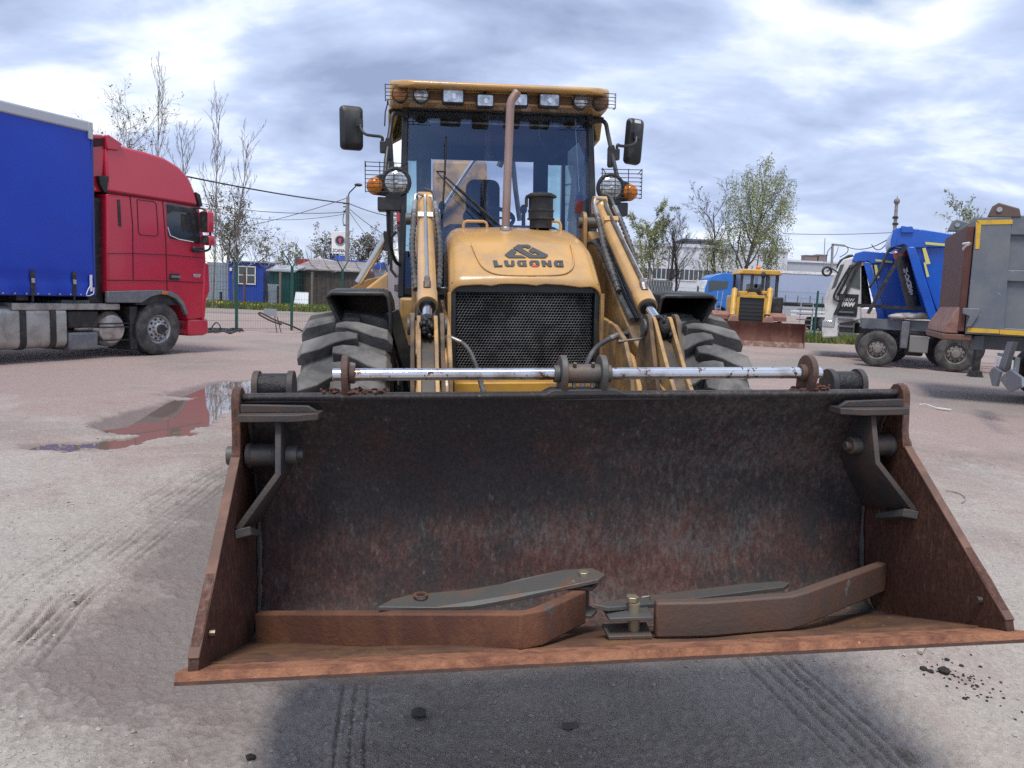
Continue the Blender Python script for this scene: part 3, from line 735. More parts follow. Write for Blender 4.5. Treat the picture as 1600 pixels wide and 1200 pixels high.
# ---------------- chassis
mb = MB()
mb.box(-.40, .40, 4.06, 4.20, 0.62, 1.135)
lb(mb, 'bumper', mat('bumper_yellow', (0.56, 0.30, 0.045), .45, dirt=(.33, .18, .05), amt=.4), loader, bevel=.008)
mb = MB(); mb.box(-.30, .30, 4.2, 8.2, .62, .92); mb.box(-.36, .36, 4.9, 5.9, .9, 1.5)
lb(mb, 'chassis', m_blkp, loader, bevel=.01)
for s in (-1, 1):   # curved cheek plates beside the grille
    mb = MB(); mb.prism([(3.60, 1.00), (3.66, 1.24), (3.80, 1.38), (3.98, 1.44), (4.16, 1.46), (4.95, 1.55), (4.95, .75), (3.8, .75)], s * .425, s * .447, 'x')
    lb(mb, 'cheek_plate', m_yel2, loader, bevel=.004)
    mb = MB(); mb.prism([(3.52, .95), (3.60, 1.17), (3.74, 1.30), (3.90, 1.33), (4.0, .95)], s * .447, s * .470, 'x')
    lb(mb, 'cheek_rib', m_yel, loader, bevel=.004)
    # step box behind the front wheel
    mb = MB(); mb.box(s * .56, s * .70, 4.95, 5.25, 1.25, 1.56); lb(mb, 'side_box', m_yel2, loader, bevel=.015)

# ---------------- hood
sta = [(5.30, 2.00, .402, 1.2), (4.97, 1.992, .404, 1.2), (4.80, 1.962, .406, 1.2), (4.62, 1.918, .409, 1.2), (4.52, 1.880, .411, 1.2), (4.46, 1.846, .412, 1.2),
       (4.36, 1.762, .414, 1.2), (4.28, 1.690, .416, 1.2), (4.225, 1.638, .418, 1.2)]
mb = MB(); rings = []
for si, (y, zt, hw, zb) in enumerate(sta):
    ring = []; r = 0.085 if si < 5 else 0.075
    front = si == len(sta) - 1
    for z in (zb, zb + (zt - r - zb) * .5): ring.append((-hw, y if not front else y + .015, z))
    for k in range(7):
        a = R(180 - 90 * k / 6); ring.append((-hw + r + r * math.cos(a), y + (.03 * (1 - k / 6) if front else 0), zt - r + r * math.sin(a)))
    for k in range(1, 14):
        u = k / 14; x = -hw + r + u * 2 * (hw - r); ring.append((x, y, zt + .010 * math.sin(math.pi * u) + ((0.004 * math.sin(k * 1.3 + 1) + 0.003 * math.sin(k * 3.7)) if front else 0)))
    for k in range(7):
        a = R(90 - 90 * k / 6); ring.append((hw - r + r * math.cos(a), y + (.03 * k / 6 if front else 0), zt - r + r * math.sin(a)))
    for z in (zb + (zt - r - zb) * .5, zb): ring.append((hw, y if not front else y + .015, z))
    rings.append(ring)
mb.loft(rings, closed=False)
hood = lb(mb, 'hood', m_yel, loader, smooth=60, solid=0.010)
# front face of the hood: decals and bead lie on it
hp0 = Vector((0, 4.225 - LYO, 1.645)); hn = Vector((0, -(1.846 - 1.638), (4.46 - 4.225))).normalized()
def HP(zx, zy, lift=0.013):      # logo drawing, measured on the plate
    p = LF.plane(760 + zx / 12.308, 375 + zy / 12.308, hp0, hn); return p + hn * lift
def decal(name, polys, m):
    mb = MB()
    for pl in polys:
        a = [HP(x, y) for x, y in pl]; b = [p + hn * 0.002 for p in a]; n = len(a)
        mb.add(a + b, [tuple(range(n - 1, -1, -1)), tuple(range(n, 2 * n))] + [(i, (i + 1) % n, n + (i + 1) % n, n + i) for i in range(n)])
    return mb.build(name, m, hood, smooth=0)
decal('emblem', [[(345, 322), (488, 207), (575, 262), (515, 328), (680, 333), (765, 380), (432, 378)],
                 [(505, 190), (600, 126), (795, 126), (858, 154), (805, 195), (715, 162), (672, 195), (890, 322), (1020, 330), (925, 272), (890, 292), (808, 240), (880, 175), (1185, 325), (1125, 380), (825, 380)]], m_logo)
decal('letter', [[(120, 430), (202, 430), (225, 520), (308, 520), (300, 548), (148, 548)]], m_logo)
decal('letter', [[(330, 430), (408, 430), (425, 500), (440, 512), (470, 512), (470, 430), (530, 430), (543, 515), (515, 545), (390, 545), (352, 520)]], m_logo)
for ox in (0, 705):
    decal('letter', [[(a + ox, b) for a, b in [(605, 430), (762, 430), (765, 455), (665, 456), (652, 470), (662, 512), (690, 517), (718, 512), (716, 498), (690, 498), (686, 476), (765, 474), (778, 545), (640, 545), (605, 525), (582, 470)]]], m_logo)
decal('letter', [[(850, 430), (985, 430), (1018, 465), (1020, 515), (1000, 535), (945, 500), (930, 460), (905, 458), (890, 470), (892, 500), (850, 535), (828, 515), (815, 465)]], m_logo)
decal('letter', [[(1045, 430), (1115, 430), (1175, 490), (1180, 430), (1238, 430), (1255, 545), (1190, 545), (1130, 485), (1135, 545), (1075, 545)]], m_logo)
decal('letter_mark', [[(865, 548), (885, 520), (912, 498), (950, 520), (1000, 548)]], m_logor)
def HPX(px, py, lift=0.012): return LF.plane(px, py, hp0, hn) + hn * lift
mb = MB(); mb.tube(smooth_path([HPX(*p) for p in ((736, 382), (743, 400), (752, 417), (765, 427), (785, 432), (830, 433), (870, 432), (888, 427), (896, 415), (894, 395), (890, 380))], 5), .0045, 6)
mb.build('hood_bead', m_yel, hood)
for px0, px1 in ((722, 763), (838, 878)):
    a = LY(px0 + 2, 357, 4.90); b = LY(px1 - 2, 358, 4.90)
    zt = max(a.z, b.z) + .045; r_ = .022; y = 4.90
    pts = [(a.x, y, 1.95), (a.x, y, zt - r_), (a.x + r_ * .3, y, zt - r_ * .3), (a.x + r_, y, zt), (b.x - r_, y, zt), (b.x - r_ * .3, y, zt - r_ * .3), (b.x, y, zt - r_), (b.x, y, 1.95)]
    mb = MB(); mb.tube(pts, .009, 8); lb(mb, 'hood_handle', m_yel, hood)

# ---------------- grille
def hex_grille():
    mb = MB(); a = 0.0098; pitch = 2 * a * 0.866 * 1.0; y0 = 4.252
    cols = int(0.76 / (pitch)); rows = int(0.42 / (a * 1.5 * 1.0))
    for r_ in range(rows):
        z = 1.185 + a + r_ * a * 1.5
        for c_ in range(cols):
            x = -.385 + pitch * (c_ + (.5 if r_ % 2 else 0)) + pitch / 2
            bow = 0.020 * (abs(x) / .39) ** 4
            o = [(x + a * math.sin(R(60 * k)), y0 + bow, z + a * math.cos(R(60 * k))) for k in range(6)]
            i = [(x + .80 * a * math.sin(R(60 * k)), y0 + bow - .0015, z + .80 * a * math.cos(R(60 * k))) for k in range(6)]
            j = [(p[0], p[1] + .006, p[2]) for p in i]
            mb.add(o + i + j, [(k, (k + 1) % 6, 6 + (k + 1) % 6, 6 + k) for k in range(6)] + [(6 + k, 6 + (k + 1) % 6, 12 + (k + 1) % 6, 12 + k) for k in range(6)])
    return mb
gr = MB(); gr.box(-.405, .405, 4.262, 4.30, 1.60, 1.655); gr.box(-.405, .405, 4.25, 4.28, 1.150, 1.19); gr.box(-.408, -.382, 4.25, 4.29, 1.15, 1.62); gr.box(.382, .408, 4.25, 4.29, 1.15, 1.62)
grille = lb(gr, 'grille', m_blkp, loader, bevel=.005)
g = lb(hex_grille(), 'grille_mesh', mat('grille_steel', (0.20, 0.21, 0.225), .4, .4, dirt=(.05, .05, .05), amt=.4), grille, smooth=0, fix=False, kind='stuff')
mb = MB(); mb.box(-.40, .40, 4.36, 4.42, 1.0, 1.66); mb.cyl((.22, 4.31, 1.25), (.22, 4.31, 1.55), .018, n=10); mb.cyl((-.24, 4.32, 1.2), (-.24, 4.32, 1.6), .012, n=10)
mb.tube([(-.1, 4.305, 1.2), (.10, 4.30, 1.25), (.26, 4.305, 1.35)], .016, 8)
lb(mb, 'radiator', mat('radiator_core', (0.012, 0.013, 0.015), .7), loader)
for s in (-1, 1): mb = MB(); mb.box(*sorted((s * .409, s * .428)), 4.215, 4.24, .95, 1.60); lb(mb, 'hood_edge_strip', m_yel2, loader, bevel=.003)

# ---------------- exhaust and air intake
e0, e1, e2, e3 = LY(790, 358, 4.80), LY(797, 176, 4.80), LY(799, 156, 4.80), LY(809, 143, 4.80)
mb = MB()
pts = [e0 + Vector((0, 0, -.05)), e0, e1, e1.lerp(e2, .5) + Vector((.001, 0, 0)), e2 + Vector((.004, 0, 0)), e3]
mb.tube(smooth_path(pts, 4), .0235, 18, caps=False)
lb(mb, 'exhaust_pipe', m_rustp, loader, solid=.003)
mb = MB(); mb.cyl(e0 + Vector((0, 0, -.012)), e0 + Vector((0, 0, .012)), .036, n=20); lb(mb, 'exhaust_collar', m_galv, loader, bevel=.003)
a0 = LY(845, 342, 4.92); a0.z -= .06; k = .0041
mb = MB(); mb.lathe([(0, 0), (.070, 0), (.070, .05), (.086, .055), (.086, .062), (.078, .066), (.078, .10), (.082, .103), (.082, .112), (.076, .116), (.076, .185), (.097, .19), (.097, .20), (.07, .215), (.025, .222), (.0, .224)], a0, (0, 0, 1), 28)
lb(mb, 'air_precleaner', m_blk, loader)
mb = MB(); mb.box(a0.x - .10, a0.x - .085, 4.90, 4.94, a0.z + .13, a0.z + .19); lb(mb, 'precleaner_latch', m_blk, loader)

# ---------------- loader arms, cranks and cylinders
m_ear = mat('greasy_ear', (.20, .125, .065), .55, dirt=(.045, .035, .03), amt=.55, scale=7, wear=(.40, .25, .10), wamt=.1, wscale=10)
arm_poly = [(5.10, 1.98), (4.95, 1.99), (4.62, 1.82), (4.25, 1.60), (3.86, 1.38), (3.40, 1.20), (2.95, 1.10), (2.93, .93), (3.3, .90), (3.75, 1.02), (4.3, 1.32), (4.75, 1.60), (5.10, 1.74)]
for s in (-1, 1):
    arm = MB(); arm.prism(arm_poly, s * .492, s * .598, 'x')
    arm_o = lb(arm, 'loader_arm', m_yel2, loader, bevel=.008)
    for xx in (.479, .611):      # ears that carry the crank pin
        mb = MB(); mb.prism(arc((3.58, 1.45), .062, R(170), R(-10), 12) + [(3.72, 1.30), (3.80, 1.02), (3.30, .92), (3.36, 1.15)], s * (xx - .010), s * (xx + .010), 'x')
        lb(mb, 'pin_ear', m_ear, arm_o, bevel=.003)
        mb = MB(); sd = -1 if xx < .5 else 1
        mb.cyl((s * (xx + sd * .010), 3.58, 1.45), (s * (xx + sd * .024), 3.58, 1.45), .040, n=18); lb(mb, 'pin_cap', m_plate, arm_o, bevel=.003)
    # tower
    for xx in (.478, .612):
        mb = MB(); mb.prism([(4.90, 1.3), (4.97, 2.02)] + arc((5.03, 2.06), .06, R(180), R(0), 8) + [(5.16, 1.9), (5.22, 1.3)], s * (xx - .012), s * (xx + .012), 'x')
        lb(mb, 'tower_plate', m_yel2, loader, bevel=.003)
    mb = MB(); mb.cyl((s * .44, 5.03, 2.05), (s * .66, 5.03, 2.05), .036, n=16); lb(mb, 'tower_pin', m_plate, loader, bevel=.004)
    # bellcrank: two flanges and a web
    crank = MB()
    web = [(3.60, 1.40), (3.54, 1.405), (3.30, 1.22), (3.14, 1.02), (3.20, 1.0), (3.38, 1.20)]
    crank.prism(web, s * .515, s * .575, 'x')
    crank_o = lb(crank, 'bellcrank', mat('greasy_web', (.035, .030, .026), .5, dirt=(.16, .10, .05), amt=.35, scale=5), loader, bevel=.003)
    fl = arc((3.58, 1.45), .050, R(120), R(-60), 8) + [(3.44, 1.20), (3.25, .96), (3.05, .96), (3.20, 1.16), (3.36, 1.30)]
    for xx in (.507, .583):
        mb = MB(); mb.prism(fl, s * (xx - .009), s * (xx + .009), 'x'); lb(mb, 'crank_flange', m_yel2, crank_o, bevel=.003)
    # caked grease round the pin
    mb = MB(); mb.ell((s * .545, 3.555, 1.445), (.034, .055, .055), 16, 12)
    for q in range(26):
        t = rng.uniform(0, 6.28); mb.ell((s * (.545 + rng.uniform(-.035, .035)), 3.55 + .05 * math.cos(t), 1.44 + .055 * math.sin(t)), (.012, .014, .014), 7, 5)
    lb(mb, 'grease_lump', m_grease, crank_o, smooth=60)
    # hydraulic cylinder
    top = Vector((s * .540, 4.90, 2.165)); gl_ = Vector((s * .541, 3.80, 1.545)); pin = Vector((s * .545, 3.585, 1.455))
    dd = (gl_ - top).normalized(); up = Vector((0, -dd.z, dd.y)); up = up if up.z > 0 else -up
    mb = MB(); mb.cyl(top + dd * .13, gl_, .047, n=28); mb.cyl(gl_ - dd * .10, gl_ + dd * .012, .051, n=28); mb.ell(top + dd * .10, (.05, .06, .06)); mb.cyl(top + dd * .04 + Vector((-.04, 0, 0)), top + dd * .04 + Vector((.04, 0, 0)), .055, n=18)
    cyl_o = lb(mb, 'hydraulic_cylinder', m_yel, loader, smooth=40)
    mb = MB(); mb.cyl(gl_ + dd * .012, gl_ + dd * .03, .040, n=24); lb(mb, 'gland', m_blkp, cyl_o)
    mb = MB(); mb.cyl(gl_, pin, .0245, n=22); lb(mb, 'piston_rod', m_chrome, cyl_o)
    mb = MB(); mb.cyl(pin - dd * .055, pin, .03, n=16); lb(mb, 'rod_eye', m_grease, cyl_o)
    pa, pb = top + dd * .20 + up * .062, gl_ - dd * .19 + up * .062
    mb = MB(); mb.tube([pa + up * .02 + dd * -.05, pa, pa.lerp(pb, .5), pb, pb + dd * .05 - up * .005], .0095, 10); lb(mb, 'oil_pipe', m_hose if s > 0 else m_galv, cyl_o)
    mb = MB(); mb.cyl(pb + dd * .04, pb + dd * .075 - up * .004, .015, n=10); mb.cyl(pb + dd * .075 - up * .004, pb + dd * .115 - up * .02, .019, n=10); lb(mb, 'pipe_union', m_steel, cyl_o)
    mb = MB(); mb.cbox(pa.lerp(pb, .18) - up * .008, (.085, .012, .03), Matrix.Rotation(math.atan2(dd.z, dd.y) if False else R(-30), 3, 'X').to_4x4()); lb(mb, 'pipe_clamp', m_yel, cyl_o)
    # hoses looping off the head of the cylinder
    for hx, pth in ((-1, [(.0, .06, -.02), (-.050, .075, .00), (-.062, .05, .06), (-.066, .02, .25), (-.075, -.02, .45), (-.066, -.06, .65), (-.05, -.12, .85)]),
                    (1, [(.0, .085, -.06), (.045, .08, -.02), (.060, .05, .06), (.066, .03, .25), (.076, -.01, .45), (.072, -.05, .65), (.06, -.12, .85)])):
        P = [top + Vector((q[0], 0, 0)) + up * q[1] + dd * (q[2] + .12) for q in pth]
        sp_ = smooth_path(P, 10)
        nb = 2 * 10
        mb = MB(); mb.tube(sp_[:nb + 1], .0085, 10); lb(mb, 'bent_pipe', m_galv if hx < 0 else m_hose, cyl_o)
        mb = MB(); mb.cyl(sp_[nb], sp_[nb + 5], .015, n=10); mb.cyl(sp_[nb + 5], sp_[nb + 8], .0125, n=10); lb(mb, 'hose_fitting', m_galv, cyl_o)
        # spiral guard as rings
        k_ = len(sp_) - nb; dense = smooth_path(sp_[nb + 6::4], 8); rad = [.0125 if (i // 2) % 2 else .0178 for i in range(len(dense))]
        mb = MB(); mb.tube(dense, rad, 10); lb(mb, 'hydraulic_hose', m_hose, cyl_o, smooth=18)
    # bundle of greasy hoses on top of the arm
    for q in range(4):
        xo = s * (.50 + .026 * q)
        P = [(xo, 4.98, 1.92), (xo - s * .012, 4.70, 1.90 + .01 * q), (xo + s * .005, 4.42, 1.735), (xo, 4.15, 1.585), (xo + s * .01, 3.95, 1.47)]
        mb = MB(); mb.tube(smooth_path(P, 6), .0145, 8); lb(mb, 'arm_hose', m_grease if q % 2 else m_hose, arm_o)
# front hoses to the bucket
hl = [LY(702, 527, 3.95), LY(718, 533, 3.92), LY(733, 548, 3.86), LY(745, 575, 3.75), LY(752, 600, 3.6), LY(763, 640, 3.4)]
dn = smooth_path(hl, 10)
mb = MB(); mb.tube(dn[10:], [.0135 if i % 2 else .0105 for i in range(len(dn) - 10)], 10); lb(mb, 'bucket_hose', m_hose, loader, smooth=50)
mb = MB(); mb.cyl(dn[0], dn[12], .0125, n=12); mb.cyl(dn[0] + Vector((-.02, 0, -.02)), dn[0] + Vector((-.012, 0, .03)), .008, n=8); lb(mb, 'hose_end', m_galv, loader)
hr = [LY(983, 508, 4.0), LY(982, 520, 3.95), LY(972, 522, 3.92), LY(955, 528, 3.88), LY(930, 545, 3.80), LY(915, 575, 3.7), LY(909, 615, 3.55), LY(908, 650, 3.4)]
mb = MB(); mb.tube(smooth_path(hr, 8), .0125, 10); lb(mb, 'bucket_hose', m_hose, loader)
dn = smooth_path(hr, 8); mb = MB(); mb.cyl(dn[18], dn[25], .017, n=10); lb(mb, 'hose_end', m_galv, loader)
mb = MB(); mb.cyl(LY(968, 533, 3.6), LY(1005, 529, 3.6), .006, n=8); mb.cyl(LY(966, 534, 3.6), LY(974, 533, 3.6), .010, n=8); lb(mb, 'grease_nipple', m_steel, loader)

# ---------------- fenders
for s in (-1, 1):
    prof = [(4.195, 1.590), (4.22, 1.602), (4.36, 1.612), (4.65, 1.605), (4.95, 1.52), (5.15, 1.36), (5.26, 1.15)]
    mb = MB(); rings = []
    for y, z in prof:
        rings.append([(s * .735, y + .02, z - .42), (s * .728, y + .01, z - .06), (s * .745, y, z - .012), (s * .77, y, z), (s * 1.02, y, z), (s * 1.05, y, z - .012), (s * 1.045, y + .02, z - .04), (s * .99, y + .05, z - .14)])
    mb.loft(rings, closed=False)
    fo = lb(mb, 'fender', m_blk, loader, solid=.012, smooth=40)
    mb = MB(); mb.tube([(s * .735, 4.215, 1.15), (s * .73, 4.205, 1.50), (s * .742, 4.195, 1.575), (s * .765, 4.195, 1.590), (s * 1.03, 4.195, 1.590), (s * 1.056, 4.20, 1.572), (s * 1.04, 4.215, 1.53), (s * .99, 4.245, 1.42)], .0105, 8)
    lb(mb, 'fender_lip', m_blk, fo)
    mb = MB(); mb.bar((s * .725, 4.24, 1.50), (s * .60, 4.30, 1.02), .05, .07); lb(mb, 'fender_strut', m_blkp, fo, bevel=.006)

# ---------------- cab
def quad(mb, a, b, c, d_): mb.add([a, b, c, d_], [(0, 1, 2, 3)])
cab = MB()
cab.box(-.70, .70, 5.60, 7.20, 1.20, 1.62)                                  # lower shell
cab_o = lb(cab, 'cab', m_blkp, loader, bevel=.02)
pil = {}
for s in (-1, 1):
    for nm, a, b, w, d_ in (('front_pillar', (s * .702, 5.60, 1.55), (s * .662, 5.775, 2.92), .046, .06), ('middle_pillar', (s * .80, 6.30, 1.45), (s * .775, 6.30, 2.92), .05, .07),
                            ('rear_pillar', (s * .748, 7.16, 1.55), (s * .735, 7.10, 2.92), .05, .08)):
        mb = MB(); mb.bar(a, b, w, d_, up=(0, 1, 0)); lb(mb, nm, m_blkp, cab_o, bevel=.010)
    mb = MB(); mb.bar((s * .690, 5.60, 1.62), (s * .80, 6.30, 1.62), .04, .06); mb.bar((s * .80, 6.30, 1.62), (s * .735, 7.16, 1.62), .04, .06); mb.bar((s * .665, 5.78, 2.90), (s * .775, 6.30, 2.90), .05, .05); mb.bar((s * .775, 6.30, 2.90), (s * .72, 7.10, 2.90), .05, .05)
    lb(mb, 'side_rail', m_blkp, cab_o, bevel=.006)
    mb = MB(); quad(mb, (s * .708, 5.64, 1.60), (s * .802, 6.28, 1.60), (s * .778, 6.28, 2.90), (s * .672, 5.80, 2.90)); lb(mb, 'door_glass', m_side, cab_o, smooth=0)
    mb = MB(); quad(mb, (s * .802, 6.33, 1.62), (s * .745, 7.12, 1.62), (s * .725, 7.06, 2.88), (s * .778, 6.33, 2.88)); lb(mb, 'quarter_glass', m_dtint, cab_o, smooth=0)
    mb = MB(); mb.add([(s * .712, 5.66, 1.22), (s * .812, 6.26, 1.22), (s * .812, 6.26, 1.78), (s * .76, 6.0, 1.86), (s * .714, 5.68, 1.80)], [(0, 1, 2, 3, 4)]); lb(mb, 'door_panel', m_door, cab_o, solid=.012, smooth=0)
    mb = MB(); mb.tube([(s * .735, 5.72, 1.70), (s * .775, 5.74, 1.75), (s * .775, 5.74, 1.98), (s * .735, 5.72, 2.02)], .011, 8); lb(mb, 'grab_handle', m_blk, cab_o)
mb = MB(); quad(mb, (-.690, 5.615, 1.60), (.690, 5.615, 1.60), (.652, 5.775, 2.90), (-.652, 5.775, 2.90)); lb(mb, 'windscreen', m_wind, cab_o, smooth=0)
mb = MB(); mb.bar((-.66, 5.77, 2.905), (.66, 5.77, 2.905), .05, .06); mb.bar((-.69, 5.61, 1.60), (.69, 5.61, 1.60), .05, .06); lb(mb, 'windscreen_frame', m_blkp, cab_o, bevel=.008)
# rear wall with its window opening
for s in (-1, 1):
    mb = MB(); quad(mb, (s * .59, 7.13, 1.95), (s * .715, 7.13, 1.95), (s * .705, 7.11, 2.74), (s * .59, 7.11, 2.74)); lb(mb, 'corner_glass', m_side, cab_o, smooth=0)
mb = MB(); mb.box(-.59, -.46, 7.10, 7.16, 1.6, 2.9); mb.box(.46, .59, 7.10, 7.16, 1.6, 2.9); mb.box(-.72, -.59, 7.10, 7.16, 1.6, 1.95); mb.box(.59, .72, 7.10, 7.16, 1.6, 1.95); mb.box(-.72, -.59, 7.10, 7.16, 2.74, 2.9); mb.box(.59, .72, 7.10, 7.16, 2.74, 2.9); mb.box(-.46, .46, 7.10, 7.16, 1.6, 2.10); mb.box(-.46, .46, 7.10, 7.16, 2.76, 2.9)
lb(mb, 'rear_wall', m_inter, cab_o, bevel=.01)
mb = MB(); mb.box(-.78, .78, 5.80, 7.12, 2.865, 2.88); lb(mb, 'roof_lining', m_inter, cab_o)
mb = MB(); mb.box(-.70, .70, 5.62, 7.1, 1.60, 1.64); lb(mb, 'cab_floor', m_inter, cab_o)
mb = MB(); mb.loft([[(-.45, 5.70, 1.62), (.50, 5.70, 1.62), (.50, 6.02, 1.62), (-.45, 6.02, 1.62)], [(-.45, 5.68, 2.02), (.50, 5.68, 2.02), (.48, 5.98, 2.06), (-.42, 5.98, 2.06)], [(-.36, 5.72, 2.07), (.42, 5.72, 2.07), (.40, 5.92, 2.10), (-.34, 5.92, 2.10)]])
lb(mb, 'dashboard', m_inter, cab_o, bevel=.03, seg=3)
mb = MB(); mb.torus((-.03, 6.15, 2.17), (0, -.5, .86), .19, .016, 36, 10); mb.tube([(-.03, 6.15, 2.17), (-.03, 6.0, 1.9), (-.03, 5.95, 1.65)], .03, 10); mb.bar((-.2, 6.15, 2.17), (.15, 6.15, 2.17), .03, .015); lb(mb, 'steering_wheel', m_blk, cab_o)
seat = MB(); seat.loft([[(x, y, z) for x, y in rrect(-.25, .23, 6.45, 6.95, .08)] for z in (1.85, 2.0)]); lb(seat, 'seat', m_seat, cab_o, bevel=.02)
bq = [[(x, 6.83 + .14 * t, z) for x, z in rrect(-.165, .125, 1.98, 2.555, .07)] for t in (0, .8)]
mb = MB(); mb.loft(bq); lb(mb, 'backrest', m_seat, cab_o, bevel=.02, seg=3)
mb = MB(); mb.cyl((.30, 6.55, 1.65), (.28, 6.45, 2.25), .016, n=8); mb.ell((.28, 6.45, 2.27), (.03, .03, .04)); mb.cyl((-.40, 6.7, 1.65), (-.38, 6.62, 2.28), .016, n=8); mb.ell((-.38, 6.62, 2.30), (.03, .03, .04)); lb(mb, 'control_lever', m_blk, cab_o)
mb = MB(); mb.box(.25, .55, 6.5, 7.0, 1.62, 2.02); lb(mb, 'side_console', m_inter, cab_o, bevel=.03)
mb = MB(); f0 = LY(905, 318, 5.80); mb.cbox((f0.x, 5.80, f0.z + .045), (.055, .012, .035)); lb(mb, 'tag_cap', mat('tag_blue', (.05, .09, .25), .5), cab_o)
mb = MB(); mb.cbox((f0.x, 5.80, f0.z - .02), (.055, .012, .10)); lb(mb, 'hanging_tag', m_red, cab_o, label='small red tag hanging in the windscreen corner')
mb = MB(); mb.tube([LY(898, 178, 5.83), LY(901, 230, 5.82), LY(905, 300, 5.8)], .003, 6); lb(mb, 'tag_string', m_white, cab_o)
f1 = LY(868, 238, 6.9); mb = MB(); mb.cbox(f1, (.10, .05, .06)); mb.cyl(f1 + Vector((-.03, 0, -.02)), f1 + Vector((-.035, 0, -.11)), .02, n=8); mb.ell(f1 + Vector((.04, 0, .01)), (.045, .04, .045)); lb(mb, 'rear_wiper_motor', m_blk, cab_o)
mb = MB(); mb.tube([LY(826, 168, 5.9), LY(856, 240, 6.8)], .008, 6); mb.tube([LY(838, 170, 5.9), LY(866, 234, 6.8)], .006, 6); lb(mb, 'roof_strut', m_blk, cab_o)
mb = MB()      # sun blind roll and the four dark blinds behind the glass
mb.box(-.50, .60, 5.80, 5.815, 2.80, 2.812)
lb(mb, 'blind_rail', m_steel, cab_o)
for px0, px1 in ((696, 728), (743, 770), (787, 815), (830, 861)):
    a, b = LY(px0, 164, 5.79), LY(px1, 190, 5.79); mb = MB(); mb.prism(rrect(a.x, b.x, b.z, a.z, .025), 5.79, 5.80, 'y'); lb(mb, 'lamp_cover', mat('dark_gasket', (.018, .02, .02), .6), cab_o)

# wiper
wp = [LY(697, 213, 5.67), LY(695, 275, 5.64), LY(691, 335, 5.61)]
mb = MB(); mb.tube(wp, .007, 6); lb(mb, 'wiper_blade', m_blk, cab_o)
mb = MB(); mb.tube([LY(693, 274, 5.63), LY(720, 298, 5.6), LY(775, 352, 5.58)], .006, 6); mb.tube([LY(682, 268, 5.63), LY(700, 288, 5.6), LY(760, 350, 5.58)], .004, 6); mb.tube([LY(682, 268, 5.63), LY(697, 268, 5.63)], .006, 6); mb.tube([LY(712, 291, 5.6), LY(780, 352, 5.58)], .011, 6)
lb(mb, 'wiper_arm', m_blk, cab_o)

# ---------------- roof and roof lamps
mb = MB(); rings = []
def roof_ring(y, hw, z0, z1, r): return [(x, y, z) for x, z in rrect(-hw, hw, z0, z1, r, 5)]
for y, hw, z0, z1, r in ((5.47, .60, 2.978, 2.992, .006), (5.485, .665, 2.966, 3.006, .016), (5.525, .715, 2.966, 3.014, .02), (5.60, .752, 2.972, 3.030, .025), (5.612, .768, 2.895, 3.034, .025), (5.70, .778, 2.885, 3.045, .04), (5.95, .79, 2.885, 3.070, .05), (6.6, .79, 2.885, 3.095, .05), (7.25, .77, 2.885, 3.08, .05), (7.32, .72, 2.91, 3.06, .04)):
    rings.append(roof_ring(y, hw, z0, z1, r))
mb.loft(rings)
roof = lb(mb, 'roof', m_yel, loader, smooth=45)
mb = MB(); mb.prism([(-.50, 2.91), (.50, 2.91), (.50, 2.970), (-.50, 2.970)], 5.600, 5.614, 'y'); lb(mb, 'roof_recess', mat('roof_yellow_shaded', (0.16, 0.085, 0.035), .5), roof, bevel=.004)  # shade under the roof overhang, painted in as a darkened roof yellow
for s in (-1, 1):      # roof corners that drop outside the pillars
    mb = MB(); mb.loft([[(s * .70, 5.86, 2.90), (s * .79, 5.86, 2.90), (s * .79, 6.5, 2.90), (s * .70, 6.5, 2.90)], [(s * .765, 5.95, 2.74), (s * .79, 5.95, 2.74), (s * .79, 6.4, 2.70), (s * .765, 6.4, 2.70)]]); lb(mb, 'roof_skirt', m_yel, roof, bevel=.01)
    for xx, rr_, mt in ((.70, .046, m_amber2 if s < 0 else m_brownlens), (.555, .046, m_lens)):
        mb = MB(); mb.cyl((s * xx, 5.615, 2.930), (s * xx, 5.560, 2.930), rr_ + .008, n=28); lo = lb(mb, 'roof_lamp', m_blkp, roof, bevel=.003)
        mb = MB(); mb.lathe([(0, -.014), (rr_ * .6, -.011), (rr_, -.003), (rr_, .004)], (s * xx, 5.558, 2.930), (0, 1, 0), 28); lb(mb, 'lamp_lens', mt, lo)
    mb = MB(); y_ = 5.525
    for k in range(5): mb.tube([(s * .485, y_, 2.884 + .024 * k), (s * .79, y_, 2.884 + .024 * k), (s * .80, y_ + .05, 2.884 + .024 * k)], .0025, 6)
    for xx in (.61, .795): mb.tube([(s * xx, y_, 2.88), (s * xx, y_, 2.985)], .0028, 6)
    mb.tube([(s * .795, y_, 2.89), (s * .795, y_ + .07, 2.89)], .003, 6); mb.tube([(s * .61, y_, 2.89), (s * .61, y_ + .07, 2.89)], .003, 6)
    lb(mb, 'lamp_guard', m_blk, roof)
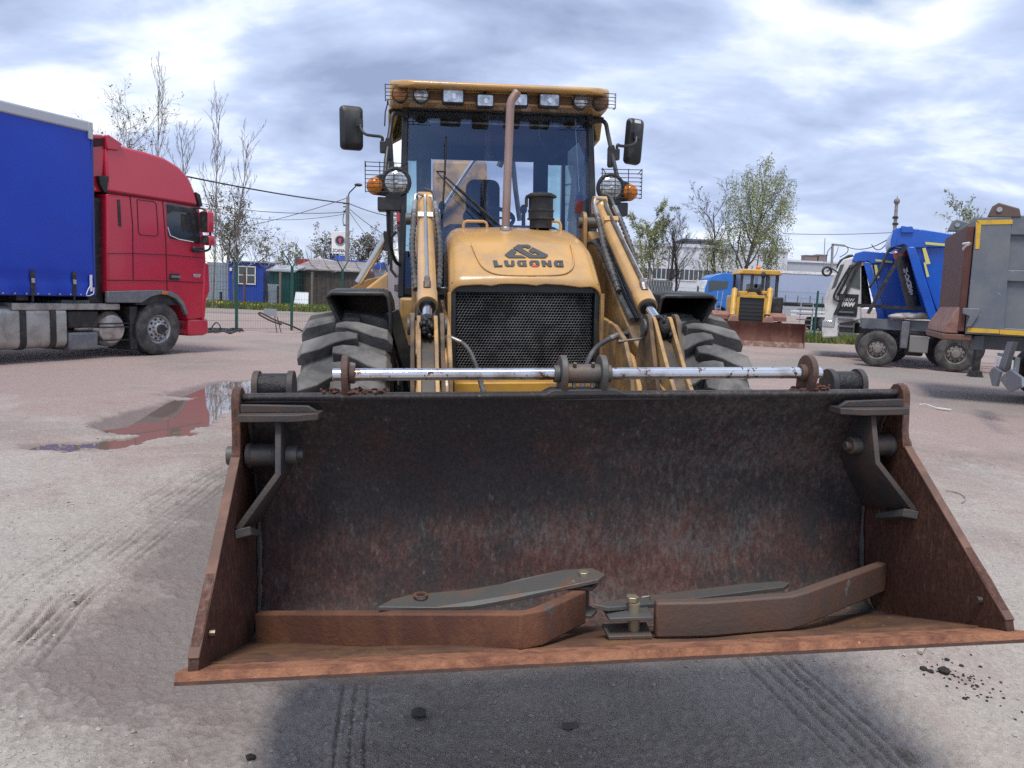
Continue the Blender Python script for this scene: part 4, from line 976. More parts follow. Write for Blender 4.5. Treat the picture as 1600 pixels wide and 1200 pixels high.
for cxp, cyp, w, h in ((708, 151, .150, .098), (758, 158, .122, .088), (811, 157, .122, .088), (858, 157.5, .146, .092)):
    c = LY(cxp, cyp, 5.55)
    mb = MB(); mb.prism(rrect(c.x - w / 2, c.x + w / 2, c.z - h / 2, c.z + h / 2, .012), 5.53, 5.60, 'y'); wl_ = lb(mb, 'work_light', m_blk, roof, bevel=.004)
    mb = MB(); mb.prism(rrect(c.x - w / 2 + .009, c.x + w / 2 - .009, c.z - h / 2 + .009, c.z + h / 2 - .009, .008), 5.525, 5.532, 'y'); lb(mb, 'reflector', m_lens, wl_, smooth=0)
    mb = MB(); mb.lathe([(0, -.006), (.017, -.005), (.017, .002)], (c.x + .005, 5.523, c.z - .004), (0, 1, 0), 16); lb(mb, 'bulb', m_chrome, wl_)
    mb = MB(); mb.cyl((c.x, 5.57, c.z + h / 2 - .004), (c.x, 5.59, c.z + h / 2 + .03), .012, n=8); lb(mb, 'bracket', m_blk, wl_)
mb = MB(); q0 = LY(606, 160, 5.9); mb.cyl(q0, q0 + Vector((.04, .02, .01)), .018, n=8); mb.tube([q0, LY(602, 175, 5.9), LY(601, 197, 5.9)], .005, 6); lb(mb, 'roof_cable', m_blk, roof)

# ---------------- front light pods, guards and mirrors
for s in (-1, 1):
    pod = MB(); hc, ac = Vector((s * .722, 5.30, 2.312)), Vector((s * .860, 5.31, 2.287))
    out = []
    for t in range(0, 25):
        a = R(90 + s * -0 + 15 * t); out.append(a)
    ringf = []
    for k in range(28):
        a = 2 * math.pi * k / 28; dx, dz = math.cos(a), math.sin(a)
        p1 = hc + Vector((dx * .098, 0, dz * .098)); p2 = ac + Vector((dx * .060, 0, dz * .060))
        ringf.append(p1 if (dx * s) < 0.15 else p2)
    pod.loft([[(p.x, 5.335, p.z) for p in ringf], [(p.x * .0 + (p.x - s * .76) * .8 + s * .76, 5.43, (p.z - 2.30) * .8 + 2.30) for p in ringf]])
    pod_o = lb(pod, 'light_pod', m_blk, loader, bevel=.01, smooth=40)
    mb = MB(); mb.torus((hc.x, 5.318, hc.z), (0, 1, 0), .086, .014, 36, 10); lb(mb, 'headlight_rim', m_blk, pod_o)
    mb = MB(); mb.lathe([(0, -.026), (.03, -.024), (.06, -.016), (.076, -.004), (.078, .02)], (hc.x, 5.315, hc.z), (0, 1, 0), 32); lb(mb, 'headlight', m_lens, pod_o)
    mb = MB(); mb.ell((hc.x, 5.288, hc.z), (.012, .008, .012)); lb(mb, 'bulb_cap', m_white, pod_o)
    mb = MB(); mb.lathe([(0, -.034), (.025, -.031), (.045, -.019), (.054, .0), (.054, .03)], (ac.x, 5.318, ac.z), (0, 1, 0), 28); lb(mb, 'indicator', m_amber, pod_o)
    mb = MB(); mb.prism(rrect(hc.x - .07 if s < 0 else hc.x - .03, hc.x + .03 if s < 0 else hc.x + .07, 2.20, 2.235, .01), 5.30, 5.40, 'y'); lb(mb, 'pod_foot', m_blk, pod_o)
    x0, x1 = sorted((s * .690, s * .845)); mb = MB(); mb.box(x0, x1, 5.30, 5.42, 2.125, 2.215); lb(mb, 'pod_block', m_blkp, pod_o, bevel=.008)
    mb = MB(); y_ = 5.245; xa, xb = s * .640, s * .920
    for k in range(8):
        z_ = 2.240 + .0265 * k; mb.tube([(xa + (s * .0), y_ + .02, z_), (xb, y_, z_), (xb, y_ + .05, z_)], .0026, 6)
    for xx in (.645, .735, .825, .918): mb.tube([(s * xx, y_, 2.236), (s * xx, y_, 2.430)], .003, 6)
    mb.tube([(s * .918, y_, 2.43), (s * .918, y_ + .10, 2.41)], .003, 6); mb.tube([(s * .645, y_, 2.43), (s * .70, y_ + .10, 2.40)], .003, 6)
    lb(mb, 'lamp_guard', m_blk, pod_o)
    # stalk up to the roof and down to the cab
    st_ = [(s * .655, 5.70, 2.815), (s * .72, 5.66, 2.825), (s * .752, 5.63, 2.80), (s * .764, 5.60, 2.72), (s * .790, 5.50, 2.50), (s * .798, 5.40, 2.36)]
    mb = MB(); mb.tube(smooth_path(st_, 5), .0155, 10); mb.tube(smooth_path([(s * .78, 5.38, 2.14), (s * .775, 5.42, 1.95), (s * .745, 5.52, 1.82), (s * .71, 5.60, 1.78)], 5), .013, 10); lb(mb, 'mirror_stalk', m_blk, loader)
    mir = MB()
    mc = LY(549.5, 199.5, 5.70) if s < 0 else LY(991, 221, 5.70)
    W_, H_ = (.080, .150) if s < 0 else (.066, .163)
    prof = rrect(-W_, W_, -H_, H_, .030, 5); yawm = Matrix.Rotation(R(14 if s < 0 else 14), 3, 'Z') @ Matrix.Rotation(R(0 if s < 0 else 4), 3, 'Y')
    if s < 0:
        rg = [[mc + yawm @ Vector((x * f, y, z * f)) for x, z in prof] for y, f in ((.03, .98), (.022, 1.0), (-.005, .97), (-.03, .74))]
    else:
        rg = [[mc + yawm @ Vector((x * f, y, z * f)) for x, z in prof] for y, f in ((.03, .97), (.022, 1.0), (-.005, .98), (-.028, .80))]
    mir.loft(rg); mir_o = lb(mir, 'wing_mirror', m_blk, loader, smooth=45, bevel=.004)
    mb = MB(); mb.add([mc + yawm @ Vector((x * .93, .0315, z * .93)) for x, z in prof], [tuple(range(len(prof)))]); lb(mb, 'mirror_face', m_mirror, mir_o, smooth=0)
    cl = Vector((s * .778, 5.55, 2.565)); mb = MB(); mb.prism([(cl.x - .022, 2.50), (cl.x - .014, 2.485), (cl.x + .014, 2.485), (cl.x + .022, 2.50), (cl.x + .022, 2.615), (cl.x + .014, 2.635), (cl.x - .014, 2.635), (cl.x - .022, 2.615)], 5.52, 5.58, 'y')
    mb.box(*sorted((cl.x + s * .018, cl.x + s * .058)), 5.525, 5.575, 2.535, 2.61); lb(mb, 'stalk_clamp', m_blk, mir_o, bevel=.005)
    if s < 0: ap = [cl + Vector((-.042, 0, .04)), cl + Vector((-.045, 0, .075)), LY(583, 212, 5.57), LY(572, 210, 5.6), LY(565, 203, 5.62), LY(562, 192, 5.64)]
    else: ap = [cl + Vector((.042, 0, .04)), cl + Vector((.045, 0, .075)), LY(970, 228, 5.57), LY(983, 228, 5.6), LY(993, 223, 5.62), LY(995, 212, 5.65)]
    mb = MB(); mb.tube(smooth_path(ap, 6), .0105, 8); mb.cbox(ap[-1], (.045, .03, .05)); lb(mb, 'mirror_arm', m_blk, mir_o)
    if s > 0:
        mb = MB(); c_ = mc + yawm @ Vector((.0, -.026, .135)); mb.cbox(c_, (.05, .006, .022), yawm.to_4x4()); lb(mb, 'sticker', m_white, mir_o)

# ---------------- backhoe behind the cab
mb = MB(); mb.prism([(8.0, 1.3), (8.6, 1.3), (8.75, 2.3), (8.5, 2.95), (8.05, 2.9), (7.85, 2.2)], -.42, .12, 'x'); lb(mb, 'boom_foot', m_yel2, loader, bevel=.03)
mb = MB(); mb.prism([(8.2, 2.4), (8.5, 2.4), (8.9, 3.0), (8.75, 3.02)], -.30, .05, 'x'); boom = lb(mb, 'boom', m_yel2, loader, bevel=.02)
mb = MB(); mb.cyl(LY(748, 240, 7.85), LY(680, 345, 7.85), .028, n=14); lb(mb, 'boom_rod', m_chrome, boom)
mb = MB(); mb.tube(smooth_path([LY(770, 250, 7.7), LY(775, 225, 7.7), LY(790, 235, 7.7), LY(780, 260, 7.7)], 6), .03, 10); lb(mb, 'boom_hose', m_hose, boom)
mb = MB(); mb.tube([LY(801, 250, 7.8), LY(806, 300, 7.8), LY(812, 345, 7.8)], .025, 8); lb(mb, 'slew_hose', m_hose, boom)
mb = MB(); mb.cyl(LY(604, 370, 7.9), LY(560, 442, 7.9), .040, n=14); lb(mb, 'stabiliser_rod', mat('silver_pole', (.55, .54, .50), .3, .8), loader)
mb = MB(); a, b = LY(604, 366, 7.9), LY(606, 392, 7.9); mb.box(a.x - .03, a.x + .05, 7.86, 7.94, b.z, a.z + .03); lb(mb, 'stabiliser_lug', m_blk, loader, bevel=.01)
mb = MB(); P = [LY(548, 450, 8.2), LY(575, 436, 8.2), LY(606, 430, 8.2), LY(640, 430, 8.2), LY(650, 520, 8.2), LY(548, 520, 8.2)]; mb.prism([(p.x, p.z) for p in P], 8.15, 8.5, 'y'); lb(mb, 'stabiliser_box', mat('ochre_worn', (.33, .18, .06), .6, dirt=(.2, .11, .05), amt=.4), loader, bevel=.01)
mb = MB(); P = [LY(570, 452, 7.4), LY(607, 424, 7.4), LY(640, 415, 7.4), LY(650, 520, 7.4), LY(570, 520, 7.4)]; mb.prism([(p.x, p.z) for p in P], 7.35, 7.9, 'y'); lb(mb, 'rear_fender', m_yel, loader, bevel=.02)
mb = MB(); mb.box(-1.0, 1.0, 7.95, 8.25, .75, 1.3); lb(mb, 'rear_frame', m_yel2, loader, bevel=.02)

# ================================================================ STEEL ARMS LYING IN THE BUCKET
M_A = M_L
def ribbon(mb, pts, h, th):
    P = [Vector(p) for p in pts]; rg = []
    for i, p in enumerate(P):
        a = (P[min(i + 1, len(P) - 1)] - P[max(i - 1, 0)]); nrm = Vector((-a.y, a.x, 0)).normalized() * (th / 2)
        z = Vector((0, 0, h))
        rg.append([p - nrm, p + nrm, p + nrm + z, p - nrm + z])
    mb.loft(rg)
def thing_L(name, label, cat, org):
    o = empty(name, M=M_L @ Matrix.Translation((org[0], org[1] - LYO, org[2]))); tag(o, label, cat, 'hinged steel arms lying in the bucket')
    return o, (-org[0], -org[1], -org[2])
def floor_z(y): return 0.572 + (2.2 - y) * 0.353 + .004
# left arm
A_o, A_off = thing_L('steel_arm', 'bent rusty brown steel arm with a grey leaf plate, left side of the bucket', 'steel arm', (-.5, 2.4, .5))
a0_, a1_, a2_, a3_ = LY(404, 1006, 2.66), LY(640, 1012, 2.40), LY(832, 1014, 2.215), LY(908, 972, 2.46)
for q in (a0_, a1_, a2_, a3_): q.z = max(q.z, floor_z(q.y))
mb = MB(); ribbon(mb, [a0_ , a1_, a2_ + Vector((-.03, 0, 0)), a2_ + Vector((.02, .02, 0)), a3_], .112, .036)
mb.build('bent_bar', m_rust2, A_o, off=A_off, bevel=.006)
def leaf(px, y0, y1, m, par, off, th=.014):
    k = len(px); xs = [p[0] for p in px]; x0_, x1_ = min(xs), max(xs)
    pts = [LY(p[0], p[1], y0 + (y1 - y0) * (p[0] - x0_) / (x1_ - x0_) + p[2]) for p in px]
    mb = MB(); n = len(pts); up = Vector((0, 0, th))
    mb.add(pts + [p - up for p in pts], [tuple(range(n)), tuple(range(2 * n - 1, n - 1, -1))] + [(i, (i + 1) % n, n + (i + 1) % n, n + i) for i in range(n)])
    return mb.build('leaf_plate', m, par, off=off, bevel=.002, smooth=20)
leaf([(590, 948, 0), (612, 936, .05), (640, 929, .09), (700, 926, .11), (760, 918, .11), (820, 903, .11), (880, 890, .11), (925, 887, .09), (946, 897, .03), (935, 905, 0), (880, 917, 0), (800, 935, 0), (740, 946, 0), (680, 949, 0)], 2.44, 2.44, m_plate, A_o, A_off)
c = LY(912, 900, 2.50)
for dz in (-.035, -.13):
    mb = MB(); mb.prism([(c.x - .09, c.y - .03), (c.x + .02, c.y - .045), (c.x + .05, c.y), (c.x + .02, c.y + .05), (c.x - .09, c.y + .05)], c.z + dz, c.z + dz + .012, 'z'); mb.build('clevis_plate', m_plate, A_o, off=A_off, bevel=.002)
mb = MB(); mb.cyl((c.x, c.y, c.z - .14), (c.x, c.y, c.z + .004), .020, n=14); mb.build('hinge_pin', m_steel, A_o, off=A_off)
mb = MB(); mb.cyl((c.x, c.y, c.z + .002), (c.x, c.y, c.z + .016), .020, n=6); mb.build('bolt_head', mat('zinc_yellow', (.38, .34, .24), .4, .6), A_o, off=A_off, bevel=.002)
mb = MB(); mb.lathe([(.016, 0), (.024, 0), (.024, .003), (.016, .003)], LY(657, 930, 2.50), (0, 0, 1), 16, closed=True); mb.build('plate_hole_rim', m_rust2, A_o, off=A_off)
# right arm
B_o, B_off = thing_L('steel_arm', 'bent rusty steel arm with worn grey bar and bolt, right side of the bucket', 'steel arm', (.6, 2.4, .5))
b0_, b1_, b2_, b3_ = LY(1022, 993, 2.275), LY(1100, 996, 2.265), LY(1238, 990, 2.285), LY(1375, 934, 2.70)
for q in (b0_, b1_, b2_, b3_): q.z = max(q.z, floor_z(q.y) - .002)
b2_.z = b1_.z = b0_.z = max(b0_.z, b1_.z, b2_.z); b3_.z += .03
mb = MB(); ribbon(mb, [b0_, b1_, b2_ + Vector((-.02, 0, 0)), b2_ + Vector((.03, .02, 0)), b3_], .112, .036)
mb.build('bent_bar', mat('grey_brown_bar', (.095, .068, .055), .65, dirt=(.135, .066, .045), amt=.5, scale=4, wear=(.17, .16, .15), wamt=.2, wscale=6, bump=.3), B_o, off=B_off, bevel=.006)
leaf([(928, 944, -.05), (945, 940, .0), (1000, 932, .08), (1080, 922, .09), (1160, 912, .09), (1220, 908, .07), (1234, 910, .02), (1225, 917, 0), (1150, 926, 0), (1080, 935, 0), (1020, 943, -.04), (950, 949, -.06)], 2.33, 2.46, m_plate, B_o, B_off)
c = LY(988, 940, 2.30)
for dz in (-.040, -.098):
    mb = MB(); mb.prism([(c.x - .085, c.y - .05), (c.x + .05, c.y - .055), (c.x + .06, c.y + .04), (c.x - .085, c.y + .04)], c.z + dz, c.z + dz + .012, 'z'); mb.build('clevis_plate', m_plate, B_o, off=B_off, bevel=.002)
mb = MB(); mb.cyl((c.x + .004, c.y - .01, c.z - .098), (c.x + .004, c.y - .01, c.z), .0185, n=14); mb.build('hinge_pin', mat('zinc_yellow', (.38, .34, .24), .4, .6), B_o, off=B_off)
mb = MB(); mb.cyl((c.x, c.y, c.z + .002), (c.x, c.y, c.z + .018), .020, n=6); mb.build('bolt_head', mat('zinc_yellow', (.38, .34, .24), .4, .6), B_o, off=B_off, bevel=.002)
mb = MB(); mb.tube([c + Vector((.03, 0, .012)), c + Vector((.055, 0, .016)), c + Vector((.05, -.02, .012))], .003, 6); mb.build('split_pin', m_steel, B_o, off=B_off)
# ================================================================ LEFT SIDE: RED TRACTOR UNIT AND BLUE TRAILER
m_truckred = mat('truck_red', (0.50, 0.018, 0.045), 0.28, dirt=(0.42, 0.022, 0.045), amt=0.3, scale=1.2, coat=0.5)
m_grey = mat('grey_plastic', (0.13, 0.14, 0.16), 0.5, dirt=(.2, .19, .18), amt=.3)
m_tyre2 = mat('truck_tyre', (0.035, 0.035, 0.036), 0.8, dirt=(0.11, 0.10, 0.095), amt=0.45, scale=5, bump=.2)
m_alu = mat('tank_aluminium', (0.42, 0.42, 0.41), 0.38, 0.55, dirt=(0.26, 0.24, 0.22), amt=0.4, scale=2.5)
m_rim = mat('steel_rim', (0.46, 0.46, 0.47), 0.55, 0.1, dirt=(.30, .29, .28), amt=.4, scale=10)
m_dark = mat('chassis_black', (0.016, 0.016, 0.018), 0.6, dirt=(.06, .055, .05), amt=.35)
m_tint = mat('cab_window', (0.035, 0.045, 0.05), 0.06, spec=0.8)
m_blue = mat('curtain_blue', (0.003, 0.040, 0.42), 0.42, dirt=(0.003, 0.050, 0.48), amt=0.4, scale=0.8)
m_railw = mat('rail_grey', (0.48, 0.50, 0.53), 0.4, .3)
m_gap = mat('panel_gap', (0.05, 0.006, 0.01), .8)

def truck_wheel(parent, x, y, r, w, side, rim=m_rim, name='wheel'):
    """side +1: outer face towards +x"""
    wh = empty(name, parent, Matrix.Translation((x, y, r)))
    s = side
    mb = MB(); mb.lathe([(.54 * r, -s * .02), (.58 * r, s * .0), (.80 * r, s * .012), (.93 * r, -s * .004), (r, -s * .035), (r, -s * (w - .03)), (.93 * r, -s * w), (.56 * r, -s * w)], (0, 0, 0), (1, 0, 0), 48)
    mb.build('tyre', m_tyre2, wh)
    mb = MB()
    for rr_ in (.30, .43, .57, .70): mb.lathe([(r + .001, -s * (w * rr_ - .006)), (r - .008, -s * w * rr_), (r + .001, -s * (w * rr_ + .006))], (0, 0, 0), (1, 0, 0), 48)
    mb.build('tread_groove', m_dark, wh)
    mb = MB(); mb.lathe([(.57 * r, -s * .005), (.55 * r, -s * .02), (.50 * r, -s * .05), (.47 * r, -s * .10), (.43 * r, -s * .055), (.30 * r, -s * .035), (.24 * r, -s * .035), (.22 * r, s * .02), (.18 * r, s * .03), (0, s * .03)], (0, 0, 0), (1, 0, 0), 40)
    mb.build('rim', rim, wh)
    for k in range(10):
        a = 2 * math.pi * (k + .5) / 10; mb = MB(); mb.cyl((-s * .048, .365 * r * math.sin(a), .365 * r * math.cos(a)), (-s * .040, .365 * r * math.sin(a), .365 * r * math.cos(a)), .055 * r, n=10); mb.build('hand_hole', m_dark, wh)
    mb = MB()
    for k in range(10):
        a = 2 * math.pi * k / 10; mb.cyl((-s * .035, .265 * r * math.sin(a), .265 * r * math.cos(a)), (-s * .005, .265 * r * math.sin(a), .265 * r * math.cos(a)), .03 * r, n=6)
    o_ = mb.build('wheel_nut', m_steel, wh); o_['kind'] = 'stuff'
    return wh

_w = gnd(250, 555)
DYAW = R(-24)
_c = Matrix.Rotation(DYAW, 3, 'Z') @ Vector((1.24, 0, 0))
DF = frame_at(_w.x - _c.x, _w.y - _c.y, DYAW)
def DS(px, py, x=1.26):
    p = DF.sx(px, py, x); return (p.y, p.z)
tractor = empty('tractor_unit', M=DF.M)
tag(tractor, 'red high-roof tractor unit coupled to the blue curtain trailer', 'truck')
# cab shell
side = [DS(*p) for p in ((167, 302), (168, 458), (200, 457), (205, 471), (214, 470), (224, 462), (238, 456), (255, 455), (272, 459), (284, 470), (291, 488), (294, 500), (322, 497), (321, 440), (323, 415), (322, 390), (316, 345), (312, 322))]
mb = MB(); mb.prism(side, -1.26, 1.26, 'x')
dcab = mb.build('cab', m_truckred, tractor, bevel=.045, seg=3)
roofp = [DS(*p) for p in ((168, 300), (169, 232), (178, 226), (196, 228), (230, 236), (262, 246), (284, 260), (298, 277), (306, 298), (311, 322))]
def inset(poly, x, k):   # narrower towards the top
    z0 = min(q[1] for q in poly); return [(x - k * (z - z0) ** 1.6, y, z) for y, z in poly]
mb = MB(); mb.loft([[(-a, b, c) for a, b, c in inset(roofp, 1.25, .10)], [(a, b, c) for a, b, c in inset(roofp, 1.25, .10)]])
mb.build('high_roof', m_truckred, tractor, bevel=.055, seg=4, smooth=50)
spo = [DS(*p) for p in ((120, 232), (142, 212), (150, 209), (168, 210), (172, 228), (168, 300), (120, 300))]
mb = MB(); mb.loft([[(-1.14, *q) for q in spo], [(1.14, *q) for q in spo]]); mb.build('roof_deflector', m_truckred, tractor, bevel=.03)
mb = MB(); q = [DS(*p, 1.17) for p in ((141, 216), (167, 216), (167, 228), (141, 230))]; mb.prism(q, 1.135, 1.16, 'x'); mb.build('deflector_recess', m_gap, tractor, smooth=0)
mb = MB(); sd = [DS(*p, 1.26) for p in ((169, 211), (173, 210), (195, 225), (188, 235), (170, 233))]; mb.prism(sd, 1.10, 1.215, 'x'); mb.build('deflector_fin', m_truckred, tractor, bevel=.02)
mb = MB(); q = [DS(*p, 1.2) for p in ((153, 275), (168, 275), (168, 302), (162, 300), (155, 288))]; mb.prism(q, 1.15, 1.23, 'x'); mb.build('deflector_bracket', m_dark, tractor, smooth=0)
# cab rear wall and fifth-wheel gap clutter
q = DS(150, 470); mb = MB(); mb.box(-1.1, 1.1, side[0][0] - .30, side[0][0] + .02, 1.0, 3.0); mb.build('rear_wall', m_dark, tractor, bevel=.02)
for zz_ in (2.05, 2.62): mb = MB(); mb.box(-1.0, 1.14, side[0][0] - .34, side[0][0] - .30, zz_, zz_ + .035); mb.build('cable_rail', m_railw, tractor)
# panel seams, slit, recess, door
def seam(pts, w=.014, x=1.263):
    mb = MB(); P = [DS(*p) for p in pts]
    for a, b in zip(P[:-1], P[1:]): mb.bar((x, *a), (x, *b), .012, w, up=(1, 0, 0)) if False else mb.bar((x, *a), (x, *b), w, .010, up=(1, 0, 0))
    return mb.build('panel_seam', m_gap, dcab, smooth=0)
seam([(168, 301), (190, 304), (250, 313), (311, 323)], .03)
seam([(203, 306), (207, 350), (208, 438)]); seam([(254, 313), (259, 380), (261, 455)]); seam([(167, 438), (208, 438), (261, 439), (320, 442)]); seam([(209, 396), (259, 398), (318, 403)], .010); seam([(168, 396), (208, 396)], .010)
rp = [(214, 312), (240, 315), (244, 319), (247, 366), (243, 369), (219, 367), (216, 362)]
seam(rp + rp[:1], .012)
mb = MB(); mb.prism([DS(*p) for p in ((183, 312), (187, 312), (189, 354), (185, 353))], 1.255, 1.272, 'x'); mb.build('air_slit', m_dark, dcab)
win = [DS(*p) for p in ((259, 319), (263, 317), (305, 326), (309, 330), (313, 377), (311, 381), (266, 373), (262, 368))]
mb = MB(); mb.prism(win, 1.250, 1.268, 'x'); wo = mb.build('side_window', m_tint, dcab, bevel=.003)
mb = MB(); mb.prism([DS(*p, 1.27) for p in ((283, 334), (294, 336), (297, 361), (287, 362), (283, 355))], 1.268, 1.274, 'x'); mb.build('window_mirror_shade', m_dark, wo)
mb = MB(); mb.prism([DS(*p, 1.27) for p in ((261, 320), (305, 327), (302, 333), (270, 330), (262, 334))], 1.268, 1.276, 'x'); mb.build('wind_deflector', m_dark, wo)
mb = MB(); P = [DS(*p, 1.27) for p in ((262, 355), (266, 368), (280, 374), (302, 378))]; mb.tube([(1.272, *p) for p in P], .010, 6); mb.build('window_cord', m_white, wo)
P0 = DS(300, 330, 1.268); mb = MB(); mb.prism([DS(*p, 1.27) for p in ((297, 327), (303, 328), (309, 378), (305, 378))], 1.268, 1.275, 'x'); mb.build('quarter_post', m_dark, wo)
a, b = DS(264, 427), DS(280, 438); mb = MB(); mb.box(1.262, 1.275, a[0], b[0], b[1], a[1]); ho = mb.build('door_handle', m_dark, dcab, bevel=.01)
mb = MB(); mb.bar((1.295, a[0] + .03, (a[1] + b[1]) / 2), (1.295, b[0], (a[1] + b[1]) / 2), .03, .05); mb.build('handle_grip', m_grey, ho, bevel=.01)
p = DS(307, 431); put_text('95XF', .09, m_railw, dcab, Matrix.Translation((1.275, p[0], p[1])) @ Matrix.Rotation(R(90), 4, 'Z'), name='model_badge', bold=.004)
# lower skirt, arch, bumper, step
mb = MB(); mb.prism([DS(*p) for p in ((167, 455), (254, 453), (268, 456), (278, 462), (287, 473), (293, 490), (289, 492), (283, 477), (274, 467), (262, 461), (250, 460), (236, 463), (220, 473), (167, 473))], 1.20, 1.285, 'x')
mb.build('wheel_arch_trim', m_grey, tractor, bevel=.012)
mb = MB(); mb.box(-1.24, 1.2, DS(215, 460)[0], DS(290, 480)[0], 1.02, 1.25); mb.build('arch_liner', m_dark, tractor)
a, b = DS(294, 500), DS(325, 524)
mb = MB(); mb.loft([[(-1.24, a[0] + .02, z) for z in (b[1], a[1] + .02)][::1] + [(-1.24, b[0] + .02, a[1] + .02), (-1.24, b[0] + .05, b[1] + .05), (-1.24, b[0] - .10, b[1])],
                    [(1.25, a[0] + .02, z) for z in (b[1], a[1] + .02)] + [(1.25, b[0] + .02, a[1] + .02), (1.25, b[0] + .05, b[1] + .05), (1.25, b[0] - .10, b[1])]])
mb.build('bumper', m_truckred, tractor, bevel=.05, seg=3)
mb = MB(); mb.prism([DS(*p) for p in ((318, 410), (326, 412), (327, 455), (322, 468), (319, 500), (315, 500))], 1.02, 1.285, 'x'); mb.build('corner_panel', m_truckred, tractor, bevel=.03)
p = DS(256, 458); mb = MB(); mb.box(1.285, 1.31, p[0] - .07, p[0] + .07, p[1] - .03, p[1] + .03); mb.build('side_marker', mat('orange_marker', (.6, .15, .03), .3), tractor, bevel=.01)
# mirrors
for (x0, y0, x1, y1), nm in (((315, 329, 329, 364), 'main_mirror'), ((317, 367, 331, 384), 'wide_mirror')):
    a, b = DS(x0, y0, 1.45), DS(x1, y1, 1.45)
    yc = (a[0] + b[0]) / 2; mb = MB(); mb.prism(rrect(1.33, 1.58, b[1], a[1], .05), yc - .07, yc + .10, 'y'); mo = mb.build(nm, m_truckred, tractor, bevel=.03)
    mb = MB(); mb.prism(rrect(1.35, 1.56, b[1] + .02, a[1] - .02, .04), yc - .085, yc - .07, 'y'); mb.build('mirror_face', m_dark, mo)
P = [(1.24, *DS(300, 325, 1.3)), (1.36, *DS(318, 326, 1.4)), (1.45, *DS(323, 331, 1.45))]; mb = MB(); mb.tube(smooth_path(P, 4), .02, 8)
P = [(1.26, *DS(303, 391, 1.3)), (1.40, *DS(320, 392, 1.4)), (1.46, *DS(328, 386, 1.45)), (1.46, *DS(328, 362, 1.45))]; mb.tube(smooth_path(P, 4), .024, 8); mb.build('mirror_arm', m_dark, tractor)
p = DS(309, 390, 1.3); mb = MB(); mb.cbox((1.30, p[0], p[1]), (.1, .28, .11)); mb.build('arm_foot', m_dark, tractor, bevel=.03)
# windscreen strip and roof visor seen edge-on
mb = MB(); mb.prism([DS(*p) for p in ((307, 300), (313, 304), (317, 322), (312, 324))], -1.2, 1.262, 'x'); mb.build('sun_visor', m_dark, tractor, bevel=.01)
# wheels
fw = truck_wheel(tractor, 1.24, 0, .535, .34, 1)
rim_hub = MB(); rim_hub.cyl((.03, 0, 0), (.07, 0, 0), .10, n=20); rim_hub.build('hub', m_dark, fw)
truck_wheel(tractor, -1.24, 0, .535, .34, -1)
for x_, s_ in ((1.24, 1), (-1.24, -1)): truck_wheel(tractor, x_, -4.0, .535, .60, s_)
# frame, tank, boxes
yb = DS(0, 500)[0] - 3.2
mb = MB(); mb.box(-.45, -.35, yb, 1.0, .85, 1.12); mb.box(.35, .45, yb, 1.0, .85, 1.12); mb.box(-1.2, .9, -.08, .08, .45, .6); mb.box(-1.2, .9, -4.08, -3.92, .45, .6)
mb.build('chassis', m_dark, tractor)
t0, t1 = DS(105, 478, 1.2), DS(105, 543, 1.2)
yT = t0[0]; zT0, zT1 = t1[1], t0[1]
mb = MB(); mb.loft([[(x, y_, z) for x, z in rrect(.55, 1.20, zT0, zT1, .14, 5)] for y_ in (yT - 2.2, yT)]); tk = mb.build('fuel_tank', m_alu, tractor, bevel=.03, seg=3, smooth=50)
for px in (36, 83):
    ys = DS(px, 510, 1.2)[0]; mb = MB(); mb.loft([[(x, y_, z) for x, z in rrect(.535, 1.215, zT0 - .015, zT1 + .015, .15, 5)] for y_ in (ys - .055, ys + .055)]); mb.build('tank_strap', m_dark, tk, bevel=.005)
a, b = DS(105, 474, 1.2), DS(187, 484, 1.2); mb = MB(); mb.box(.5, 1.21, a[0] - 1.0, b[0], b[1], a[1]); mb.build('step_plate', mat('step_plate_grey', (.40, .39, .37), .5, .3, dirt=(.25, .22, .2), amt=.4), tractor, bevel=.01)
a, b = DS(107, 486, 1.18), DS(155, 512, 1.18); mb = MB(); mb.box(.5, 1.17, a[0], b[0], b[1], a[1]); mb.build('battery_box', m_dark, tractor, bevel=.03)
a, b = DS(107, 520, 1.18), DS(154, 546, 1.18); mb = MB(); mb.box(.5, 1.19, a[0], b[0], b[1], a[1]); mb.build('lower_box', m_grey, tractor, bevel=.04)
a, b = DS(158, 487, 1.15), DS(197, 541, 1.15); yc, zc, rr_ = (a[0] + b[0]) / 2, (a[1] + b[1]) / 2, (a[1] - b[1]) / 2
mb = MB(); mb.lathe([(0, .62), (rr_ * .8, .60), (rr_, .52), (rr_, 0), (rr_ * .96, -.02)], (.5, yc, zc), (1, 0, 0), 32); mu = mb.build('silencer', mat('silencer_steel', (.52, .50, .47), .32, .7, dirt=(.3, .27, .24), amt=.4), tractor)
for dz in (-.22, .03, .10): mb = MB(); mb.box(1.0, 1.16, yc - rr_ * .98, yc + rr_ * .98, zc + dz, zc + dz + .02); mb.build('silencer_band', m_dark, mu)
a, b = DS(200, 478, 1.1), DS(213, 546, 1.1); mb = MB(); mb.box(.5, 1.15, a[0], b[0], b[1], a[1]); mb.build('mudguard', m_dark, tractor, bevel=.02)
mb = MB(); mb.box(-1.1, 1.1, DS(145, 470)[0] - .5, side[0][0], .98, 1.10); mb.build('catwalk', m_grey, tractor, bevel=.01)
mb = MB(); mb.cyl((0, -3.7, 1.10), (0, -3.7, 1.20), .5, n=24); mb.box(-.5, .5, -4.2, -3.2, 1.08, 1.14); mb.build('fifth_wheel', m_dark, tractor)

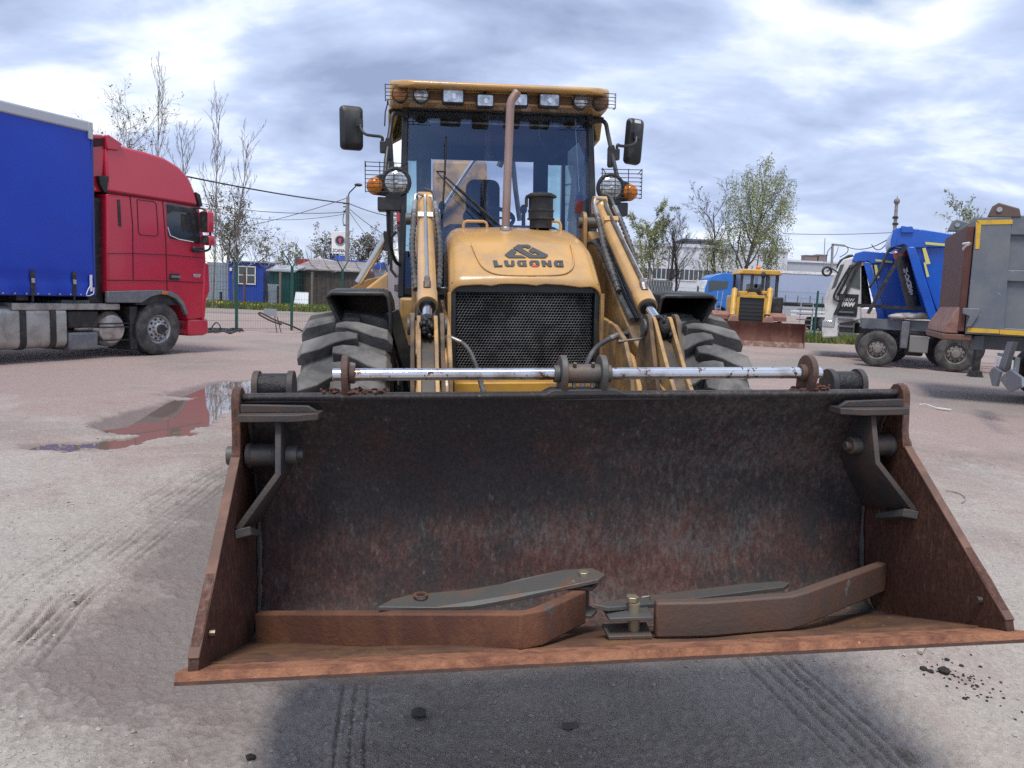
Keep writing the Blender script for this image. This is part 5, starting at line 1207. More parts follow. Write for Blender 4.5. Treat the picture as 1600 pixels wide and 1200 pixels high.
# ---- trailer
yF = DS(145, 330, 1.28)[0]
TRM = DF.M @ Matrix.Translation((0, yF - 4, 0))
trailer = empty('semi_trailer', M=TRM); tag(trailer, 'semi-trailer with royal blue tarpaulin sides behind the red cab', 'trailer')
zB, zR, zT = DS(147, 462, 1.28)[1], DS(141, 207, 1.28)[1], DS(140, 190, 1.28)[1]
LEN = 9.0
mb = MB(); nu, nv = 120, 30; rings = []
for i in range(nu + 1):
    u = 4 - LEN * i / nu; rg = []
    for j in range(nv + 1):
        z = zB + (zR - zB) * j / nv; low = math.exp(-(z - zB) / .22)
        bulge = .012 * math.sin(u * 2.3) * math.sin(j / nv * 3.14) + low * .020 * math.sin(u * 9 + 6 * (z - zB)) + .006 * math.sin(u * 1.1 + z * 3) - .018 * math.exp(-((z - zB - .28) / .05) ** 2)
        rg.append((1.275 + bulge, u, z))
    rings.append(rg)
mb.loft(rings, closed=False); cur = mb.build('side_curtain', m_blue, trailer, smooth=60)
mb = MB(); mb.box(-1.27, 1.255, 4 - LEN, 4, zB - .02, zR + .05); mb.build('load_box', m_blue, trailer, bevel=.02)
mb = MB(); mb.box(-1.29, 1.30, 4 - LEN, 4.01, zR, zT); mb.build('roof_rail', m_railw, trailer, bevel=.03)
mb = MB(); mb.box(-1.29, 1.29, 3.99, 4.03, zB, zT - .01); mb.build('front_wall', mat('front_wall_blue', (.02, .05, .25), .5), trailer, bevel=.01)
mb = MB(); mb.box(1.262, 1.305, 3.93, 4.02, zR - .12, zT - .01); mb.build('corner_casting', m_railw, trailer, bevel=.01)
for px in (-15, 50, 115):
    ys = DS(px, 440, 1.28)[0] - (yF - 4); mb = MB(); mb.box(1.285, 1.305, ys - .035, ys + .035, zB - .01, zB + .42); so = mb.build('curtain_strap', m_dark, trailer)
    mb = MB(); mb.box(1.305, 1.32, ys - .03, ys + .03, zB + .20, zB + .28); mb.build('buckle', m_galv, so, bevel=.005)
    mb = MB(); mb.box(1.27, 1.30, ys - .012, ys + .012, zB - .12, zB - .01); mb.build('strap_hook', m_dark, so)
mb = MB()
for k in range(44): mb.box(1.292, 1.30, 3.9 - .2 * k, 3.93 - .2 * k, zB + .005, zB + .03)
oo = mb.build('hem_eyelet', m_galv, trailer, smooth=0); oo['kind'] = 'stuff'
ys = DS(141, 440, 1.28)[0] - (yF - 4); mb = MB(); mb.box(1.29, 1.31, ys - .02, ys + .02, zB + .08, zB + .38); mb.build('tension_lever', m_white, trailer)
mb = MB(); mb.tube(smooth_path([(1.30, ys, zB + .2), (1.32, ys - .08, zB + .1), (1.31, ys - .10, zB + .0), (1.31, ys + .03, zB + .03), (1.31, ys + .05, zB + .15)], 5), .008, 6); mb.build('lever_cord', m_white, trailer)
mb = MB(); mb.box(-.5, -.4, 4 - LEN, 3.0, zB - .14, zB - .02); mb.box(.4, .5, 4 - LEN, 3.0, zB - .14, zB - .02); mb.box(-1.2, 1.2, 2.6, 2.8, zB - .1, zB - .02); mb.build('trailer_frame', m_dark, trailer)
for s in (-1, 1):
    for yy in (4 - LEN + 1.0, 4 - LEN + 2.3): truck_wheel(trailer, s * 1.2, yy, .53, .36, s)
    mb = MB(); mb.box(s * .55, s * .75, 4 - LEN + .8, 4 - LEN + 2.5, .5, zB - .05); mb.build('axle_hanger', m_dark, trailer)

# black cables on the ground by the truck's bumper
def cable_pile(px0, px1, py, n, label):
    mb = MB(); r2 = random.Random(9)
    for q in range(n):
        pts = []
        for k in range(9):
            u = k / 8; px = px0 + (px1 - px0) * u + r2.uniform(-6, 6); g_ = gnd(px, py + r2.uniform(-3, 4))
            pts.append((g_.x, g_.y, .03 + .02 * r2.random() + (.0 if k not in (2, 3) or q else .0)))
        mb.tube(smooth_path(pts, 4), .022, 6)
    g0, g1, g2 = gnd(332, 516), gnd(338, 516), gnd(344, 518)
    mb.tube(smooth_path([g0, (g0.x, g0.y, .12), (g1.x, g1.y, .24), (g2.x, g2.y, .16), g2], 6), .02, 6)
    o = mb.build('cable', m_dark, None); tag(o, label, 'cable'); return o
cable_pile(306, 378, 518, 6, 'tangle of black cable on the dirt beside the red truck bumper')
# ================================================================ BACKGROUND, LEFT: FENCE, SHEDS, SIGN, POLE, TREES
m_green = mat('fence_green', (0.012, 0.085, 0.065), 0.45)
m_wire = mat('fence_wire', (0.03, 0.11, 0.09), 0.5)
m_razor = mat('razor_wire', (0.30, 0.31, 0.32), 0.6, .2)
m_conc = mat('pole_concrete', (0.30, 0.29, 0.275), 0.85, dirt=(.2, .19, .18), amt=.4)

def fence_run(name, label, pts, h, razor=0.0, barbs=True, panel_skip=()):
    p0 = Vector((*pts[0], 0)); root = empty(name, M=Matrix.Translation(p0)); tag(root, label, 'fence')
    P = [Vector((*p, 0)) - p0 for p in pts]
    for i, p in enumerate(P):
        mb = MB(); mb.box(p.x - .035, p.x + .035, p.y - .035, p.y + .035, 0, h + .08); po = mb.build('fence_post', m_green, root)
        if barbs:
            d_ = (P[min(i + 1, len(P) - 1)] - P[max(i - 1, 0)]).normalized(); nn = Vector((-d_.y, d_.x, 0))
            for s_ in (-1, 1): mb = MB(); mb.bar(p + Vector((0, 0, h + .06)), p + d_ * .28 * s_ + nn * .1 * s_ + Vector((0, 0, h + .42)), .03, .03); mb.build('post_arm', m_green, po)
    for i, (a, b) in enumerate(zip(P[:-1], P[1:])):
        if i in panel_skip: continue
        d_ = (b - a); L = d_.length; d_ = d_ / L; mb = MB()
        n = int(L / .055)
        for k in range(1, n):
            q = a + d_ * (L * k / n); mb.tube([q + Vector((0, 0, .06)), q + Vector((0, 0, h))], .0030, 3, caps=False)
        for k in range(9):
            z = .08 + (h - .1) * k / 8; mb.tube([a + Vector((0, 0, z)), b + Vector((0, 0, z))], .0045, 3, caps=False)
        o = mb.build('mesh_panel', m_wire, root, smooth=0, fix=False); o['kind'] = 'stuff'
        if barbs:
            for k, z in enumerate((h + .18, h + .38)):
                mb = MB(); mb.tube([a + Vector((0, 0, z)), b + Vector((0, 0, z))], .004, 3); mb.build('barbed_strand', m_razor, root)
    if razor:
        L = (P[-1] - P[0]).length; d_ = (P[-1] - P[0]).normalized(); nn = Vector((-d_.y, d_.x, 0)); n = int(L / .30) ; pts_ = []
        r3 = random.Random(4)
        for k in range(n * 12):
            t = k / 12; a = 2 * math.pi * t; rr_ = razor * (1 + .12 * math.sin(t * 1.7))
            pts_.append(P[0] + d_ * (L * k / (n * 12) + .15 * math.sin(a * .5)) + nn * rr_ * .55 * math.cos(a) + d_ * rr_ * .9 * math.cos(a + .3) + Vector((0, 0, h + .42 + rr_ * math.sin(a))))
        mb = MB(); mb.tube(pts_, .009, 3, caps=False); mb.build('razor_coil', m_razor, root, smooth=0, fix=False)
    return root
q0, q1 = gnd(369.5, 517), gnd(455.5, 517); st = (q1 - q0)
fpts = [tuple((q0 + st * k).xy) for k in (-2, -1, 0, 1, 2, 3, 4)]
fence_run('mesh_fence', 'green wire mesh fence with razor coils between the red truck and the loader', fpts, 2.02, razor=.40)

# sheds behind the fence -------------------------------------------------
def W(px, py, Y): return at(px, py, Y)
def face_box(mb, px0, px1, pyt, Y, dep, z0=0.0):
    a, b = at(px0, pyt, Y), at(px1, pyt, Y); mb.box(a.x, b.x, Y, Y + dep, z0, (a.z + b.z) / 2); return a.x, b.x, (a.z + b.z) / 2
YS = 50.0
m_cabin = mat('cabin_blue', (0.018, 0.060, 0.42), 0.45, dirt=(0.02, 0.05, 0.30), amt=.4, scale=1.5)
x0, x1, zt = at(357, 410, YS).x, at(412, 412, YS).x, at(385, 410, YS).z
cabin = empty('site_cabin', M=Matrix.Translation(((x0 + x1) / 2, YS, 0))); tag(cabin, 'blue site cabin with a white-framed window behind the fence', 'cabin')
cxm = (x0 + x1) / 2; hw = (x1 - x0) / 2
mb = MB(); mb.box(-hw, hw, .03, 2.6, .05, zt); mb.build('wall', m_cabin, cabin, bevel=.01)
for k in range(int(2 * hw / .14)): mb = MB(); xx = -hw + .07 + .14 * k; mb.box(xx, xx + .06, .012, .03, .1, zt - .06); mb.build('cladding_rib', m_cabin, cabin, smooth=0)
mb = MB(); mb.box(-hw - .12, hw + .12, -.15, 2.7, zt, zt + .07); mb.build('roof', mat('cabin_roof', (.25, .26, .28), .5, .3), cabin)
a, b = at(372, 415, YS), at(400, 445, YS); wx0, wx1, wz0, wz1 = a.x - cxm, b.x - cxm, b.z, a.z
mb = MB(); mb.box(wx0, wx1, -.02, .03, wz0, wz1); wf = mb.build('window', m_tint, cabin)
mb = MB()
for q in ((wx0, wx0 + .07, wz0, wz1), (wx1 - .07, wx1, wz0, wz1), ((wx0 + wx1) / 2 - .03, (wx0 + wx1) / 2 + .03, wz0, wz1)): mb.box(q[0], q[1], -.05, -.02, q[2], q[3])
for z in (wz0, wz1 - .07, (wz0 + wz1) / 2 - .03): mb.box(wx0, wx1, -.048, -.022, z, z + .07)
mb.build('window_frame', m_white, wf)
a = at(361, 421, YS); mb = MB(); mb.box(a.x - cxm - .08, a.x - cxm + .08, -.06, 0.01, a.z - .1, a.z + .1); mb.build('wall_lamp', m_white, cabin, bevel=.01)
def sheet_wall(name, label, cat, px0, px1, pyt, Y, m, rib=.12, amp=.03, dep=.04, z0=0, lean=0):
    a, b = at(px0, pyt, Y), at(px1, pyt, Y); n = max(3, int((b.x - a.x) / rib)) * 2; cx_ = (a.x + b.x) / 2
    root = empty(name, M=Matrix.Translation((cx_, Y, 0))); tag(root, label, cat)
    mb = MB(); rg = []
    for k in range(n + 1):
        x = a.x + (b.x - a.x) * k / n - cx_; y = amp * (1 if k % 2 else -1)
        rg.append([(x, y, z0), (x, y + lean, (a.z + b.z) / 2)])
    mb.loft(rg, closed=False); mb.build('corrugated_sheet', m, root, smooth=0, solid=.01)
    for xx in (a.x - cx_ + .1, b.x - cx_ - .1): mb = MB(); mb.box(xx - .05, xx + .05, amp + .02, amp + .12, 0, (a.z + b.z) / 2 - .1); mb.build('post', m_dark, root)
    return root
sheet_wall('corrugated_wall', 'pale grey corrugated sheet wall beside the blue cabin', 'wall', 324, 357, 410, YS + .6, mat('sheet_grey', (.36, .42, .47), .4, .3, dirt=(.28, .32, .36), amt=.4), .18)
def simple_shed(name, label, px0, px1, pyt, Y, dep, m, m_roof, slope=0.25, plank=None, roofpx=None, over=.15):
    a, b = at(px0, pyt, Y), at(px1, pyt, Y); cx_ = (a.x + b.x) / 2; h = (a.z + b.z) / 2; hw_ = (b.x - a.x) / 2
    root = empty(name, M=Matrix.Translation((cx_, Y, 0))); tag(root, label, 'shed')
    mb = MB(); mb.box(-hw_, hw_, .04, dep, 0, h - .02); mb.build('wall', m, root)
    if plank:
        n = int(2 * hw_ / plank)
        for k in range(n):
            mb = MB(); xx = -hw_ + 2 * hw_ * k / n; j = random.Random(k + int(px0)).uniform(-.012, .012); mb.box(xx + .008, xx + 2 * hw_ / n - .008, .0 + j, .04, 0.04, h - .05); mb.build('plank', m, root, smooth=0)
    mb = MB(); mb.hexa([(-hw_ - over, -over * 1.5, h - .02), (hw_ + over, -over * 1.5, h - .02), (hw_ + over, dep + over, h + slope * dep), (-hw_ - over, dep + over, h + slope * dep),
                        (-hw_ - over, -over * 1.5, h + .06), (hw_ + over, -over * 1.5, h + .06), (hw_ + over, dep + over, h + slope * dep + .08), (-hw_ - over, dep + over, h + slope * dep + .08)])
    ro = mb.build('roof', m_roof, root)
    return root
m_teal = mat('shed_green', (.006, .065, .06), .5, dirt=(.01, .045, .045), amt=.4)
m_brown = mat('shed_brown', (.055, .036, .03), .8, dirt=(.09, .07, .06), amt=.5, scale=3)
m_tin = mat('tin_roof', (.50, .52, .55), .4, .4, dirt=(.35, .35, .36), amt=.5, scale=1.5)
m_slate = mat('asbestos_roof', (.30, .27, .26), .8, dirt=(.2, .17, .16), amt=.5, scale=1.5)
simple_shed('garden_shed', 'green tin shed with a bright roof next to the blue cabin', 421, 459, 424, YS - .5, 2.0, m_teal, m_tin, .18, plank=.25)
simple_shed('plank_shed', 'long dark brown plank shed with a shallow grey roof', 460, 566, 423, YS + 1.5, 4.5, m_brown, m_slate, .16, plank=.3)
simple_shed('narrow_shed', 'narrow dark shed squeezed between the blue cabin and the green shed', 412, 421, 414, YS + 1.2, 2.5, m_brown, m_slate, .1)
sheet_wall('leaning_sheet', 'loose corrugated sheet standing before the green shed', 'sheet', 414, 436, 444, YS - 1.6, mat('sheet_blue_grey', (.20, .23, .27), .45, .3), .16, .02, lean=.5)
a, b = at(461, 456, YS - 1.5), at(482, 474, YS - 1.5)
mb = MB(); mb.hexa([(-.45, -.35, 0), (.5, -.35, 0), (.5, -.32, 0), (-.45, -.32, 0), (-.45, .25, a.z), (.35, .25, a.z), (.35, .28, a.z), (-.45, .28, a.z)])
o = mb.build('propped_board', mat('panel_pale', (.38, .42, .46), .4, .2), None); o.location = ((a.x + b.x) / 2, YS - 1.5, 0); tag(o, 'pale flat panel propped against the brown plank shed', 'panel')
for px, pyt, m_, lab in ((382, 425, mat('rust_post', (.16, .07, .045), .8), 'short rusty brown post standing in front of the cabin window'), (438, 424, mat('wood_post', (.25, .19, .14), .8), 'pale wooden post before the green shed'), (488, 425, mat('wood_post2', (.2, .17, .14), .8), 'thin wooden post before the brown plank shed'), (345, 456, m_dark, 'short black stub post by the grey sheet wall')):
    a = at(px, pyt, YS - 2.2); mb = MB(); mb.box(-.06, .06, -.06, .06, 0, a.z); mb.box(-.08, .08, -.08, .08, a.z - .05, a.z); o = mb.build('post', m_); o.location = (a.x, YS - 2.2, 0); tag(o, lab, 'post')
# verge of rough grass with dandelions
def grass_strip(name, label, xr, yr, n, h, seed, cols):
    rng_ = np.random.default_rng(seed); x = rng_.uniform(*xr, n); y = rng_.uniform(*yr, n); th = rng_.random(n) * 6.28; hh = h * (.4 + rng_.random(n)); w = .03 + .03 * rng_.random(n)
    keep = vnoise(x * .4, y * .4 + seed) > -.28; x, y, th, hh, w = x[keep], y[keep], th[keep], hh[keep], w[keep]; n = len(x)
    c, s_ = np.cos(th) * w, np.sin(th) * w; le = rng_.normal(0, .08, (n, 2))
    co = np.stack([np.stack([x - c, y - s_, 0 * x], -1), np.stack([x + c, y + s_, 0 * x], -1), np.stack([x + le[:, 0], y + le[:, 1], hh], -1)], 1).reshape(-1, 3)
    me = bpy.data.meshes.new(name); me.from_pydata(co.tolist(), [], np.arange(3 * n).reshape(-1, 3).tolist()); me.materials.append(mat('grass_blade', (.085, .135, .022), .8, dirt=(.16, .17, .04), amt=.5, scale=.8))
    o = bpy.data.objects.new(name, me); COL.objects.link(o); tag(o, label, 'grass', kind='stuff'); return o
grass_strip('grass', 'rough green verge with dandelions in front of the sheds', (-24, -5), (42.5, 48.8), 26000, .28, 3, None)
mb = MB(); r5 = random.Random(12)
for k in range(260):
    x, y = r5.uniform(-23, -6), r5.uniform(42.6, 47); mb.ell((x, y, .25), (.05, .05, .04), 6, 3)
o = mb.build('dandelions', mat('dandelion', (.75, .60, .03), .7), None, fix=False); tag(o, 'yellow dandelion flowers in the rough grass verge', 'flowers', kind='stuff')

# board on trestle and bent pole near the fence
bo = gnd(437, 520); root = empty('sign_board', M=Matrix.Translation((bo.x, bo.y, 0))); tag(root, 'small blank grey board on thin legs at the fence foot', 'board')
F2 = Frame(Matrix.Translation((bo.x, bo.y, 0)))
a, b = F2.sy(412, 482, 0), F2.sy(432, 494, 0); mb = MB(); mb.box(a.x, b.x, -.01, .01, b.z, a.z); mb.build('board', mat('board_grey', (.30, .33, .36), .5), root)
for dx in (0, .14): mb = MB(); mb.bar((a.x + .35 + dx * .5, 0, b.z), (a.x + .42 + dx, .0, 0), .02, .02); mb.build('leg', m_dark, root)
pp = [gnd(476, 519), at(455, 509, bo.y - .3), at(430, 500, bo.y - .3), at(408, 489, bo.y - .3), at(406, 492, bo.y - .3), at(425, 502, bo.y - .3), at(440, 507, bo.y - .3)]
mb = MB(); mb.tube(smooth_path(pp, 6), .028, 8); o = mb.build('bent_pipe', mat('dark_rust', (.06, .04, .033), .7)); tag(o, 'bent dark pipe leaning on the ground before the mesh fence', 'pipe')
# kerb stones along the road beyond the fence
for px0, px1, lab in ((467, 487, 'pale kerb slab by the grass left of the loader'),):
    a = gnd(px0, 486); b = gnd(px1, 486); mb = MB(); mb.box(a.x, b.x, a.y, a.y + .6, 0, .12); o = mb.build('kerb_slab', m_conc, None, bevel=.02); tag(o, lab, 'slab')

# dealership roofs far behind
YD = 84.0
def roof_building(name, label, poly_wall, Y, dep, m_wall, roof_poly, m_roof):
    P = [at(*p, Y) for p in poly_wall]; cx_ = sum(p.x for p in P) / len(P)
    root = empty(name, M=Matrix.Translation((cx_, Y, 0))); tag(root, label, 'building')
    mb = MB(); mb.prism([(p.x - cx_, max(p.z, 0)) for p in P], 0, dep, 'y'); mb.build('wall', m_wall, root)
    Q = [at(*p, Y) for p in roof_poly]; mb = MB(); mb.prism([(p.x - cx_, p.z) for p in Q], -.8, dep + .5, 'y'); mb.build('roof', m_roof, root)
    return root, cx_
m_redroof = mat('red_roof', (.28, .035, .05), .5); m_blueroof = mat('blue_roof', (.025, .075, .36), .5); m_pale = mat('pale_wall', (.55, .58, .62), .6)
roof_building('workshop_hall', 'workshop with a red gable end and pale roof behind the sheds', ((467, 412), (545, 424), (545, 470), (467, 470)), YD, 14, m_pale, ((466, 405), (480, 405), (546, 420), (546, 425), (530, 424), (466, 413)), m_redroof)
roof_building('sales_hall', 'long low hall with a blue roof under the tall sign', ((512, 414), (606, 418), (606, 470), (512, 470)), YD + 16, 12, m_pale, ((508, 405), (516, 404), (580, 409), (606, 412), (606, 420), (560, 418), (540, 414)), m_blueroof)
roof_building('white_hall', 'white-roofed hall far behind the razor wire', ((480, 412), (560, 418), (560, 470), (480, 470)), YD + 6, 6, m_pale, ((482, 404), (505, 404), (566, 418), (566, 421), (500, 412)), mat('white_roof', (.70, .73, .78), .5))
# sign pylon
YP = 92.0; a, b = at(519, 361, YP), at(540, 397, YP); cx_ = (a.x + b.x) / 2
py = empty('sign_pylon', M=Matrix.Translation((cx_, YP, 0))); tag(py, 'tall white roadside sign with a round emblem and dark lettering', 'sign')
hw_ = (b.x - a.x) / 2
mb = MB(); mb.box(-hw_, hw_, -.2, .2, b.z, a.z); mb.build('sign_board', m_white, py, bevel=.03)
c = at(532, 376, YP); cz = c.z; ccx = c.x - cx_
m_signb = mat('sign_navy', (.02, .035, .09), .4)
mb = MB(); mb.cyl((ccx, -.21, cz), (ccx, -.23, cz), .60, n=32); em = mb.build('emblem', m_signb, py)
mb = MB(); mb.torus((ccx, -.23, cz), (0, 1, 0), .52, .06, 32, 6); mb.build('emblem_ring', m_galv, em)
mb = MB(); mb.prism([(ccx - .18, cz - .1), (ccx - .22, cz + .12), (ccx - .08, cz + .30), (ccx + .12, cz + .28), (ccx + .2, cz + .08), (ccx + .08, cz - .02), (ccx + .16, cz - .24), (ccx, cz - .36), (ccx - .08, cz - .2)], -.245, -.232, 'y'); mb.build('emblem_figure', m_logor, em)
t_ = at(530, 392, YP); put_text('SCANIA', .55, m_signb, py, Matrix.Translation((t_.x - cx_, -.215, t_.z)), bold=.012, sx=.72)
a2, b2 = at(524, 399, YP), at(540, 412, YP); mb = MB(); mb.box(a2.x - cx_, b2.x - cx_, -.18, .18, b2.z, a2.z); mb.build('lower_board', m_blueroof, py)
mb = MB(); mb.box(-.2, .2, -.15, .15, 0, b2.z); mb.build('mast', m_galv, py)

# utility pole with street lamp
YU = 58.0
ub = at(541.5, 470, YU); pole = empty('utility_pole', M=Matrix.Translation((ub.x, YU, 0))); tag(pole, 'concrete utility pole with a single street lamp arm', 'pole')
ptop = at(543.5, 307, YU); mb = MB(); mb.cyl((0, 0, 0), (ptop.x - ub.x, 0, ptop.z), .20, .12, n=12); mb.build('shaft', m_conc, pole)
def U(px, py): p = at(px, py, YU); return (p.x - ub.x, 0, p.z)
mb = MB(); mb.tube([U(543, 320), U(544.5, 305), U(546, 301), U(556, 291)], .045, 8); mb.build('lamp_arm', m_dark, pole)
p = U(560, 289); mb = MB(); mb.ell(p, (.30, .14, .12), 10, 8); mb.build('lamp_head', m_dark, pole)
for py_ in (318, 323, 330, 352):
    p = U(541, py_); mb = MB(); mb.box(p[0] - .22, p[0] + .22, -.05, .05, p[2] - .05, p[2] + .03); mb.build('cross_arm', m_dark, pole)
p = U(538, 345); mb = MB(); mb.tube(smooth_path([U(541, 325), U(537, 335), U(536, 347), U(539, 352), U(541, 350)], 5), .03, 6); mb.build('service_cable', m_dark, pole)
def span(label, a, b, sag, r, Ya=None, Yb=None):
    pts = []
    for k in range(13):
        t = k / 12; p = a.lerp(b, t); pts.append((p.x, p.y, p.z - sag * 4 * t * (1 - t)))
    mb = MB(); mb.tube(pts, r, 5); o = mb.build('overhead_cable', m_dark, None); tag(o, label, 'cable', 'overhead cables strung from the pole'); return o
pl = lambda py_: Vector((ub.x + .05, YU, at(542, py_, YU).z))
span('thick twisted overhead cable running from the pole over the red cab', pl(318), at(150, 245, 34), .2, .045)
span('thin overhead cable sagging left of the pole below the thick one', pl(331), at(250, 305, 52), .5, .022)
span('thin overhead cable lowest on the left of the pole', pl(333), at(330, 330, 66), .6, .018)
span('overhead cable rising to the pole top from the bushy tree', pl(308), at(352, 358, 78), .3, .025)
span('overhead cable running right from the pole towards the loader cab', pl(318), at(640, 342, 62), .2, .03)
span('thin overhead cable falling from the pole behind the loader', pl(326), at(640, 385, 62), .3, .022)
span('steep thin overhead cable dropping right from the pole', pl(330), at(606, 405, 58.5), .2, .018)

# ---------------------------------------------------------------- trees
def tree(name, label, base, height, seed, trunk_r, m_bark, m_leaf=None, spread=.45, levels=4, lean=(0, 0), leaf_n=0, leaf=.16, droop=0.0, start=.25, up=.35, nb=(8, 6, 5, 4), ratio=.5, group=None, cat='tree', twig_r=.010, straight=1.0):
    rg_ = random.Random(seed); root = empty(name, M=Matrix.Translation((base[0], base[1], 0))); tag(root, label, cat, group)
    tr, cr = MB(), MB(); tips = []
    def branch(p, d_, L, r, lv):
        n = 5 if lv < 2 else 3; pts = [p]; dd_ = d_.copy(); dirs = [d_]
        for k in range(n):
            wob = .10 * straight if lv == 0 else .22
            dd_ = (dd_ + Vector((rg_.gauss(0, wob), rg_.gauss(0, wob), rg_.gauss(0, wob * .5) + (up * .3 if lv else .12) - droop * (.35 if lv >= 2 else 0)))).normalized()
            pts.append(pts[-1] + dd_ * (L / n)); dirs.append(dd_)
        rs = [max(twig_r * .6, r * (1 - .75 * k / n)) for k in range(n + 1)]
        (tr if lv <= 1 else cr).tube(pts, rs, (8, 6, 4, 3, 3)[min(lv, 4)], caps=False)
        if lv >= 2: tips.extend(pts[1:])
        if lv >= levels: return
        m_ = nb[min(lv, len(nb) - 1)]
        for k in range(m_):
            t = start + (1 - start) * (k + rg_.random() * .8) / m_ if lv == 0 else .25 + .75 * (k + rg_.random()) / m_
            t = min(t, .99); i = min(int(t * n), n - 1); q = pts[i].lerp(pts[i + 1], t * n - i)
            a = rg_.uniform(0, 6.283) if lv else 2.4 * k + rg_.uniform(-.5, .5)
            ax = dirs[i + 1].orthogonal().normalized(); ax = Matrix.Rotation(a, 3, dirs[i + 1]) @ ax
            tilt = spread * rg_.uniform(.8, 1.3) * (1.15 if lv else 1.0)
            nd = (dirs[i + 1] * math.cos(tilt) + ax * math.sin(tilt)).normalized()
            branch(q, nd, L * ratio * rg_.uniform(.7, 1.15) * (1.15 - .55 * t if lv == 0 else 1.0), max(twig_r, rs[i] * .5), lv + 1)
    branch(Vector((0, 0, -.05)), Vector((lean[0], lean[1], 1)).normalized(), height, trunk_r, 0)
    tr.build('trunk', m_bark, root, smooth=60, fix=False)
    co_ = cr.build('crown', m_bark, root, smooth=0, fix=False)
    if leaf_n:
        lm = MB(); vs_, fs_ = [], []
        tip_, run_ = None, 0
        for k in range(leaf_n):
            if droop and run_ <= 0: tip_, run_ = rg_.choice(tips), rg_.randint(4, 9)
            run_ -= 1
            q = (tip_ + Vector((0, 0, -.13 * run_)) if droop else rg_.choice(tips)) + Vector((rg_.gauss(0, .07), rg_.gauss(0, .07), rg_.gauss(0, .07)))
            u = Vector((rg_.gauss(0, 1), rg_.gauss(0, 1), rg_.gauss(0, 1) - droop * 2)).normalized(); v = u.orthogonal().normalized()
            v = Matrix.Rotation(rg_.uniform(0, 6.28), 3, u) @ v; s_ = leaf * rg_.uniform(.5, 1.2)
            b0 = len(vs_); vs_ += [q, q + u * s_ * .5 + v * s_ * .28, q + u * s_, q + u * s_ * .5 - v * s_ * .28]; fs_.append((b0, b0 + 1, b0 + 2, b0 + 3))
        lm.add(vs_, fs_); lm.build('leaves', m_leaf, root, smooth=0, fix=False)
    return root
def leaf_mat(name, c1, c2):
    m, nt, b = _nodes(name); nt.links.new(_mixrgb(nt, _ramp(nt, _noise(nt, .9, 4, .7), .35, .65), c1, c2), b.inputs['Base Color'])
    b.inputs['Roughness'].default_value = .7; b.inputs['Transmission Weight'].default_value = 0.0
    b.inputs['Subsurface Weight'].default_value = 0.0
    return m
m_barkg = mat('bark_grey', (.21, .185, .165), .9, dirt=(.14, .12, .105), amt=.5, scale=1.5)
m_barkd = mat('bark_dark', (.05, .042, .038), .9)
m_barkb = mat('birch_bark', (.22, .205, .19), .8, dirt=(.05, .045, .04), amt=.5, scale=1.2)
m_lf1 = leaf_mat('birch_leaf', (.22, .255, .09), (.31, .345, .15)); m_lf2 = leaf_mat('olive_leaf', (.12, .105, .06), (.17, .15, .09)); m_lf3 = leaf_mat('pale_leaf', (.17, .21, .09), (.26, .29, .14))
GL = 'bare trees behind the red truck'
for i, (px, pyt, Y, sd_, lab) in enumerate(((243, 118, 40, 21, 'tallest bare slender tree rising behind the red cab roof'), (292, 205, 42, 22, 'shorter bare slender tree just right of the tallest one'), (338, 175, 42, 23, 'bare slender tree nearest the overhead cable end'), (372, 215, 45, 24, 'small bare slender tree right of the other bare ones'))):
    b = at(px - (6 if i else 0), 470, Y); h = at(px, pyt, Y).z
    tree('bare_tree', lab, (b.x, Y), h * .97, sd_, .055, m_barkg, spread=.28, levels=3, start=.22, up=.9, nb=(22, 7, 5), ratio=.28, group=GL, twig_r=.0075, straight=.35)
b = at(165, 470, 60); tree('bare_tree', 'thin-leaved tree top peeping over the red roof deflector', (b.x, 60), 12.3, 31, .15, m_barkg, m_lf2, spread=.6, levels=4, nb=(9, 6, 5, 3), leaf_n=500, leaf=.2, start=.4)
b = at(383, 470, 66); tree('broad_tree', 'dark branching tree with sparse leaves above the blue cabin', (b.x - .8, 66), 6.8, 41, .16, m_barkd, m_lf2, spread=.75, levels=4, nb=(7, 6, 5, 4), ratio=.6, leaf_n=1300, leaf=.22, start=.25)
b = at(355, 470, 72); tree('broad_tree', 'brownish hazy tree behind the dark branching one', (b.x, 72), 6.0, 42, .2, m_barkg, m_lf3, spread=.6, levels=4, nb=(8, 6, 5, 4), ratio=.5, leaf_n=1500, leaf=.22)
for i, (px, pyt, lab) in enumerate(((508, 372, 'brownish tree left of the sign'), (560, 372, 'brownish round tree right of the sign'), (592, 380, 'brownish tree half hidden by the loader cab'))):
    b = at(px, 470, 105); h = at(px, pyt, 105).z; tree('budding_tree', lab, (b.x, 105), h * .86, 51 + i, .25, m_barkd, m_lf2, spread=.75, levels=4, nb=(9, 6, 5, 3), ratio=.55, leaf_n=1300, leaf=.34, start=.2, group='budding trees round the sign')
for i, px in enumerate((424, 437, 450, 463, 476, 489, 500)):
    b = at(px, 470, 160); h = at(px, 388 + (i * 7 % 13), 160).z; tree('far_tree', 'thin hazy horizon tree behind the razor wire, %s from the cabin side' % ('first second third fourth fifth sixth seventh'.split()[i]), (b.x, 160), h * .95, 61 + i, .2, m_barkg, m_lf3, spread=.42, levels=3, nb=(10, 5, 4), ratio=.35, leaf_n=260, leaf=.5, start=.2, group='far thin trees')
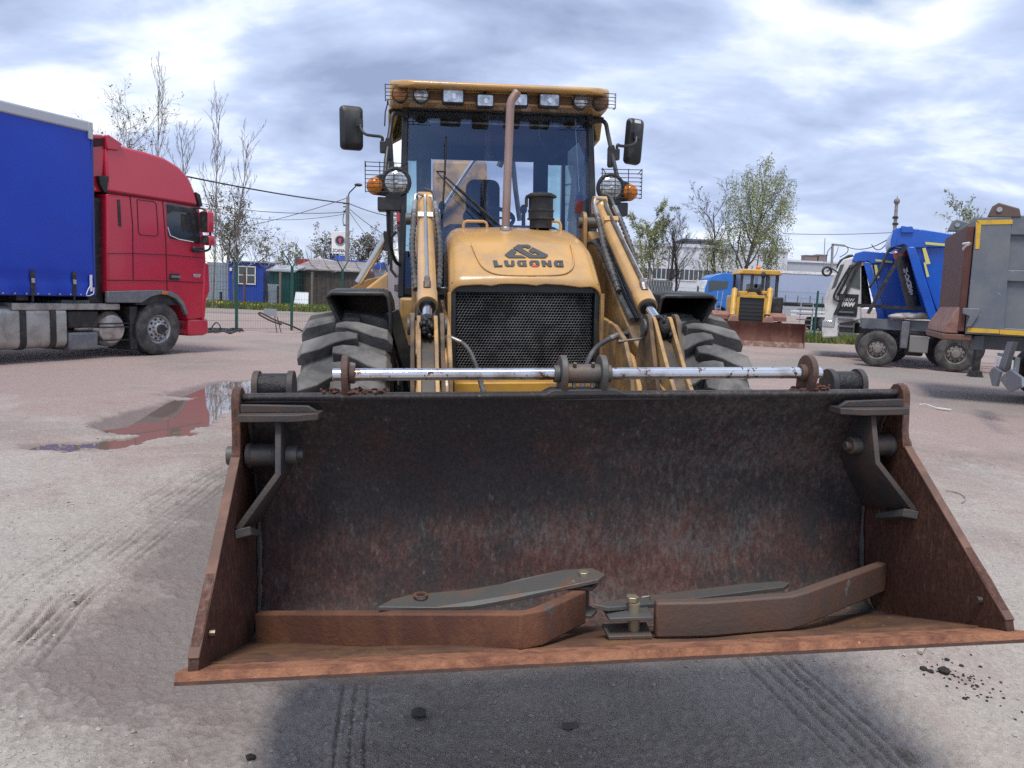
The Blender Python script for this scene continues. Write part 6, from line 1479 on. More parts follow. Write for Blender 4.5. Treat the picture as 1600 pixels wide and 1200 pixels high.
# ================================================================ BACKGROUND, RIGHT
m_truckblue = mat('truck_blue', (0.012, 0.155, 0.55), 0.3, coat=.4, dirt=(.01, .12, .42), amt=.3, scale=1)
m_dblue = mat('dump_blue', (0.012, 0.115, 0.56), 0.32, coat=.4, dirt=(.012, .085, .44), amt=.4, scale=1.2)
m_tape = mat('yellow_tape', (.66, .40, .035), .5, dirt=(.45, .30, .06), amt=.3)
m_tape2 = mat('pale_tape', (.70, .64, .18), .45)
m_cabw = mat('cab_white', (.70, .70, .69), .35, dirt=(.5, .48, .45), amt=.35, scale=1.5)
m_dgrey = mat('dump_grey', (.115, .135, .165), .5, dirt=(.17, .18, .19), amt=.5, scale=1.6, wear=(.26, .27, .28), wamt=.14, wscale=7)
m_maroon = mat('maroon_plate', (.085, .028, .022), .6, dirt=(.12, .05, .035), amt=.4, scale=2)
m_rust3 = mat('dozer_rust', (.19, .085, .058), .8, dirt=(.115, .045, .032), amt=.55, scale=2.5, stretch=(1, 1, .35), wear=(.42, .30, .25), wamt=.05, wscale=9)
m_doz = mat('dozer_yellow', (.62, .36, .06), .45, dirt=(.42, .25, .06), amt=.4, scale=2)

# ---------------------------------------------------------------- trees
GR = 'trees in front of the white building'
def T(px, pyt, Y, *a, **k):
    b = at(px, 470, Y); h = at(px, pyt, Y).z; return tree(k.pop('name'), k.pop('label'), (b.x, Y), h * k.pop('f', .9), *a, **k)
T(1018, 300, 62, 71, .16, m_barkg, m_lf1, name='spring_tree', label='fresh green round tree just right of the loader headlight', spread=.5, levels=4, nb=(11, 6, 5, 4), ratio=.45, leaf_n=7000, leaf=.16, start=.2, f=.80)
T(1035, 335, 60, 72, .15, m_barkd, name='bare_tree', label='dark bare tree beside the green round one', spread=.5, levels=4, nb=(9, 6, 5, 4), ratio=.45, start=.25, f=.86, lean=(.05, 0))
T(1054, 330, 61, 75, .13, m_barkd, name='bare_tree', label='second dark bare tree, leaning right, near the grey drum', spread=.45, levels=4, nb=(8, 6, 5, 3), ratio=.42, start=.25, f=.84, lean=(.10, 0))
T(1118, 308, 62, 73, .15, m_barkd, m_lf1, name='bare_tree', label='bare forked tree left of the tall birch', spread=.45, levels=4, nb=(11, 6, 5, 4), ratio=.44, start=.25, f=.88, leaf_n=260, leaf=.2)
T(1152, 277, 60, 74, .20, m_barkb, m_lf1, name='birch_tree', label='tall drooping birch with pale green leaves above the bulldozer', spread=.80, levels=4, nb=(18, 7, 5, 4), ratio=.47, leaf_n=16000, leaf=.15, droop=.75, start=.16, f=.93)
T(1528, 312, 55, 76, .16, m_barkg, m_lf3, name='spring_tree', label='pale green tree top peeping over the dump bodies', spread=.55, levels=4, nb=(10, 6, 5, 3), ratio=.45, leaf_n=1500, leaf=.2, start=.3, f=.85)

# ---------------------------------------------------------------- white building and others
YB = 120.0
m_wb = mat('white_facade', (.60, .63, .67), .7, dirt=(.5, .53, .57), amt=.3, scale=.3)
def bld(name, label, px0, px1, pyt, Y, dep, m, win=None, parapet=None):
    a, b = at(px0, pyt, Y), at(px1, pyt, Y); cx_ = (a.x + b.x) / 2; hw_ = (b.x - a.x) / 2; h = (a.z + b.z) / 2
    root = empty(name, M=Matrix.Translation((cx_, Y, 0))); tag(root, label, 'building')
    mb = MB(); mb.box(-hw_, hw_, 0, dep, 0, h); mb.build('wall', m, root)
    if parapet: mb = MB(); mb.box(-hw_ - .2, hw_ + .2, -.2, dep + .2, h, h + parapet[0]); mb.build('roof_edge', parapet[1], root)
    if win:
        cols, rows, ww, wh, zb, zs = win
        for r_ in range(rows):
            for c_ in range(cols):
                xx = -hw_ + 2 * hw_ * (c_ + .5) / cols; z = zb + zs * r_
                if z + wh > h: continue
                mb = MB(); mb.box(xx - ww / 2, xx + ww / 2, -.06, .02, z, z + wh); f = mb.build('window', m_tint, root)
                mb = MB(); mb.box(xx - ww / 2 - .08, xx + ww / 2 + .08, -.12, .0, z - .12, z); mb.box(xx - .05, xx + .05, -.09, -.06, z, z + wh); mb.build('window_frame', m_white, f)
    return root, h, hw_
bld('white_building', 'long white building with window rows behind the birches', 985, 1232, 388, YB, 18, m_wb, (17, 2, 1.3, 1.6, 1.4, 3.3), (.5, m_wb))
bld('roof_block', 'dark flat roof storey on top of the white building', 1068, 1128, 377, YB + 8, 8, mat('dark_roof', (.10, .11, .13), .6), None, (.3, mat('dark_roof', (.1, .11, .13), .6)))
bld('grey_building', 'low grey flat-roofed building with a railing right of the birches', 1228, 1330, 411, YB + 10, 14, mat('grey_facade', (.42, .45, .50), .7), (12, 1, 1.4, .9, 4.2, 3), (.3, m_wb))
for px, w_, h_ in ((1268, 2.2, .9), (1284, 1.6, 1.0)):
    a = at(px, 411, YB + 12); mb = MB(); mb.box(-w_ / 2, w_ / 2, 0, 2, 0, h_); mb.box(-w_ / 2 - .1, w_ / 2 + .1, -.1, 2.1, h_, h_ + .12); o = mb.build('roof_unit', mat('vent_brown', (.22, .16, .14), .6), None); o.location = (a.x, YB + 12, a.z + .3); tag(o, 'small brown roof unit, left one on the grey building' if px < 1275 else 'small brown roof unit, right one on the grey building', 'roof unit')
# banner wall with Cyrillic lettering
a, b = at(1050, 462, 56), at(1098, 480, 56); cx_ = (a.x + b.x) / 2
bn = empty('banner_wall', M=Matrix.Translation((cx_, 56, 0))); tag(bn, 'white banner with blue lettering left of the blue truck', 'banner')
mb = MB(); mb.box(a.x - cx_, b.x - cx_, 0, .05, .2, a.z + .15); mb.build('sheet', m_white, bn)
put_text('ОФИЦИАЛЬНЫЙ', .30, mat('banner_blue', (.05, .15, .5), .5), bn, Matrix.Translation((0, -.02, at(1075, 466, 56).z)), bold=.01)
put_text('MAN', .8, m_dark, bn, Matrix.Translation((0, -.02, at(1075, 478, 56).z)), bold=.03)
for sx_ in (a.x - cx_, b.x - cx_): mb = MB(); mb.box(sx_ - .05, sx_ + .05, .05, .15, 0, a.z + .2); mb.build('post', m_dark, bn)
# dark netted drum / tank behind the loader's right fender
a, b = at(1013, 437, 40), at(1050, 470, 40); cx_ = (a.x + b.x) / 2; hw_ = (b.x - a.x) / 2
tk = empty('netted_tank', M=Matrix.Translation((cx_, 40, 0))); tag(tk, 'dark grey netted drum behind the loader fender', 'tank')
mb = MB(); mb.loft([[(x, y, z) for x, z in rrect(-hw_, hw_, .25, a.z, .18, 5)] for y in (0, .9)]); mb.build('drum', mat('drum_grey', (.07, .075, .08), .7, dirt=(.12, .125, .13), amt=.4), tk, bevel=.05)
mb = MB()
for k in range(9):
    xx = -hw_ + 2 * hw_ * (k + .5) / 9
    mb.tube([(xx - .08, -.02, .3), (xx + .1, -.03, a.z * .5), (xx - .08, -.02, a.z - .05)], .012, 4); mb.tube([(xx + .08, -.02, .3), (xx - .1, -.03, a.z * .5), (xx + .08, -.02, a.z - .05)], .012, 4)
mb.build('net', m_railw, tk, fix=False)['kind'] = 'stuff'
mb = MB(); mb.box(-hw_ - .05, hw_ + .05, -.06, -.03, a.z * .72, a.z * .76); mb.build('strap', m_razor, tk)
mb = MB(); mb.box(-hw_ + .1, hw_ - .1, .1, .8, 0, .3); mb.build('skid', m_dark, tk)

# ---------------------------------------------------------------- blue semi truck (far, facing left)
YT = 50.0
_b = at(1122, 495, YT); ST = frame_at(_b.x, YT + 1.25, R(90))     # local +y points to -X (its front)
def SS(px, py, x=-1.25):      # plane facing the camera
    p = ST.sx(px, py, x); return (p.y, p.z)
semi = empty('tractor_unit', M=ST.M); tag(semi, 'bright blue tractor unit beyond the bulldozer, facing left', 'truck')
sd_ = [SS(*p) for p in ((1148, 427), (1150, 490), (1136, 492), (1133, 482), (1124, 478), (1114, 482), (1110, 492), (1099, 490), (1098, 470), (1102, 448), (1107, 436), (1117, 429), (1132, 426))]
mb = MB(); mb.prism(sd_, -1.25, 1.25, 'x'); sc_ = mb.build('cab', m_truckblue, semi, bevel=.06, seg=3)
mb = MB(); mb.prism([SS(*p) for p in ((1107, 441), (1112, 438), (1138, 440), (1137, 450), (1128, 452), (1118, 453), (1107, 456))], -1.27, -1.24, 'x'); mb.build('side_window', m_tint, sc_)
mb = MB(); mb.prism([SS(*p) for p in ((1093, 470), (1097, 452), (1103, 438), (1106, 437), (1103, 455), (1100, 490), (1092, 491))], -1.22, 1.22, 'x'); mb.build('front_panel', m_cabw, semi, bevel=.05)
a, b = SS(1128, 451), SS(1146, 495); 
truck_wheel(semi, -1.24, SS(1124, 500)[0], .52, .34, -1); truck_wheel(semi, 1.24, SS(1124, 500)[0], .52, .34, 1)
for yy in (SS(1185, 500)[0],): truck_wheel(semi, -1.24, yy, .52, .6, -1); truck_wheel(semi, 1.24, yy, .52, .6, 1)
mb = MB(); mb.box(-.5, .5, SS(1200, 490)[0], SS(1110, 490)[0], .7, 1.0); mb.build('chassis', m_dark, semi)
str_ = empty('semi_trailer', M=ST.M @ Matrix.Translation((0, SS(1154, 470)[0], 0))); tag(str_, 'long pale lavender trailer behind the bulldozer cab', 'trailer')
y0 = SS(1154, 470)[0]; yE = SS(1345, 470)[0] - y0; zt_, zr_, zb_ = SS(1230, 423)[1], SS(1230, 427)[1], SS(1230, 472)[1]
mb = MB(); mb.box(-1.25, 1.25, yE, 0, zb_, zr_); mb.build('load_box', mat('trailer_lavender', (.36, .42, .56), .5, dirt=(.30, .36, .50), amt=.4, scale=.6), str_, bevel=.02)
mb = MB(); mb.box(-1.28, 1.28, yE - .02, .03, zr_, zt_); mb.build('roof_rail', m_white, str_)
mb = MB(); mb.box(-1.1, 1.1, yE, -.8, zb_ - .25, zb_ - .02); mb.build('frame', m_dark, str_)
k = 0
while -.6 - .8 * k > yE: mb = MB(); mb.box(-1.27, -1.25, -.6 - .8 * k - .03, -.6 - .8 * k + .03, zb_, zb_ + .45); mb.build('stake', m_grey, str_); k += 1
a, b = SS(1236, 484), SS(1300, 494); mb = MB(); mb.box(-1.24, -1.20, min(a[0], b[0]) - y0, max(a[0], b[0]) - y0, b[1] + .18, a[1]); mb.build('side_guard', m_white, str_); mb = MB(); mb.box(-1.24, -1.2, min(a[0], b[0]) - y0, max(a[0], b[0]) - y0, b[1] - .1, b[1] + .05); mb.build('side_guard', m_white, str_)
for i, px in enumerate((1292, 1312, 1332)): truck_wheel(str_, -1.24, SS(px, 500)[0] - y0, .5, .38, -1); truck_wheel(str_, 1.24, SS(px, 500)[0] - y0, .5, .38, 1)
mb = MB(); mb.box(-.9, -.7, SS(1222, 500)[0] - y0 - .1, SS(1222, 500)[0] - y0 + .1, 0, zb_ - .1); mb.build('landing_leg', m_dark, str_)

# aluminium ladder trolley in front of the blue truck
a = at(1121, 495, 40); ld = empty('ladder_trolley', M=Matrix.Translation((a.x, 40, 0))); tag(ld, 'pale metal ladder trolley with a small wheel before the blue cab', 'ladder')
for dx in (-.13, .13): mb = MB(); mb.bar((dx - .12, 0, 0), (dx + .06, 0, at(1122, 455, 40).z), .03, .03); mb.build('rail', m_railw, ld)
for k in range(5): mb = MB(); z = .3 + .32 * k; mb.bar((-.25 + .035 * k, 0, z), (.03 + .035 * k, 0, z), .025, .025); mb.build('rung', m_railw, ld)
mb = MB(); mb.torus((.12, -.03, .45), (0, 1, 0), .12, .02, 20, 6); mb.build('hand_wheel', m_railw, ld)

# ---------------------------------------------------------------- fence on the right
r0 = gnd(1271, 534)
fence_run('mesh_fence', 'green mesh fence between the bulldozer and the white truck cab', [(r0.x - 7.5, r0.y + 2.4), (r0.x - 5, r0.y + 1.6), (r0.x - 2.5, r0.y + .8), (r0.x, r0.y), (r0.x + 2.5, r0.y - .6), (r0.x + 5, r0.y - 1.2)], 2.2, 0, barbs=False)
grass_strip('grass', 'rough grass strip along the right-hand mesh fence', (6, 20), (33.5, 40), 9000, .3, 8, None)

# ---------------------------------------------------------------- bulldozer
_d = gnd(1180, 541); BZ = frame_at(_d.x, _d.y + 1.6, R(180 - 3))     # local +y towards the camera
YBL = 1.55                                                            # blade plane
def BS(px, py, y=YBL):
    p = BZ.sy(px, py, y); return (p.x, p.z)
doz = empty('bulldozer', M=BZ.M); tag(doz, 'yellow bulldozer with a rusty wide blade facing the yard', 'bulldozer')
xl, xr = BS(1254, 505)[0], BS(1100, 503)[0]; bw = max(abs(xl), abs(xr)); ztb = BS(1180, 503)[1]; 
mb = MB(); rg = []
for x in (-bw, bw):
    prof = [(YBL + .02, 0.02), (YBL - .10, ztb * .25), (YBL - .15, ztb * .5), (YBL - .10, ztb * .8), (YBL + .02, ztb), (YBL - .06, ztb), (YBL - .25, ztb * .5), (YBL - .08, .02)]
    rg.append([(x, y, z) for y, z in prof])
mb.loft(rg); bl = mb.build('blade', m_rust3, doz, smooth=40)
mb = MB(); mb.box(-bw, bw, YBL + .02, YBL + .05, .01, .20); mb.build('cutting_edge', mat('edge_rust', (.26, .15, .11), .8, dirt=(.45, .36, .30), amt=.4, scale=5), bl)
for s in (-1, 1): mb = MB(); mb.box(s * bw - .02, s * bw + .02, YBL - .3, YBL + .06, .02, ztb); mb.build('end_plate', m_rust3, bl)
# radiator guard and hood
g0, g1 = BS(1152, 460, .9), BS(1196, 503, .9); gx = abs(g1[0] - g0[0]) / 2; gz1 = g0[1]
mb = MB(); mb.box(-gx, -gx + .11, .80, .92, .5, gz1); mb.box(gx - .11, gx, .80, .92, .5, gz1); mb.box(-gx, gx, .80, .92, gz1 - .11, gz1); mb.prism([(-.22, gz1), (-.12, gz1 + .10), (.12, gz1 + .10), (.22, gz1)], .82, .90, 'y'); gg = mb.build('radiator_guard', m_doz, doz, bevel=.015)
mb = MB(); mb.box(-gx + .11, gx - .11, .82, .86, .5, gz1 - .11); mb.build('radiator_grid', mat('dark_grid', (.03, .032, .034), .5), gg)
for k in range(9): mb = MB(); z = .55 + k * (gz1 - .75) / 8; mb.box(-gx + .11, gx - .11, .86, .875, z, z + .02); mb.build('grid_bar', mat('dark_grid2', (.06, .06, .06), .5), gg)
mb = MB(); mb.box(-gx + .02, gx - .02, -1.0, .80, .8, gz1 - .04); mb.build('hood', m_doz, doz, bevel=.03)
mb = MB(); p = BS(1180, 452, .2); mb.cyl((p[0], .2, gz1 - .1), (p[0], .2, p[1] + .05), .20, n=18); mb.build('air_cleaner', m_dark, doz, bevel=.02)
# cab
c0, c1 = BS(1160, 428, -1.2), BS(1213, 462, -1.2); cxh = abs(c1[0] - c0[0]) / 2; ccx = (c0[0] + c1[0]) / 2; czt = c0[1]; czb = 1.45
mb = MB()
dcab2 = MB(); dcab2.box(ccx - cxh, ccx + cxh, -2.6, -1.2, czb - .1, czb + .25); dc = dcab2.build('cab', m_dark, doz, bevel=.03)
for xx, yy in ((-cxh, -1.25), (-cxh * .42, -1.2), (cxh * .42, -1.2), (cxh, -1.25), (-cxh, -2.55), (cxh, -2.55)): mb = MB(); mb.box(ccx + xx - .05, ccx + xx + .05, yy - .06, yy + .06, czb, czt); mb.build('pillar', mat('dozer_dark', (.05, .055, .06), .5), dc)
mb = MB(); mb.box(ccx - cxh, ccx + cxh, -1.22, -1.21, czb + .2, czt); mb.build('windscreen', glass('dozer_glass', (.72, .78, .82), .02, .08, .1), dc)
mb = MB(); mb.prism([(ccx - cxh - .14, czt), (ccx + cxh + .14, czt), (ccx + cxh + .02, czt + .20), (ccx - cxh - .02, czt + .20)], -2.7, -1.05, 'y'); ro = mb.build('roof', m_doz, doz, bevel=.04)
mb = MB(); mb.ell((ccx, -1.6, czt + .27), (.10, .10, .12)); mb.build('beacon', m_amber, ro)
mb = MB(); mb.box(ccx - .35, ccx + .3, -2.2, -1.8, czb + .2, czb + .95); mb.build('seat', m_seat, dc, bevel=.06)
mb = MB(); p = BS(1190, 440, -.9); mb.cyl((p[0], -.7, gz1), (p[0], -.7, p[1] + .2), .06, n=10); mb.ell((p[0], -.7, p[1] + .25), (.10, .10, .14)); mb.build('exhaust', m_dark, doz)
for s in (-1, 1):
    t_ = BS(1149 if s > 0 else 1205, 452, .6); b_ = BS(1144 if s > 0 else 1198, 493, 1.0)
    sx_ = 1 if s > 0 else -1
    mb = MB(); mb.cyl((t_[0], .5, t_[1]), (b_[0], 1.05, b_[1]), .11, n=16); mb.cyl((t_[0], .5, t_[1]), (t_[0], .46, t_[1] + .06), .09, .03, n=16); co_ = mb.build('lift_cylinder', m_doz, doz)
    mb = MB(); mb.cyl((b_[0], 1.05, b_[1]), (b_[0], 1.2, b_[1] - .2), .05, n=10); mb.build('piston_rod', m_chrome, co_)
    mb = MB(); mb.prism([(b_[0] - .22, ztb - .05), (b_[0] - .1, ztb + .22), (b_[0] + .1, ztb + .22), (b_[0] + .22, ztb - .05)], 1.15, 1.35, 'y'); mb.build('blade_lug', mat('pink_rust', (.34, .19, .15), .8), bl, bevel=.03)
    # tracks
    mb = MB(); rg2 = [(y, z) for y, z in [(q[0] - 1.1, q[1]) for q in ((-1.6 + .42 * math.cos(R(a)), .45 + .42 * math.sin(R(a))) for a in range(90, 271, 20))] + [(q[0] - .6, q[1]) for q in ((.9 + .42 * math.cos(R(a)), .45 + .42 * math.sin(R(a))) for a in range(-90, 91, 20))]]
    mb.prism(rg2, s * .75, s * 1.25, 'x'); to = mb.build('track_frame', m_dark, doz)
    for k in range(40):
        u = k / 40; n_ = len(rg2); i = int(u * n_); a_, c_ = Vector((0, *rg2[i])), Vector((0, *rg2[(i + 1) % n_])); q = a_.lerp(c_, u * n_ - i); d_ = (c_ - a_).normalized() if (c_ - a_).length > 0 else Vector((0, 1, 0))
        mb = MB(); nn = Vector((0, d_.z, -d_.y)); nn = nn if nn.dot(q - Vector((0, -.4, .45))) > 0 else -nn
        mb.bar(q + nn * .02 + Vector((s * .74, 0, 0)), q + nn * .02 + Vector((s * 1.34, 0, 0)), .15, .05, up=nn); mb.build('track_shoe', m_rust3, to)
    a_, b_ = BS(1130 if s > 0 else 1230, 490, .6), 0
    mb = MB(); mb.prism([(-2.6, .95), (-2.5, 1.2), (.45, 1.26), (.75, 1.12), (.75, .95)], s * .68, s * 1.4, 'x'); mb.build('track_guard', mat('pinkish_rust', (.30, .15, .12), .8, dirt=(.2, .09, .07), amt=.4), doz)
    mb = MB(); mb.box(s * 1.36, s * 1.46, -.8, YBL - .12, .35, .6); mb.build('push_arm', m_rust3, doz, bevel=.02)
    mb = MB(); p = BS(1160 if s > 0 else 1196, 458, .3); mb.box(p[0] - .16, p[0] + .16, .25, .45, p[1] - .05, p[1] + .08); mb.build('hood_lamp', m_doz, doz, bevel=.02)
mb = MB(); a_, b_ = BS(1205, 464, -1.0), BS(1217, 490, -1.0); mb.box(min(a_[0], b_[0]) - .1, max(a_[0], b_[0]), -2.2, -.8, 1.0, a_[1]); mb.build('side_tank', m_dark, doz, bevel=.06)

# ---------------------------------------------------------------- blue tippers
w1, w2 = gnd(1368, 573), gnd(1495, 582); hd = (w1 - w2).normalized(); FYAW = math.atan2(-hd.x, hd.y)
FF = Frame(Matrix.Translation((w1.x, w1.y, 0)) @ Matrix.Rotation(FYAW, 4, 'Z') @ Matrix.Translation((1.25, 0, 0)))
def FS(px, py, x=-1.25):
    p = FF.sx(px, py, x); return (p.y, p.z)
tip = empty('tipper_truck', M=FF.M); tag(tip, 'blue tipper chassis without cab, black lettered hoist in front of its body', 'truck')
r_w = FS(1368, 517)[1] / 2
m_rimd = mat('dusty_rim', (.20, .18, .165), .7, .2, dirt=(.3, .27, .25), amt=.4, scale=9)
yw2 = FS(1494, 550)[0]
for s in (-1, 1):
    for yy in (0, yw2, yw2 - 3.2, yw2 - 4.6): truck_wheel(tip, s * 1.25, yy, r_w, .34 if yy > yw2 - 1 else .6, s, rim=m_rimd)
zf0, zf1 = FS(1400, 516, -.9)[1], FS(1400, 500, -.9)[1]
yA = FS(1347, 508, -.9)[0]
mb = MB(); mb.box(-.92, -.80, yw2 - 5.2, yA, zf0, zf1); fr = mb.build('frame_rail', m_dgrey, tip, bevel=.01); mb = MB(); mb.box(.80, .92, yw2 - 5.2, yA, zf0, zf1); mb.build('frame_rail', m_dgrey, tip, bevel=.01)
for yy in (-.4, yw2 + .4, yw2 - 2): mb = MB(); mb.box(-.8, .8, yy, yy + .15, zf0 + .02, zf1 - .02); mb.build('cross_member', m_dark, tip)
for yy in (0, yw2, yw2 - 3.2, yw2 - 4.6): mb = MB(); mb.cyl((-1.0, yy, r_w), (1.0, yy, r_w), .10, n=10); mb.box(-.95, -.75, yy - .12, yy + .12, r_w, zf0 + .02); mb.box(.75, .95, yy - .12, yy + .12, r_w, zf0 + .02); mb.build('axle', m_dark, tip)
a, b = FS(1340, 474), FS(1462, 481); mb = MB(); mb.bar((-1.0, a[0], a[1] - .05), (-1.0, b[0], b[1] - .05), .06, .09); mb.build('handrail', m_dark, tip)
a, b = FS(1422, 524, -1.1), FS(1449, 552, -1.1); mb = MB(); mb.box(-1.15, -.7, b[0], a[0], b[1], a[1]); mb.build('air_box', mat('box_dusty', (.22, .21, .2), .7), tip, bevel=.02)
a, b = FS(1410, 502, -1.1), FS(1418, 545, -1.1); mb = MB(); mb.box(-1.05, -.85, b[0], a[0], b[1], a[1]); mb.build('bracket', m_grey, tip, bevel=.02)
# rags on the rail
mb = MB(); r6 = random.Random(2)
for k in range(26): p = FS(1400 + r6.uniform(0, 40), 497 - r6.uniform(0, 4), -.86); mb.ell((-.86 + r6.uniform(-.15, .15), p[0], p[1] + .02), (.16, r6.uniform(.12, .3), .07), 8, 5)
o = mb.build('rag_bundle', mat('rag_white', (.5, .48, .45), .9, dirt=(.3, .28, .26), amt=.5), None); o.matrix_world = FF.M; tag(o, 'dirty white rags lying on the tipper frame rail', 'rags')
def tip_body(fr_, root, xs, S, px_off, top, lip, posts, tapes, cyl, m_cyl, strut, hose, text=None):
    """front wall of the body with its overhanging lip, sloped side, hoist and strut"""
    body = MB(); P = [S(*p, xs) for p in top]
    body.loft([[(xs, *p) for p in P], [(-xs, *p) for p in P]]); bo_ = body.build('tipper_body', m_dblue, root, bevel=.02)
    mb = MB(); Q = [S(*p, xs - .06) for p in lip]; mb.loft([[(xs - .08, *p) for p in Q], [(-xs + .08, *p) for p in Q]]); mb.build('canopy_lip', m_dblue, bo_, bevel=.02)
    for pl_ in posts: mb = MB(); Q = [S(*p, xs - .1) for p in pl_]; mb.prism(Q, xs - .14, xs + .02, 'x'); mb.build('front_post', m_dblue, bo_, bevel=.015)
    for t_ in tapes: mb = MB(); Q = [S(*p, xs - .15) for p in t_]; mb.prism(Q, xs - .16, xs - .13, 'x'); mb.build('reflective_tape', m_tape2, bo_, smooth=0)
    (cx0, cy0), (cx1, cy1), cr_ = cyl; a_, b_ = S(cx0, cy0, 0), S(cx1, cy1, 0)
    mb = MB(); mb.cyl((0, *a_), (0, *b_), cr_, n=20); co2 = mb.build('hoist_cylinder', m_cyl, root)
    mb = MB(); d_ = (Vector((0, *b_)) - Vector((0, *a_))).normalized(); mb.cyl(Vector((0, *a_)) - d_ * .16, Vector((0, *a_)), cr_ * 1.08, n=20); mb.build('red_collar', m_red, co2)
    if text:
        c_ = Vector((0, *a_)).lerp(Vector((0, *b_)), .45); ang = math.atan2(d_.y, -d_.z)
        for i, ch in enumerate(text):
            q = Vector((0, *a_)).lerp(Vector((0, *b_)), .27 + .064 * i)
            put_text(ch, .16, m_white, co2, Matrix.Translation((-cr_ - .012, q.y, q.z)) @ Matrix.Rotation(R(-90), 4, 'Z') @ Matrix.Rotation(R(-90) * 0 + (ang), 4, 'Y'), name='letter', bold=.006)
    mb = MB(); (p0, p1) = strut; a_, b_ = S(*p0, xs), S(*p1, xs); mb.bar((xs - .06, *a_), (xs - .06, *b_), .09, .09); mb.build('stay_bar', m_dark, root)
    mb = MB(); H_ = [(xs - .05, *S(*p, xs)) for p in hose]; mb.tube(smooth_path(H_, 5), .035, 8); mb.build('hoist_hose', m_dark, root)
    return bo_
tip_body(FF, tip, -1.25, FS, 0,
         ((1420, 362), (1560, 368), (1565, 500), (1468, 498), (1440, 420), (1422, 378)),
         ((1393, 372), (1398, 358), (1412, 354), (1480, 365), (1480, 386), (1420, 388), (1412, 382), (1396, 386)),
         (((1416, 386), (1430, 386), (1466, 500), (1452, 500)), ((1408, 353), (1426, 354), (1427, 364), (1408, 364))),
         (((1446, 378), (1481, 381), (1481, 385), (1446, 382)), ((1441, 388), (1446, 387), (1454, 412), (1447, 413)), ((1443, 410), (1446, 410), (1452, 432), (1448, 433))),
         ((1409, 402), (1428, 480), .185), mat('hoist_black', (.03, .032, .034), .4, dirt=(.08, .075, .07), amt=.4), ((1415, 384), (1356, 490)), ((1408, 388), (1392, 388), (1382, 405), (1372, 428), (1358, 450)), 'HIDROMAS')
mb = MB(); e_ = [FS(*p, -1.3) for p in ((1391, 376), (1395, 362), (1401, 356), (1404, 362), (1399, 385), (1392, 388))]; mb.prism(e_, -1.36, -1.22, 'x'); mb.build('lip_plate', m_dblue, tip, bevel=.01)
mb = MB(); a, b = FS(1478, 540, -1.2), FS(1478, 580, -1.2); mb.box(-.95, -.7, yw2 + .75, yw2 + 1.2, .35, zf0); mb.build('fuel_tank', m_dark, tip, bevel=.05)

# white-cabbed tipper standing behind it
off = Vector((2.9, .25, 0))
GF = Frame(FF.M @ Matrix.Translation(off))
def GS(px, py, x=-1.25):
    p = GF.sx(px, py, x); return (p.y, p.z)
tip2 = empty('tipper_truck', M=GF.M); tag(tip2, 'white-cabbed tipper with a smaller-looking blue body and tan hoist', 'truck')
cs = [GS(*p) for p in ((1346, 402), (1346, 500), (1312, 505), (1311, 527), (1285, 528), (1284, 512), (1289, 496), (1288, 468), (1293, 453), (1312, 412), (1318, 405), (1332, 401))]
mb = MB(); mb.prism(cs, -1.25, 1.25, 'x'); wc = mb.build('cab', m_cabw, tip2, bevel=.05, seg=3)
mb = MB(); mb.prism([GS(*p) for p in ((1307, 415), (1312, 406), (1325, 398), (1333, 397), (1336, 407), (1316, 412))], -1.22, 1.22, 'x'); mb.build('roof_visor', m_dark, tip2, bevel=.04)
mb = MB(); mb.prism([GS(*p) for p in ((1327, 414), (1344, 412), (1344, 452), (1322, 446), (1322, 432))], -1.27, -1.24, 'x'); mb.build('side_window', m_tint, wc)
mb = MB(); mb.prism([GS(*p, -1.2) for p in ((1299, 452), (1313, 414), (1319, 413), (1306, 448))], -1.262, -1.2, 'x'); mb.build('windscreen_edge', m_tint, wc)
a, b = GS(1311, 464), GS(1340, 480); mb = MB(); mb.box(-1.275, -1.24, min(a[0], b[0]), max(a[0], b[0]), b[1] - .3, a[1] + .1); pn = mb.build('door_panel', m_dark, wc)
p = GS(1325, 476, -1.28); put_text('FAW', .17, m_white, pn, Matrix.Translation((-1.285, p[0], p[1])) @ Matrix.Rotation(R(-90), 4, 'Z'), bold=.012)
p = GS(1326, 469, -1.28); put_text('FAW', .15, m_railw, pn, Matrix.Translation((-1.285, p[0], p[1])) @ Matrix.Rotation(R(-90), 4, 'Z'), bold=.006)
a, b = GS(1287, 500, -1.27), GS(1305, 512, -1.27); mb = MB(); mb.box(-1.27, -.85, min(a[0], b[0]) + .02, max(a[0], b[0]) + .03, b[1], a[1]); mb.build('headlight', m_lens, wc, bevel=.03)
for k in range(4):
    a, b = GS(1309, 487 + 11 * k, -1.2), GS(1334, 487 + 11 * k, -1.2); mb = MB(); mb.box(-1.3, -.9, min(a[0], b[0]), max(a[0], b[0]), a[1] - .03, a[1] + .03); mb.build('cab_step', m_grey, tip2)
a, b = GS(1309, 487, -1.2), GS(1334, 523, -1.2); mb = MB(); mb.box(-1.2, -.9, min(a[0], b[0]), max(a[0], b[0]), b[1], a[1]); mb.build('step_box', mat('step_dusty', (.15, .135, .125), .8), tip2)
P = [(-1.3, *GS(*p, -1.3)) for p in ((1327, 418), (1314, 440), (1303, 462), (1308, 470), (1314, 468))]; mb = MB(); mb.tube(smooth_path(P, 5), .03, 8); mb.build('mirror_bracket', m_dark, tip2)
c = GS(1292, 424, -1.5); mb = MB(); mb.torus((-1.5, *c), (1, .3, 0), .13, .035, 20, 8); mb.tube(smooth_path([(-1.5, *c), (-1.45, *GS(1300, 420, -1.45)), (-1.3, *GS(1309, 426, -1.3))], 4), .02, 6); mb.build('front_mirror', m_dark, tip2)
rw2 = .53
